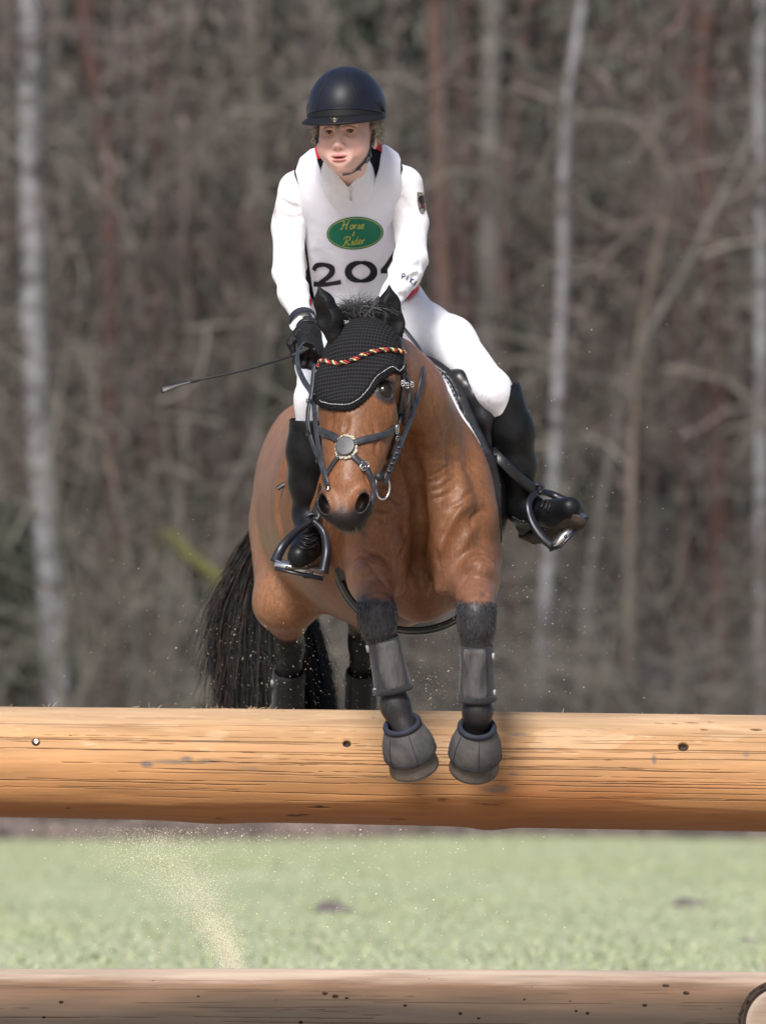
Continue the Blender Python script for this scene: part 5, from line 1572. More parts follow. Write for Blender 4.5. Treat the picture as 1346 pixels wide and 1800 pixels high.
# the dark underside fold between hem and peak
nn_ = 34; lowarc = np.array([Fc(0.003 + 0.111 * math.sin(math.radians(a)), -0.022 + 0.134 * math.cos(math.radians(a)), 0.046 - 0.006 * (1 - math.cos(math.radians(a)))) for a in np.linspace(-84, 84, nn_)])
m = MB(); st_v = np.vstack([arc + FR @ V(0, 0.001, 0), lowarc + FR @ V(0, 0.006, 0)]); ii_ = np.arange(nn_ - 1)
m.add(st_v, np.stack([ii_, ii_ + 1, ii_ + 1 + nn_, ii_ + nn_], -1)); m.build('peak_fold', M_peak, helmet)
m = MB()
for a0, a1 in ((-33, -22), (33, 20)):
    sm_ = np.array([hpt(math.radians(a0 + (a1 - a0) * u ** 2), 0.062 + 0.108 * u) for u in np.linspace(0, 1, 16)]); m.tube(sm_, 0.0017, 6)
for u_ in (1, -1):
    for d_ in (62, 69, 76):   # gathers at the sides
        g_ = np.array([hpt(math.radians(u_ * (d_ + 6 * w - (d_ - 86) * w * 0.5)), 0.085 - 0.036 * w) for w in np.linspace(0, 1, 8)]); m.tube(g_, np.linspace(0.0004, 0.0018, 8), 6)
m.build('seam', M_peak, helmet)
def on_peak(x, f): return Fc(x, f, 0) 
M_gold = simple('dull_gold', (0.55, 0.47, 0.28), 0.35, metal=0.7)
m = MB()
pkb = BVHTree.FromPolygons([tuple(p) for p in vv], [tuple(int(x) for x in f) for f in f1])
for pl in ([(580, 206), (588, 214), (596, 206)], [(584.5, 207.5), (588, 211), (591.5, 207.5)], [(586, 208), (587, 206.5), (588, 208), (589, 206.5), (590, 208)]):
    h3 = bvh_hit(pkb, catmull(np.array(pl, float), 9) if len(pl) == 3 and False else np.array(pl, float), 0.0015)
    m.tube(h3, 0.0010, 6)
m.build('emblem', M_gold, helmet)
# harness
m = MB(); px_first = False
m_side = MB(); h3 = fsurf.hit(catmull(np.array([(549, 219), (554, 236), (559, 251)], float), 16), 0.004); m_side.strap(h3, fsurf.grad(h3), 0.012, 0.0025); m_side.build('chin_strap', M_strap, helmet)
for pl, w in (([(659, 216), (656, 235), (653, 252), (647, 268), (638, 284), (626, 297)], 0.012),):
    h3 = fsurf.hit(catmull(np.array(pl, float), 22), 0.004, 19.5, 21); m.strap(h3, fsurf.grad(h3), w, 0.0025)
h3 = fsurf.hit(catmull(np.array([(626, 297), (614, 303), (602, 305)], float), 12), 0.004, 19.5, 21); m.strap(h3, fsurf.grad(h3), 0.007, 0.0022)
m.build('chin_strap', M_strap, helmet)
M_smoke = simple('smoke_plastic', (0.10, 0.11, 0.13), 0.3)
for px, py, s_ in ((652, 250, 1.0), (646, 271, 0.8), (640, 281, 0.8), (630, 294, 0.6)):
    c = fsurf.hit(np.array([(px, py)], float), 0.008, 19.5, 21)[0]; m = MB(); m.box(c, V(0.010, 0.006, 0.012) * s_, FR); m.build('buckle', M_smoke, helmet)
# fair curls below the helmet at both sides
N = 340; sd = np.where(RNG.random(N) < 0.35, -1.0, 1.0)
b0_ = np.array([Fc(s_ * RNG.uniform(0.074, 0.092), RNG.uniform(-0.06, 0.0), RNG.uniform(-0.005, 0.032)) for s_ in sd])
S = 16; tt = np.linspace(0, 1, S); rad = RNG.uniform(0.004, 0.011, N); ph = RNG.uniform(0, 6.28, N); tn = RNG.uniform(5, 11, N); ln = RNG.uniform(0.015, 0.048, N)
loc = np.stack([rad[:, None] * np.cos(ph[:, None] + tn[:, None] * tt) + (sd * 0.006)[:, None] * tt, rad[:, None] * np.sin(ph[:, None] + tn[:, None] * tt), -ln[:, None] * tt], -1)
pth = b0_[:, None] + loc @ FR.T
pv, pf, pc = strands(pth, np.linspace(0.0007, 0.0004, S), V(0.55, 0.46, 0.35) * RNG.uniform(0.5, 1.4, (N, 1)))
th_ = NT('fair_hair', 0.45, 0.5); th_.base(th_.vcol())
tag(obj('hair', mesh_np('hair', pv, pf, True, {'Col': pc}), th_.m, rider), kind='stuff')

# ---- torso and sleeves
up_t = nrm(P(612, 330, 0.38) - P(640, 560, 0.72)); nt = nrm(V(0, -1, 0) - up_t * (V(0, -1, 0) @ up_t))   # torso's up and front
torso = SDF()
torso.cone(P(640, 545, 0.70), P(618, 430, 0.56), 0.150, 0.150, 0.05, ax=nt, sc=0.72)
torso.cone(P(618, 430, 0.56), P(613, 355, 0.44), 0.150, 0.130, 0.05, ax=nt, sc=0.74)
torso.cone(P(553, 322, 0.42), P(675, 316, 0.42), 0.060, 0.060, 0.05)
torso.cone(P(575, 300, 0.40), P(648, 294, 0.40), 0.058, 0.058, 0.05)
torso.cone(P(610, 300, 0.385), P(608, 286, 0.35), 0.066, 0.058, 0.03)
shirt = SDF(); shirt.ops = list(torso.ops)
shirt.cone(P(612, 352, 0.415), P(610, 316, 0.315), 0.074, 0.069, 0.04)
shirt.cone(P(610, 316, 0.315), P(609, 272, 0.265), 0.069, 0.069, 0.02)
armL = [P(523, 334, 0.42), P(507, 400, 0.42), P(508, 480, 0.36), P(516, 515, 0.28), P(531, 560, 0.17)]
shirt.chain(armL, [0.058, 0.047, 0.043, 0.041, 0.029], 0.02)
armR = [P(708, 326, 0.42), P(722, 390, 0.42), P(722, 455, 0.35), P(712, 480, 0.27), P(683, 530, 0.15)]
shirt.chain(armR, [0.058, 0.047, 0.045, 0.043, 0.033], 0.02)
# creases and folds
for a, b in [((486, 470), (528, 482)), ((484, 492), (530, 500)), ((486, 508), (534, 520)), ((490, 352), (524, 366)), ((488, 376), (528, 384)), ((704, 350), (726, 372)), ((696, 430), (745, 438)), ((700, 470), (742, 462)), ((708, 492), (738, 480)), ((684, 505), (716, 520))]:
    pp = shirt.hit(catmull(np.array([a, ((a[0] + b[0]) / 2, (a[1] + b[1]) / 2 + 4), b], float), 6), 0.006, 19.3, 21.5)
    for i_ in range(5): shirt.cone(pp[i_], pp[i_ + 1], 0.009, 0.009, 0.012, 'sub')
# stand-up collar, zip placket
collar_pts = [(574, 283), (590, 305), (611, 322)], [(650, 278), (634, 304), (617, 322)]
def shirt_folds(X, d):
    m = np.abs(d) < 0.02
    if not m.any(): return d
    Y = X[m]; w = noise3(Y, 7, 3, 2)
    r = 1 - np.abs(noise3(Y * V(0.55, 0.55, 1.7) + 0.05 * w[:, None] + Y[:, [0]] * V(0, 0, 0.8), 16, 6, 1)) * 2
    px, py = topx(Y)
    el = np.exp(-((py - 490) / 45) ** 2) + 0.5 * np.exp(-((py - 365) / 30) ** 2) + 0.25
    vcut = ((329 - np.abs(px - 612) * 1.30) - py) * 0.0010       # open V of the stand-up collar
    vcut = np.where((py < 334) & (np.abs(px - 611) < 55) & (Y[:, 1] < 0.40), np.maximum(vcut, Y[:, 2] - P(0, 284, 0.3)[2]), -1)
    out = d.copy(); out[m] = d[m] - 0.0030 * el * np.clip(r, -0.5, 1) + 0.002 * w
    out[m] = np.maximum(out[m], vcut)
    return out
v, qd = sculpt(shirt, 0.0038, 2, post=shirt_folds, lo=P(440, 585, 0.2) - V(0, 0.35, 0), hi=P(800, 225, 0.6) + V(0, 0.4, 0))
shirt_o = obj('shirt', mesh_np('shirt', v, qd), M_shirt, rider)
ssurf = Surf(v, qd)
shirt_b = BVHTree.FromPolygons([tuple(p) for p in v], [tuple(int(x) for x in f) for f in qd])
m = MB(); zp = bvh_hit(shirt_b, np.array([(616, 322), (617, 330), (617, 340), (617, 352)], float), 0.006); m.strap(zp, V(0, -1, 0.3), 0.006, 0.002)
m.box(zp[0] + V(0, -0.004, 0.004), (0.005, 0.003, 0.012)); m.build('zip', simple('zip_metal', (0.55, 0.55, 0.58), 0.35, metal=0.6), shirt_o)

# ---- body protector (seen at neckline and armholes) and number bib
def shell(sdf, a, b, poly, h=0.0034, soft=0.0):
    def post(X, d):
        out = np.maximum(d - b, a - d); k = np.abs(out) < 0.02
        if k.any():
            px, py = topx(X[k]); out[k] = np.maximum(out[k], poly_sd(np.stack([px, py], -1), poly) * 0.00165)
        return out
    v, qd = surfnet(*sdf.grid(h, post=post, far=0.045)); return relax(v, qd, 2), qd
VEST = [(553, 256), (600, 236), (668, 250), (700, 262), (709, 300), (706, 350), (700, 400), (690, 470), (737, 498), (735, 512), (704, 530), (560, 545), (537, 505), (536, 480), (540, 470), (530, 400), (520, 360), (515, 318), (518, 290)]
neck_v = SDF()
NECKV = [(576, 268), (580, 300), (592, 332), (600, 360), (634, 360), (642, 330), (650, 298), (652, 262), (640, 236), (590, 236)]
def shell2(sdf, a, b, outer, hole, h, folds=0.0):
    def post(X, d):
        out = np.maximum(d - b, a - d); k = np.abs(out) < 0.02
        if not k.any(): return out
        X = X[k]; d = d[k]
        px, py = topx(X); p2 = np.stack([px, py], -1)
        e = np.maximum(poly_sd(p2, outer), -poly_sd(p2, hole)) * 0.00165
        if folds:
            w = noise3(X, 5, 13, 2)
            r = 1 - np.abs(noise3(np.stack([X[:, 0] * 1.5 + 0.35 * X[:, 2], X[:, 1], X[:, 2] * 0.45], -1) + 0.05 * w[:, None], 11, 16, 2)) * 2
            d = d - folds * (0.3 + sstep(300, 420, py)) * np.clip(r, -0.6, 1) - folds * 0.6 * w
        out[k] = np.maximum(np.maximum(d - b, a - d), e)
        return out
    v, qd = surfnet(*sdf.grid(h, post=post, far=0.045)); return relax(v, qd, 2), qd
v, qd = shell2(torso, 0.002, 0.011, VEST, NECKV, 0.0036)
vest = obj('body_protector', mesh_np('body_protector', v, qd), M_vest, rider)
# red tops of its shoulders and red hem corners
for nm, pl, dpt in (('red_panel', [(549, 262), (562, 253), (574, 262), (563, 277), (556, 282), (551, 270)], 0.0165), ('red_panel', [(652, 246), (664, 244), (674, 256), (673, 268), (664, 264), (653, 257)], 0.0165),
               ('red_hem', [(533, 494), (540, 498), (549, 530), (546, 540), (539, 524)], 0.020), ('red_hem', [(737, 492), (739, 502), (735, 512), (716, 526), (712, 520)], 0.022)):
    try:
        v, qd = shell(torso, 0.008, dpt, pl, 0.0026)
        if len(v): obj(nm, mesh_np(nm, v, qd), M_red, vest)
    except Exception as ex: print('panel', nm, ex)
BIB = [(519, 300), (527, 277), (545, 262), (556, 258), (568, 262), (600, 200), (655, 200), (668, 257), (681, 249), (697, 260), (704, 280), (704, 300), (708, 345), (704, 372), (695, 400), (693, 440), (694, 480), (690, 560), (560, 560), (548, 500), (540, 440), (531, 385), (526, 330)]
NECKB = [(553, 262), (560, 290), (572, 325), (590, 344), (615, 352), (638, 346), (655, 326), (666, 296), (671, 262), (672, 190), (550, 190)]
v, qd = shell2(torso, 0.0115, 0.0190, BIB, NECKB, 0.0025, 0.0042)
bib = obj('number_bib', mesh_np('number_bib', v, qd), M_bib, rider)
bib_b = BVHTree.FromPolygons([tuple(p) for p in v], [tuple(int(x) for x in f) for f in qd])
m = MB()
nk = bvh_hit(bib_b, catmull(np.array([(552, 266), (561, 294), (573, 326), (590, 345), (615, 353), (638, 347), (655, 327), (666, 298), (671, 266)], float) + V(0, 3), 50), 0.0005)
m.tube(nk, 0.0026, 6); m.build('binding', M_bib, bib)

# ---- lettering and the oval badge
def flat(name, bvh, pts_px, tris, mat, parent, lift):
    v = bvh_hit(bvh, pts_px, lift)
    return obj(name, mesh_np(name, v, np.asarray(tris), True), mat, parent)
def grid_poly(poly_in, cx, cy, rings=10):
    """fan of rings so the patch follows the cloth"""
    p = np.asarray(poly_in, float); n = len(p); c = np.array([cx, cy])
    v = [c + (p - c) * (r / rings) for r in range(1, rings + 1)]
    v = np.vstack([c[None]] + v)
    f = []
    k = np.arange(n); kn = (k + 1) % n
    q4 = np.vstack([np.stack([1 + r * n + k, 1 + r * n + kn, 1 + (r + 1) * n + kn, 1 + (r + 1) * n + k], -1) for r in range(rings - 1)])
    t3 = np.stack([np.zeros(n, int), 1 + kn, 1 + k], -1)
    return v, [q4, t3]
a = np.linspace(0, 2 * np.pi, 72, endpoint=False)
oc = np.array([624, 409.5]); rot = math.radians(-3)
def oval(rx, ry): return np.stack([oc[0] + rx * np.cos(a) * math.cos(rot) - ry * np.sin(a) * math.sin(rot), oc[1] + rx * np.cos(a) * math.sin(rot) + ry * np.sin(a) * math.cos(rot)], -1)
gv_, gf_ = grid_poly(oval(50, 28.7), *oc)
M_green = cloth('green_print', (0.010, 0.145, 0.085), 0.55, 0.2, 14, 0, 0.1)
badge = obj('badge', mesh_np('badge', bvh_hit(bib_b, gv_, 0.0018), [x if x.shape[1] == 4 else x for x in gf_]), M_green, bib)
M_yel = simple('yellow_print', (0.50, 0.50, 0.085), 0.6)
M_ink = simple('black_print', (0.012, 0.010, 0.020), 0.6, 0.3)
def pen(m, bvh, pts, w, lift, n=None):
    """a pen stroke laid on the cloth; w in photo pixels, may vary"""
    p = catmull(np.array(pts, float), n or max(6, 5 * len(pts))); w_ = np.interp(np.linspace(0, 1, len(p)), np.linspace(0, 1, len(np.atleast_1d(w))), np.atleast_1d(w)) if np.ndim(w) else np.full(len(p), float(w))
    t_ = nrm(np.gradient(p, axis=0)); nn = np.stack([-t_[:, 1], t_[:, 0]], -1)
    k = 5; rows = [p + nn * (w_ * u)[:, None] for u in np.linspace(-0.5, 0.5, k)]
    v = bvh_hit(bvh, np.stack(rows, 1).reshape(-1, 2), lift)
    i = np.arange(len(p) - 1)[:, None] * k; j = np.arange(k - 1)[None]
    m.add(v, np.stack([i + j, i + j + 1, i + k + j + 1, i + k + j], -1).reshape(-1, 4))
m = MB(); ov = oval(47.2, 26.2); pen(m, bib_b, np.vstack([ov, ov[:2]]), 0.9, 0.0027, 110); m.build('badge_ring', M_yel, badge)
# script letters: strokes in a box (x to the right, y up, height 1), slanted
GL = {
 'H': (1.25, [[(0.02, 0.80), (0.05, 0.98), (0.25, 0.98), (0.32, 0.7), (0.24, 0.15), (0.08, 0.0), (0.0, 0.12)], [(1.02, 0.98), (0.88, 0.9), (0.78, 0.45), (0.74, 0.08), (0.86, 0.0), (0.98, 0.12)], [(0.12, 0.46), (0.4, 0.54), (0.8, 0.52)]]),
 'R': (1.15, [[(0.0, 0.72), (0.12, 0.95), (0.5, 1.0), (0.85, 0.92), (0.86, 0.66), (0.6, 0.50), (0.36, 0.50)], [(0.40, 0.95), (0.36, 0.5), (0.26, 0.1), (0.10, 0.0), (0.0, 0.1)], [(0.46, 0.50), (0.66, 0.2), (0.86, 0.0), (1.05, 0.12)]]),
 'o': (0.56, [[(0.30, 0.48), (0.12, 0.42), (0.05, 0.2), (0.16, 0.0), (0.34, 0.04), (0.44, 0.25), (0.36, 0.45), (0.28, 0.48)], [(0.36, 0.44), (0.58, 0.42)]]),
 'r': (0.50, [[(0.02, 0.1), (0.12, 0.46), (0.10, 0.0)], [(0.11, 0.25), (0.25, 0.45), (0.44, 0.45)]]),
 's': (0.48, [[(0.0, 0.05), (0.26, 0.50), (0.22, 0.34), (0.36, 0.14), (0.24, 0.0), (0.04, 0.06)], [(0.24, 0.0), (0.50, 0.10)]]),
 'e': (0.50, [[(0.04, 0.18), (0.30, 0.28), (0.36, 0.44), (0.22, 0.50), (0.06, 0.28), (0.12, 0.04), (0.28, 0.0), (0.48, 0.14)]]),
 'i': (0.34, [[(0.04, 0.3), (0.16, 0.48), (0.12, 0.08), (0.20, 0.0), (0.34, 0.12)], [(0.17, 0.66), (0.18, 0.70)]]),
 'd': (0.62, [[(0.36, 0.44), (0.18, 0.46), (0.05, 0.24), (0.10, 0.02), (0.26, 0.04), (0.40, 0.3)], [(0.50, 0.98), (0.40, 0.4), (0.38, 0.06), (0.46, 0.0), (0.60, 0.12)]]),
 '&': (0.8, [[(0.70, 0.05), (0.25, 0.62), (0.30, 0.90), (0.48, 0.92), (0.48, 0.70), (0.10, 0.30), (0.14, 0.02), (0.42, 0.0), (0.66, 0.34)]]),
}
def script(m, text, x0, y0, hpx, wsc, slant, rotd, w):
    x = 0.0; cr_, sr_ = math.cos(rotd), math.sin(rotd)
    for ch in text:
        adv, sts = GL[ch]
        for st in sts:
            pts = []
            for (u, v_) in st:
                X = (x + u) * hpx * wsc + v_ * hpx * slant; Y = -v_ * hpx
                pts.append((x0 + X * cr_ - Y * sr_, y0 + X * sr_ + Y * cr_))
            pen(m, bib_b, pts, (w * 0.6, w * 1.25, w * 0.7), 0.0030, 4 * len(st) + 4)
        x += adv
m = MB(); script(m, 'Horse', 598, 403, 15.5, 0.82, 0.28, math.radians(-2), 1.3); m.build('lettering', M_yel, badge)
m = MB(); script(m, '&', 618.5, 414, 7.5, 0.9, 0.2, 0, 1.0); m.build('lettering', M_yel, badge)
m = MB(); script(m, 'Rider', 602, 431.5, 15, 0.84, 0.28, math.radians(-5), 1.3); m.build('lettering', M_yel, badge)
# 204
m = MB()
pen(m, bib_b, [(551, 475), (556, 467), (569, 465), (582, 470), (583, 479), (575, 488), (562, 497)], (7, 9, 7, 10, 10, 8, 7), 0.0022, 46)
m.build('number', M_ink, bib)
m = MB(); pen(m, bib_b, [(551, 499), (570, 500), (585, 498), (599, 495.5)], (9, 8, 7, 8), 0.0023, 22); m.build('number', M_ink, bib)
m = MB()
th0 = np.linspace(0, 2 * np.pi, 60)
zc = np.array([634.5, 477.5])
pen(m, bib_b, [(zc[0] + 22.5 * math.sin(x), zc[1] - 16.2 * math.cos(x)) for x in th0], np.abs(np.sin(th0)) * 7.5 + 5, 0.0022, 90)
m.build('number', M_ink, bib)
m = MB(); pen(m, bib_b, [(672, 477), (680, 466), (690, 450), (696, 440)], (9, 7, 6, 6), 0.0022, 22); m.build('number', M_ink, bib)
m = MB(); pen(m, bib_b, [(669, 477.5), (680, 477), (696, 474)], (6, 6, 6), 0.0024, 14); m.build('number', M_ink, bib)

# ---- badges on the sleeves
m = MB()
SH = [(733, 337), (741, 338), (749.5, 340), (750, 355), (748, 368), (743, 376), (737, 371), (734, 358)]
gv_, gf_ = grid_poly(catmull(np.array(SH + SH[:1], float), 40)[:-1], 742, 354, 6)
patch = obj('sleeve_patch', mesh_np('sleeve_patch', bvh_hit(shirt_b, gv_, 0.0022), gf_), simple('patch_grey', (0.16, 0.15, 0.14), 0.8), shirt_o)
m = MB()
pen(m, shirt_b, [(742, 342), (741.5, 352), (742, 366)], (3, 5, 2), 0.0032)
for sg, dx in ((-1, -1), (1, 1)):
    for q_ in range(3):
        pen(m, shirt_b, [(742 + dx * 1.5, 347), (742 + dx * (3 + q_ * 1.3), 345 + q_), (742 + dx * (3.4 + q_ * 1.6), 358 - q_ * 2)], (2, 1.6, 0.8), 0.0032)
    pen(m, shirt_b, [(742, 361), (742 + dx * 4, 366), (742 + dx * 4.6, 369)], (1.6, 1.2, 1), 0.0032)
m.build('eagle', simple('patch_black', (0.012, 0.012, 0.012), 0.8), patch)
m = MB(); pen(m, shirt_b, [(736, 341), (742, 342), (746, 341)], 2.2, 0.0034)
m.build('patch_trim', simple('patch_gold', (0.42, 0.30, 0.14), 0.7), patch)
m = MB(); pen(m, shirt_b, [(737.5, 361.5), (740, 363.5)], 2, 0.0035); pen(m, shirt_b, [(745, 361), (747.5, 363)], 2, 0.0035); m.build('patch_red', simple('patch_redthread', (0.4, 0.05, 0.03), 0.7), patch)
m = MB()                                                   # PIK on the cuff
for st in ([(705.5, 489), (707, 480)], [(706.5, 481), (711, 480.5), (711.5, 484.5), (706.5, 485.5)], [(714.5, 492), (717, 484)], [(720, 496), (723.5, 487.5)], [(727.5, 490.5), (721.8, 492.5), (725, 500)], [(727, 502), (730.5, 494.5)], [(730.5, 494.5), (733, 495.5)], [(728.5, 498.5), (731, 499.3)]):
    pen(m, shirt_b, st, 1.7, 0.0028, 6)
m.build('cuff_lettering', simple('navy_print', (0.015, 0.03, 0.11), 0.7), shirt_o)
m = MB(); pen(m, shirt_b, [(482.5, 352), (483.5, 368), (482.8, 384)], 4.5, 0.0025); m.build('sleeve_tab', simple('pale_red_print', (0.62, 0.50, 0.52), 0.7), shirt_o)

# ---- breeches
br_ = SDF()
br_.ell(P(645, 545, 0.76), V(0.175, 0.15, 0.15), None, 0.05)
br_.ell(P(650, 590, 0.80), V(0.19, 0.17, 0.12), None, 0.05)
br_.cone(P(690, 560, 0.74), P(790, 602, 0.54), 0.106, 0.074, 0.04)
br_.cone(P(790, 602, 0.54), P(864, 684, 0.37), 0.074, 0.052, 0.03)
br_.cone(P(864, 684, 0.37), P(884, 722, 0.40), 0.053, 0.048, 0.03)
br_.cone(P(600, 570, 0.74), P(568, 640, 0.50), 0.106, 0.076, 0.04)
br_.cone(P(568, 640, 0.50), P(551, 700, 0.34), 0.074, 0.050, 0.03)
br_.cone(P(551, 700, 0.34), P(547, 765, 0.37), 0.050, 0.046, 0.03)
def br_folds(X, d):
    m = np.abs(d) < 0.02
    if not m.any(): return d
    Y = X[m]; w = noise3(Y, 6, 23, 2)
    r = 1 - np.abs(noise3(np.stack([Y[:, 0] + 0.9 * Y[:, 2], Y[:, 1], Y[:, 2] * 0.8], -1) + 0.05 * w[:, None], 13, 26, 1)) * 2
    px, py = topx(Y)
    k = 0.35 + np.exp(-((px - 735) / 40) ** 2 - ((py - 545) / 40) ** 2) + 0.9 * np.exp(-((px - 872) / 25) ** 2 - ((py - 700) / 30) ** 2)
    out = d.copy(); out[m] = d[m] - 0.0028 * k * np.clip(r, -0.5, 1) + 0.0015 * w
    return out
v, qd = sculpt(br_, 0.0042, 2, post=br_folds)
breeches = obj('breeches', mesh_np('breeches', v, qd), M_breech, rider)
br_b = BVHTree.FromPolygons([tuple(p) for p in v], [tuple(int(x) for x in f) for f in qd])
# silicone dots of the knee grip
m = MB(); c_ = []
for i_ in range(150):
    px, py = RNG.uniform(758, 862), 0; py = 612 + (px - 745) * 0.78 + RNG.uniform(-4, 16)
    l, nn, _, _ = br_b.ray_cast(*view_ray((px, py)))
    if l is not None: m.ball(np.array(l), 0.0012, None, 6, 4)
if m.v: tag(m.build('grip_dots', simple('silicone_grey', (0.45, 0.45, 0.48), 0.4), breeches), kind='stuff')

# ---- tall boots
def boot(calf, rads, ankle, heel, ball, toe, fr_dir, cuff_n, extra=None):
    b = SDF(); b.chain(calf, rads, 0.03)
    b.cone(calf[-1], heel, rads[-1] * 0.95, 0.036, 0.03)
    b.cone(calf[-1], (np.asarray(ball) + np.asarray(ankle)) / 2, rads[-1] * 0.9, 0.037, 0.03)
    b.cone(heel, ball, 0.034, 0.037, 0.02, ax=fr_dir, sc=0.9); b.cone(ball, toe, 0.042, 0.034, 0.02)
    if extra: extra(b)
    cn = nrm(cuff_n)
    def post(X, d):
        top = (X - calf[0]) @ cn - 0.010
        inn = np.minimum(-(d + 0.005), 0.05 - (calf[0] - X) @ cn)      # hollow cuff
        return np.maximum(np.maximum(d, top), inn)
    v, qd = surfnet(*b.grid(0.0036, post=post)); v = relax(v, qd, 2)
    return obj('boot', mesh_np('boot', v, qd), M_boot, rider), Surf(v, qd)
def slab(pts, w, h, upv, name, mat, parent):
    m = MB(); m.strap(np.array(pts), upv, w, h, bulge=0.0); return m.build(name, mat, parent)
# photo-right leg, seen from its inner front, foot turned out
rb, rbs = boot([P(881, 694, 0.395), P(899, 760, 0.43), P(906, 820, 0.47), P(914, 885, 0.52)], [0.062, 0.062, 0.056, 0.047], P(925, 905, 0.52), P(930, 922, 0.57), P(970, 903, 0.43), P(1001, 894, 0.37), V(0, 0, 1), V(-0.55, -0.05, 0.83))
slab([P(927, 948, 0.585), P(953, 945, 0.51), P(983, 932, 0.43), P(1008, 920, 0.375), P(1019, 909, 0.35)], [0.06, 0.056, 0.066, 0.07, 0.05], 0.010, V(-0.45, -0.1, -0.9), 'sole', M_sole, rb)
slab([P(926, 942, 0.60), P(942, 940, 0.55)], 0.058, 0.030, V(-0.3, -0.1, -0.9), 'heel', M_sole, rb)
# photo-left leg, nearly end-on
lb, lbs = boot([P(545, 742, 0.34), P(545, 795, 0.37), P(546, 850, 0.40), P(546, 905, 0.43)], [0.060, 0.064, 0.059, 0.046], P(545, 930, 0.40), P(553, 962, 0.45), P(536, 966, 0.30), P(526, 978, 0.215), V(0, 0, 1), V(0, -0.15, 1), lambda b: b.cone(P(534, 748, 0.36), P(535, 733, 0.36), 0.030, 0.024, 0.02))
slab([P(549, 1012, 0.46), P(541, 1003, 0.36), P(532, 1000, 0.27), P(522, 998, 0.205)], [0.055, 0.06, 0.074, 0.055], 0.010, V(0, -0.35, -0.95), 'sole', M_sole, lb)
slab([P(550, 1008, 0.47), P(546, 1006, 0.42)], 0.056, 0.030, V(0, -0.2, -1), 'heel', M_sole, lb)
def lace(bs, rows, parent):
    m = MB()
    for pl in rows:
        h3 = bs.hit(catmull(np.array(pl, float), 10), 0.0025, 19.6, 21.2); m.tube(h3, 0.0023, 6)
    m.build('laces', M_strap, parent)
lace(lbs, [[(527, 938), (541, 945), (556, 936)], [(525, 950), (541, 957), (557, 947)], [(528, 944), (542, 950), (555, 953)], [(522, 959), (538, 966), (555, 958)], [(526, 952), (540, 962), (554, 964)]], lb)
lace(rbs, [[(946, 876), (955, 882), (952, 893)], [(951, 874), (962, 882), (958, 897)], [(956, 880), (967, 887), (963, 900)]], rb)
# creases where the shaft folds at the ankle, strap and spur
m = MB()
h3 = rbs.hit(catmull(np.array([(900, 909), (915, 916), (930, 917), (940, 912)], float), 14), 0.003, 19.6, 21.5); m.strap(h3, rbs.grad(h3), 0.016, 0.003)
m.ball(rbs.hit(np.array([(921, 915.)]), 0.005, 19.6, 21.5)[0], (0.006, 0.006, 0.006)); m.build('spur_strap', M_strap, rb)

# ---- gloves with bent fingers
def glove(wrist, knuck, curl_c, fdir, side, name='glove'):
    """wrist -> knuckle line centre; fingers fold round curl_c; side = direction across the knuckles (index to little)"""
    g = SDF(); wrist = np.asarray(wrist); knuck = np.asarray(knuck); side = nrm(side)
    ax = nrm(knuck - wrist); pn = nrm(np.cross(side, ax))
    if pn @ (np.asarray(curl_c) - knuck) < 0: pn = -pn
    g.cone(wrist - ax * 0.02, wrist + ax * 0.02, 0.031, 0.030, 0.02)
    g.cone(wrist + ax * 0.025 + side * 0.016, knuck + side * 0.024, 0.021, 0.017, 0.02); g.cone(wrist + ax * 0.025 - side * 0.016, knuck - side * 0.024, 0.023, 0.018, 0.02); g.cone(wrist + ax * 0.03, knuck, 0.024, 0.018, 0.02)
    for i_, (off, L1, L2, L3) in enumerate(((-0.031, 0.040, 0.027, 0.020), (-0.0105, 0.044, 0.029, 0.021), (0.0105, 0.040, 0.027, 0.020), (0.030, 0.032, 0.021, 0.017))):
        k0 = knuck + side * off
        d1 = nrm(ax * 0.55 + pn * 0.85); p1 = k0 + d1 * L1
        d2 = nrm(-ax * 0.85 + pn * 0.5); p2 = p1 + d2 * L2
        d3 = nrm(-ax * 0.55 - pn * 0.9); p3 = p2 + d3 * L3
        g.chain([k0, p1, p2, p3], [0.0105, 0.0098, 0.0092, 0.0082], 0.006)
    t0 = wrist + ax * 0.035 - side * 0.034; t1 = t0 + nrm(ax * 0.6 + pn * 0.8 - side * 0.35) * 0.038; t2 = t1 + nrm(ax * 0.5 + pn * 0.6 + side * 0.5) * 0.030
    g.chain([t0, t1, t2], [0.0135, 0.0115, 0.0098], 0.01)
    v, qd = sculpt(g, 0.0024, 2)
    o = obj('glove', mesh_np('glove', v, qd), M_glove, rider)
    m = MB(); th = np.linspace(0, 2 * np.pi, 30); w_ = wrist - ax * 0.004
    ring = np.array([w_ + 0.0335 * (side * math.cos(x) + pn * math.sin(x)) for x in th]); m.strap(ring, np.array([side * math.cos(x) + pn * math.sin(x) for x in th]), 0.020, 0.003); m.build('wrist_tab', M_strap, o)
    return o
glove(P(541, 580, 0.13), P(548, 618, 0.03), P(545, 640, -0.02) + V(0.0, 0.02, 0), None, V(0.95, 0.2, -0.35))
glove(P(676, 540, 0.15), P(660, 568, 0.08), P(668, 600, 0.05), None, V(-0.95, 0.2, -0.2))

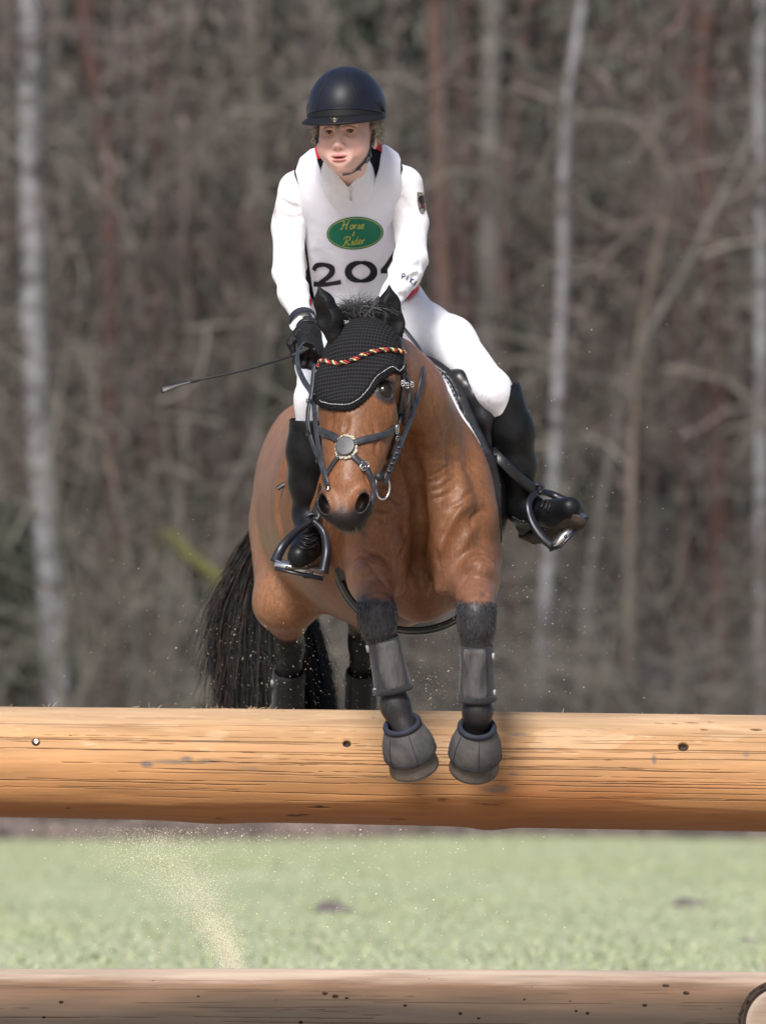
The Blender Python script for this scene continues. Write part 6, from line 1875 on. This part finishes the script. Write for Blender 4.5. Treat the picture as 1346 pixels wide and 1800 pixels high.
# ---- big white watch on the cuff
wc = ssurf.hit(np.array([(524., 567.)]), 0.006, 19.3, 21)[0]; wa = nrm(V(-0.55, -0.80, 0.25))
m = MB(); m.lathe(wc - wa * 0.006, wa, [(0, 0.0), (0, 0.0225), (0.004, 0.0245), (0.010, 0.0245), (0.013, 0.022), (0.0135, 0.0)], 36, ref=(0, 0, 1)); watch = m.build('wristwatch', simple('white_plastic', (0.78, 0.78, 0.80), 0.3, 0.5, 0.03), rider)
m = MB(); u_ = nrm(np.cross(wa, V(0, 0, 1))); w2 = np.cross(wa, u_)
for dx, dz in ((0.002, 0.006), (0.006, 0.004), (0.003, 0.001), (-0.002, 0.007), (-0.005, -0.014)): m.ball(wc + wa * 0.0075 + u_ * dx + w2 * dz, 0.0011, None, 6, 4)
m.build('watch_marks', simple('dark_marks', (0.05, 0.05, 0.06), 0.5), watch)
m = MB(); th = np.linspace(0, 2 * np.pi, 40); wx = nrm(P(531, 560, 0.17) - P(516, 515, 0.28)); wu = nrm(np.cross(wx, V(0, 1, 0))); wv_ = np.cross(wu, wx); cw = P(532, 563, 0.16)
ring = np.array([cw + 0.0385 * (wu * math.cos(x) + wv_ * math.sin(x)) for x in th]); m.strap(ring, np.array([wu * math.cos(x) + wv_ * math.sin(x) for x in th]), 0.022, 0.003); m.build('watch_strap', M_navy, watch)

# ---- whip
wp = [P(553, 606, -0.01), P(527, 621, 0.0), P(500, 629, 0.03), P(430, 650, 0.07), P(338, 670, 0.11)]
whip = empty('whip', wp[1], 'thin black riding whip pointing left from the rider\'s gloved hand', 'whip')
m = MB(); m.tube(catmull(np.array(wp), 40), np.linspace(0.0048, 0.0032, 40), 10); m.build('shaft', M_strap, whip)
m = MB(); hp_ = catmull(np.array([P(551, 607, -0.01), P(514, 625, 0.01)]), 40); m.tube(hp_, 0.0062 + 0.0007 * np.sin(np.arange(40) * 1.9), 10); m.build('grip', M_strap, whip)
m = MB(); bd = catmull(np.array([P(349, 668, 0.105), P(335, 671, 0.11)]), 24); m.tube(bd, 0.0046 + 0.0008 * np.sin(np.arange(24) * 1.6), 8); m.build('whipping', M_strap, whip)
fp_ = np.array([P(337, 671, 0.11), P(318, 675, 0.115), P(298, 681, 0.12), P(283, 686, 0.122)])
m = MB(); m.strap(catmull(fp_, 14), V(0.15, -0.9, 0.45), np.linspace(0.006, 0.020, 14), 0.0022); m.strap(catmull(fp_ + V(0, 0.004, 0.004), 14), V(0.1, -0.8, 0.6), np.linspace(0.006, 0.016, 14), 0.0022); m.build('flapper', M_strap, whip)

# ================================================================== TACK
bridle = empty('bridle', H(0, 0.1, 0.0), 'black leather bridle with crossed noseband and striped browband on the horse\'s head', 'bridle')
M_leather = NT('bridle_leather', 0.38, 0.5); M_leather.base(M_leather.ramp(M_leather.noise(30, 4), [(0.3, (0.016, 0.017, 0.021)), (0.7, (0.050, 0.052, 0.062))])); M_leather.bump(M_leather.noise(240, 3), 0.2, 0.0008); M_leather = M_leather.m
def lay(name, pts, w, th=0.004, off=0.004, n=40, mat=None, parent=None, pad=None):
    p = hsurf.hit(catmull(np.array(pts, float), n), off); nr_ = hsurf.grad(p)
    for _ in range(2):
        p[1:-1] = (p[:-2] + 2 * p[1:-1] + p[2:]) / 4; nr_[1:-1] = nrm(nr_[:-2] + nr_[1:-1] + nr_[2:])
    m = MB(); m.strap(p, nr_, w, th)
    if pad:
        t_ = nrm(np.gradient(p, axis=0)); b_ = nrm(np.cross(t_, nr_))
        for sg in (-1, 1): m.tube(p + b_ * sg * w * 0.36 + nr_ * th * 0.45, 0.0012, 6)
    return m.build(name, mat or M_leather, parent or bridle), p, nr_
def buckle(c, nrml, dirn, w, h, parent, mat=None):
    n_ = nrm(nrml); d_ = nrm(dirn - n_ * (dirn @ n_)); s_ = np.cross(n_, d_)
    a_ = np.linspace(0, 2 * np.pi, 25)
    sq = lambda x: np.sign(x) * np.abs(x) ** 0.55
    m = MB(); m.tube(np.array([c + d_ * sq(math.cos(x)) * h / 2 + s_ * sq(math.sin(x)) * w / 2 for x in a_]), 0.0015, 8, caps=False); m.tube(np.array([c - s_ * w / 2, c + s_ * w / 2]), 0.0012, 6); m.tube(np.array([c + n_ * 0.002, c + d_ * h * 0.55 + n_ * 0.002]), 0.0010, 6)
    return m.build('buckle', mat or M_steel, parent)
# upper noseband arms, crossing to a disc, lower arms
nb, p_, n_ = lay('noseband', [(557, 752), (568, 759), (584, 766), (600, 776)], 0.021, 0.006, 0.005, 24, pad=True)
nb2, p_, n_ = lay('noseband', [(694, 752), (680, 762), (660, 769), (638, 774), (618, 781)], 0.020, 0.006, 0.005, 30, pad=True)
buckle(p_[1] + n_[1] * 0.006, n_[1], p_[0] - p_[4], 0.026, 0.016, nb2)
lay('noseband', [(604, 795), (594, 806), (583, 822), (575, 838), (572, 850)], 0.014, 0.004, 0.005, 24)
nb3, p_, n_ = lay('noseband', [(616, 797), (626, 808), (637, 818), (646, 829), (651, 842), (655, 858), (654, 872)], 0.018, 0.005, 0.005, 34)
buckle(p_[12] + n_[12] * 0.005, n_[12], p_[14] - p_[10], 0.026, 0.018, nb3)
lay('noseband', [(634, 812), (641, 822), (648, 834), (653, 850), (652, 888)], 0.012, 0.004, 0.010, 24)
dc = hsurf.hit(np.array([(608., 787.)]), 0.004)[0]; dn = hsurf.grad(dc[None])[0]
m = MB(); u_ = nrm(np.cross(dn, V(0, 0, 1))); w_ = np.cross(dn, u_)
a_ = np.linspace(0, 2 * np.pi, 90, endpoint=False)
ringp = np.array([dc + u_ * math.cos(x) * 0.0300 + w_ * math.sin(x) * 0.0325 for x in a_]); ringp = hsurf.snap(ringp, 0.005, 3)
for k_ in range(420):
    x = RNG.uniform(0, 6.283); r_ = RNG.uniform(0.0235, 0.0345); c = dc + u_ * math.cos(x) * r_ + w_ * math.sin(x) * r_ * 1.06; c = hsurf.snap(c[None], RNG.uniform(0.002, 0.007), 2)[0]
    m.ball(c, RNG.uniform(0.0018, 0.0034), V(0.62, 0.57, 0.46) * RNG.uniform(0.75, 1.1), 6, 4)
fl_ = NT('fleece', 0.95, 0.1); fl_.base(fl_.vcol()); m.build('fleece_pad', fl_.m, bridle)
m = MB(); m.lathe(dc + dn * 0.004, dn, [(0.0, 0.026), (0.004, 0.0275), (0.0062, 0.0272), (0.0068, 0.0262), (0.0070, 0.024), (0.0072, 0.0)], 36, ref=(0, 0, 1), squash=1.05)
m.build('disc', M_leather, bridle)
# browband: twisted red, gold and black cord with small facets
bb = hsurf.hit(catmull(np.array([(551, 642), (562, 637), (578, 639), (592, 641), (606, 640), (622, 635), (640, 626), (656, 620), (674, 617), (690, 618), (703, 621)], float), 220), 0.0125)
for _ in range(6): bb[1:-1] = (bb[:-2] + 2 * bb[1:-1] + bb[2:]) / 4
bn = hsurf.grad(bb); bt = nrm(np.gradient(bb, axis=0)); bu = np.cross(bt, bn)
sl = np.concatenate([[0], np.cumsum(np.linalg.norm(np.diff(bb, axis=0), axis=1))])
brow = None
for k_, (cl, nm) in enumerate([((0.42, 0.02, 0.03), 'red'), ((0.72, 0.55, 0.25), 'gold'), ((0.012, 0.012, 0.014), 'black')]):
    m = MB()
    ph = sl / 0.030 * 2 * np.pi + k_ * 2.094
    cen = bb + 0.0040 * (np.cos(ph)[:, None] * bn + np.sin(ph)[:, None] * bu)
    nb_ = int(sl[-1] / 0.0026)
    for q_ in range(nb_):
        s0 = (q_ + 0.5) * sl[-1] / nb_; c = np.array([np.interp(s0, sl, cen[:, i_]) for i_ in range(3)])
        m.ball(c, RNG.uniform(0.0026, 0.0036), np.array(cl) * RNG.uniform(0.25, 1.5), 6, 4)
    tm = NT('browband_' + nm, 0.22, 0.7); tm.base(tm.vcol())
    if brow is None: brow = m.build('browband', tm.m, bridle)
    else: m.build('browband_' + nm + '_strand', tm.m, brow)
# cheekpieces on the photo's right, buckles and keepers
lay('headpiece', [(699, 596), (703, 612), (705, 628), (704, 650)], 0.016, 0.004, 0.008, 20)
cp, p_, n_ = lay('cheekpiece', [(704, 640), (705, 668), (704, 700), (702, 725), (697, 752), (691, 780), (683, 806), (671, 828)], 0.016, 0.005, 0.006, 50)
for i_ in (8, 22, 33, 41): buckle(p_[i_] + n_[i_] * 0.004, n_[i_], p_[i_ + 1] - p_[i_ - 1], 0.020, 0.012, cp, M_leather if i_ in (22, 41) else None)
lay('cheekpiece', [(708, 660), (713, 690), (711, 720), (707, 738)], 0.012, 0.004, 0.012, 24)
lay('throat_lash', [(706, 640), (716, 672), (721, 700), (718, 728), (712, 745)], 0.011, 0.004, 0.006, 24)
for px, py in ((700, 672), (707, 678), (716, 676)):
    c = hsurf.hit(np.array([(float(px), float(py))]), 0.014)[0]; buckle(c, V(0.3, -1, 0), V(0.05, 0, 1), 0.008, 0.016, cp)
# the photo-left cheekpiece stands off the face and hangs to the bit
P3 = lambda l: catmull(np.array([P(*q_) for q_ in l]), 36)
c3 = P3([(552, 640, -0.40), (547, 690, -0.42), (541, 722, -0.44), (541, 748, -0.46), (549, 780, -0.49), (562, 812, -0.53), (573, 838, -0.56)])
m = MB(); m.strap(c3, V(-0.75, -0.65, 0), 0.014, 0.005); cl_ = m.build('cheekpiece', M_leather, bridle)
for i_ in (10, 20, 29): buckle(c3[i_] + V(-0.003, -0.004, 0), V(-0.75, -0.65, 0), c3[i_ + 1] - c3[i_ - 1], 0.018, 0.012, cl_, M_leather)
m = MB(); m.tube(P3([(570, 824, -0.56), (574, 838, -0.575), (577, 852, -0.585), (576, 862, -0.59)]), 0.0034, 8); m.build('bit_ring', M_steel, bridle)
# bit on the photo's right
m = MB()
ringc = P(672, 856, -0.545); a_ = np.linspace(0, 2 * np.pi, 30)
m.tube(np.array([ringc + V(0.026 * math.cos(x) * 0.75, 0.012 * math.cos(x), 0.034 * math.sin(x)) for x in a_]), 0.0030, 8, caps=False); m.build('bit_ring', M_steel, bridle)
m = MB(); m.tube(np.array([P(655, 876, -0.575), P(648, 880, -0.585), P(640, 884, -0.57)]), 0.006, 8); m.build('bit', M_steel, bridle)
m = MB(); m.lathe(P(667, 838, -0.56), V(0.25, -0.9, 0.1), [(0, 0.0), (0, 0.013), (0.004, 0.013), (0.0045, 0.0)], 20); m.build('bit_guard', M_rub, bridle)
# reins
def rein(pts, n_, w=0.017):
    m = MB(); m.strap(catmull(np.array([P(*q_) for q_ in pts]), 60), n_, w, 0.004); return m.build('rein', M_leather, bridle)
RR = [(690, 555, 0.03), (720, 590, 0.02), (743, 622, -0.04), (744, 652, -0.10), (737, 690, -0.19), (722, 735, -0.32), (704, 780, -0.43), (688, 818, -0.52), (676, 850, -0.55)]
RR = [(a_[0], a_[1], min(a_[2], float(hsurf.hit(np.array([a_[:2]], float), 0.02)[0][1]))) if 2 < k_ < 7 else a_ for k_, a_ in enumerate(RR)]
rein(RR, V(0.75, -0.65, 0.2))
rein([(548, 608, -0.02), (533, 604, -0.05), (523, 618, -0.10), (523, 642, -0.18), (533, 668, -0.28), (548, 692, -0.37), (552, 720, -0.43), (557, 770, -0.50), (568, 830, -0.57), (576, 855, -0.59)], V(-0.75, -0.6, 0.3))
m = MB()
for k_ in range(5):
    t_ = 0.80 + 0.035 * k_; c = catmull(np.array([P(*q_) for q_ in RR]), 60)[int(t_ * 60)]
    m.box(c + V(0.004, -0.006, 0), (0.022, 0.008, 0.005), rz(0.6))
m.build('rein_stops', M_leather, bridle)

# ---- saddle pad and saddle: shells on the horse's own back
def side_shell(a, b, region, h):
    def post(X, d):
        q = (X - V(0.0, 0.62, 1.6)) @ RB
        return np.maximum(np.maximum(d - b, a - d), region(q, X))
    lo, hi = V(-0.45, 0.0, 1.30), V(0.50, 1.5, 2.20)
    v, qd = surfnet(*horse.grid(h, lo, hi, post=post, far=0.05)); return relax(v, qd, 3), qd
body_only = SDF(); body_only.ops = [o_ for o_ in horse.ops[:14]] + [o_ for o_ in horse.ops[30:33]]
body_only.ops = horse.ops[:6] + [o_ for o_ in horse.ops if False]
for sx in (-1, 1):
    body_only.ell(V(CXB + sx * 0.108, 0.24, 1.545), V(0.100, 0.23, 0.25), rz(YAW + sx * 0.12), 0.06)
def near_side(q):
    return np.where(q[:, 0] < 0, np.maximum(np.where(q[:, 2] < 0.32, q[:, 1] + 0.13, -1), 0.14 - q[:, 2]), -1)
def padreg(q, X):
    poly = [(-0.33, 0.46), (-0.40, 0.22), (-0.41, 0.05), (-0.36, -0.12), (-0.22, -0.20), (-0.02, -0.18), (0.02, 0.1), (0.20, 0.30), (0.48, 0.46)]
    return np.maximum(poly_sd(q[:, 1:], poly), near_side(q))
v, qd = side_shell(0.002, 0.016, padreg, 0.005)
tp = NT('white_pad_cotton', 0.85, 0.2); tp.base((0.62, 0.62, 0.68)); tp.bump(tp.noise(70, 2), 0.4, 0.004)
pad = tag(obj('saddle_pad', mesh_np('saddle_pad', v, qd), tp.m), 'white saddle pad with a quilted edge showing in front of the saddle', 'saddle pad')
def edge_path(off, shift, z0, z1, n, sgn=1):
    """front edge of a shell on the photo's right (sgn=1) flank"""
    out = []
    for z in np.linspace(z0, z1, n):
        ys = shift(z); o_ = V(0.0, 0.62, 1.6) + RB @ V(0.5 * sgn, ys, z); o2 = V(0.0, 0.62, 1.6) + RB @ V(0.0, ys, z)
        t_ = np.linspace(0, 1, 200); X = o_ + (o2 - o_) * t_[:, None]; d = horse.f(X) - off; k_ = np.argmax(d < 0)
        if k_ > 0: out.append(X[k_])
    return np.array(out)
pf_ = lambda z: float(np.interp(z, [-0.20, -0.12, 0.05, 0.22, 0.46], [-0.22, -0.36, -0.41, -0.40, -0.33]))
ep = edge_path(0.010, pf_, 0.40, -0.14, 60)
m = MB(); m.tube(ep, 0.0075, 8); m.build('edge_binding', simple('white_binding', (0.66, 0.66, 0.72), 0.8, var=0.05), pad)
ep2 = edge_path(0.017, lambda z: pf_(z) + 0.004, 0.40, -0.14, 90); nb_ = len(ep2)
m = MB()
for k_ in range(0, nb_, 2): m.ball(ep2[k_], (0.0045, 0.0035, 0.0055), None, 7, 5)
m.build('cord_trim', M_navy, pad)

saddle = empty('saddle', V(0.02, 0.75, 2.0), 'black leather jumping saddle under the rider with stirrups', 'saddle')
ts = NT('saddle_leather', 0.36, 0.5); ts.base(ts.ramp(ts.noise(14, 4), [(0.3, (0.006, 0.006, 0.008)), (0.7, (0.018, 0.018, 0.022))])); ts.bump(ts.noise(180, 3), 0.25, 0.001); ts.bump(ts.noise(12, 3), 0.2, 0.006); M_sad = ts.m
def flapreg(q, X):
    poly = [(-0.20, 0.46), (-0.32, 0.30), (-0.35, 0.14), (-0.32, -0.02), (-0.22, -0.12), (-0.08, -0.12), (-0.03, -0.02), (0.0, 0.15), (0.18, 0.46)]
    return np.maximum(poly_sd(q[:, 1:], poly), near_side(q))
v, qd = side_shell(0.018, 0.042, flapreg, 0.005)
for sg in (-1, 1):
    qs = ((v - V(0.0, 0.62, 1.6)) @ RB)[:, 0] * sg > 0.0
    keep = qs[qd].all(1); used = np.unique(qd[keep]); mp = np.full(len(v), -1); mp[used] = np.arange(len(used))
    obj('flap', mesh_np('flap', v[used], mp[qd[keep]]), M_sad, saddle)
s_ = SDF(); s_.ell(V(0.0, 0.78, 2.00), V(0.155, 0.30, 0.055), RB, 0.03); s_.cone(V(0.055, 0.47, 2.005), V(0.075, 0.42, 2.02), 0.05, 0.035, 0.04, ax=V(0, 0, 1), sc=0.8); s_.cone(V(-0.14, 1.06, 2.02), V(0.02, 1.09, 2.02), 0.05, 0.05, 0.04)
v, qd = sculpt(s_, 0.006, 2); obj('seat', mesh_np('seat', v, qd), M_sad, saddle)
kb = SDF(); kb.chain([P(780, 655, 0.42), P(808, 668, 0.40), P(836, 698, 0.38), P(850, 735, 0.38), P(860, 790, 0.40)], [0.012, 0.026, 0.033, 0.028, 0.010], 0.03); v, qd = sculpt(kb, 0.004, 2); obj('knee_block', mesh_np('knee_block', v, qd), M_sad, saddle)
# girth straps and girth
th = np.radians(np.linspace(-84, 84, 60)); gp_ = np.stack([0.088 + 0.235 * np.sin(th), np.full(60, 0.40), 1.515 - 0.288 * np.cos(th) ** 0.75], -1)
gn_ = np.stack([np.sin(th), 0 * th - 0.1, -np.cos(th)], -1)
m = MB(); m.strap(gp_, gn_, 0.105, 0.012); gi_ = m.build('girth', M_sad, saddle)
m = MB(); m.strap(gp_ + gn_ * 0.009 + V(0, 0.012, 0), gn_, 0.050, 0.005); m.build('girth_centre', M_sad, gi_)
for px, py in ((601, 985), (872, 935)):
    buckle(P(px, py, 0.34), V(0, -1, 0), V(0.1, 0, 1), 0.020, 0.024, saddle)
m = MB(); m.strap(P3([(588, 925, 0.33), (594, 960, 0.33), (600, 995, 0.335), (606, 1020, 0.34)]), V(-0.5, -0.85, 0), 0.026, 0.006); m.build('girth_strap', M_sad, saddle)
m = MB(); m.strap(P3([(866, 800, 0.36), (869, 860, 0.36), (871, 910, 0.36), (876, 955, 0.37)]), V(0.6, -0.8, 0), 0.030, 0.006); m.build('girth_strap', M_sad, saddle)
m = MB(); m.strap(P3([(525, 838, 0.55), (508, 846, 0.55), (496, 853, 0.55), (487, 859, 0.55)]), V(-0.2, -0.9, 0.3), 0.014, 0.004); m.build('leather_end', M_sad, saddle)

# ---- stirrups
M_iron = simple('dark_alloy', (0.020, 0.022, 0.032), 0.32, 0.5, 0.3, 20, metal=0.3)
def stirrup(eye, bl, br, tl, tr, width_dir, leather, ln):
    """eye: top; bl/br: shoulder control points of the two arms; tl/tr: tread ends"""
    m = MB()
    for side, end in ((bl, tl), (br, tr)):
        p = catmull(np.array([eye] + side + [end]), 26); m.strap(p, width_dir[0], np.linspace(0.016, 0.030, 26), 0.011)
    s_ = m.build('stirrup', M_iron, saddle)
    m = MB(); a_ = np.linspace(0, 2 * np.pi, 20); m.tube(np.array([eye + V(0.017 * math.cos(x), 0, 0.012 * math.sin(x) + 0.006) for x in a_]), 0.0055, 8, caps=False); m.build('eye_loop', M_iron, s_)
    m = MB(); m.strap(np.array([tl, (tl + tr) / 2, tr]), width_dir[1], 0.046, 0.019, bulge=0.0); tr_ = m.build('tread', M_steel, s_)
    m = MB(); m.strap(np.array([tl, (tl + tr) / 2, tr]) + nrm(width_dir[2]) * 0.010, width_dir[1], 0.056, 0.009, bulge=0.0); m.build('tread_base', M_iron, s_)
    fr_ = nrm(np.cross(tr - tl, width_dir[1])); 
    if fr_[1] > 0: fr_ = -fr_
    m = MB()
    for u in (0.26, 0.76): m.lathe(tl + (tr - tl) * u + fr_ * 0.022, fr_, [(0, 0.0058), (0.003, 0.0058), (0.0032, 0.003), (0.001, 0.002), (0.001, 0)], 12)
    m.build('bolt', M_iron, tr_)
    m = MB(); m.strap(catmull(np.array(leather), 20), ln, 0.032, 0.005); m.build('stirrup_leather', M_sad, saddle)
stirrup(P(549, 915, 0.30), [P(520, 935, 0.27), P(496, 962, 0.24)], [P(568, 935, 0.29), P(574, 970, 0.26)], P(483, 989, 0.235), P(568, 1008, 0.245), (V(0, 1, 0.15), V(0.1, -0.30, 0.95), V(0, 0, -1)),
        [P(570, 850, 0.32), P(562, 885, 0.31), P(551, 914, 0.30)], V(-0.5, -0.85, 0.1))
stirrup(P(944, 863, 0.46), [P(929, 884, 0.41), P(935, 915, 0.39), P(953, 943, 0.375)], [P(968, 868, 0.50), P(990, 878, 0.49), P(1012, 891, 0.47)], P(972, 959, 0.37), P(1021, 908, 0.45), (V(0.3, -0.9, 0.3), V(-0.62, -0.25, 0.75), V(0.5, 0, -0.9)),
        [P(846, 772, 0.46), P(872, 800, 0.38), P(900, 828, 0.38), P(925, 850, 0.42), P(943, 864, 0.455)], V(0.1, -0.95, 0.25))

# ================================================================== FLYING SAWDUST
def dust():
    rg = np.random.default_rng(5)
    px, py, sz, dep = [], [], [], []
    def add(n, cx, cy, sx, sy, s0, s1, y0, y1):
        px.append(rg.normal(cx, sx, n)); py.append(rg.normal(cy, sy, n)); sz.append(s0 + (s1 - s0) * rg.random(n) ** 4); dep.append(rg.uniform(y0, y1, n))
    add(520, 560, 1150, 70, 70, 0.0005, 0.0017, 0.5, 2.2)
    add(260, 430, 1160, 60, 60, 0.0005, 0.0016, 0.6, 2.4)
    add(520, 740, 1190, 60, 60, 0.0006, 0.0026, -0.1, 0.8)
    add(380, 920, 1120, 70, 90, 0.0005, 0.0016, 0.0, 1.2)
    add(260, 990, 930, 130, 110, 0.0004, 0.0014, 0.0, 1.2)
    add(240, 240, 1090, 120, 120, 0.0004, 0.0014, 0.2, 1.6)
    add(50, 960, 680, 120, 90, 0.0006, 0.0020, 0.0, 0.8)
    add(40, 700, 620, 400, 400, 0.0005, 0.0014, -0.3, 0.8)
    # under the log: broad scatter and the plume
    add(1500, 430, 1470, 170, 34, 0.0004, 0.0018, -0.1, 0.06)
    add(1300, 620, 1580, 170, 80, 0.0004, 0.0018, -0.12, 0.05)
    add(1500, 340, 1560, 110, 80, 0.0004, 0.0014, -0.12, 0.05)
    n = 36000; u = rg.random(n) ** 1.15
    cx = np.interp(u, [0, 0.35, 0.7, 1], [412, 385, 325, 245]); cy = np.interp(u, [0, 0.35, 0.7, 1], [1712, 1640, 1545, 1462])
    wd = np.interp(u, [0, 0.35, 0.7, 1], [11, 17, 34, 55])
    px.append(cx + rg.normal(0, 1, n) * wd); py.append(cy + rg.normal(0, 1, n) * wd * 0.6); sz.append(rg.uniform(0.0003, 0.0008, n)); dep.append(-0.04 + rg.normal(0, 0.05, n))
    px = np.concatenate(px); py = np.concatenate(py); s = np.concatenate(sz); y = np.concatenate(dep)
    ok = (py < 1716) & ((py > 1455) | (py < 1250)) ; px, py, s, y = px[ok], py[ok], s[ok], y[ok]
    d = y + 20
    c = np.stack([(px - CXP) / FPX * d, y, CH + (HYP - py) / FPX * d], -1)
    n = len(c)
    dirs = np.array([(1, 0, 0), (-1, 0, 0), (0, 1, 0), (0, -1, 0), (0, 0, 1), (0, 0, -1)], float)
    st = rg.uniform(0.5, 1.4, (n, 1, 3))
    a = rg.random(n) * 6.283; ca, sa = np.cos(a), np.sin(a)
    off = dirs[None] * st * s[:, None, None]
    ox, oz = off[..., 0] * ca[:, None] - off[..., 2] * sa[:, None], off[..., 0] * sa[:, None] + off[..., 2] * ca[:, None]
    v = (c[:, None] + np.stack([ox, off[..., 1], oz], -1)).reshape(-1, 3)
    f = np.array([(0, 2, 4), (2, 1, 4), (1, 3, 4), (3, 0, 4), (2, 0, 5), (1, 2, 5), (3, 1, 5), (0, 3, 5)])
    F = (np.arange(n)[:, None, None] * 6 + f).reshape(-1, 3)
    col = np.repeat(V(0.58, 0.56, 0.48) * rg.uniform(0.7, 1.15, (n, 1)), 6, 0)
    t = NT('sawdust_fleck', 0.8, 0.1); t.base(t.vcol())
    tl = t.n('ShaderNodeBsdfTranslucent'); t.link(t.vcol(), tl.inputs[0]); ms = t.n('ShaderNodeAddShader'); t.link(t.b.outputs[0], ms.inputs[0]); t.link(tl.outputs[0], ms.inputs[1]); t.link(ms.outputs[0], t.t.nodes['Material Output'].inputs['Surface'])
    tag(obj('sawdust', mesh_np('sawdust', v, F, False, {'Col': col}), t.m), 'pale flecks of sawdust and sand thrown up around the jump', 'sawdust', kind='stuff')
dust()
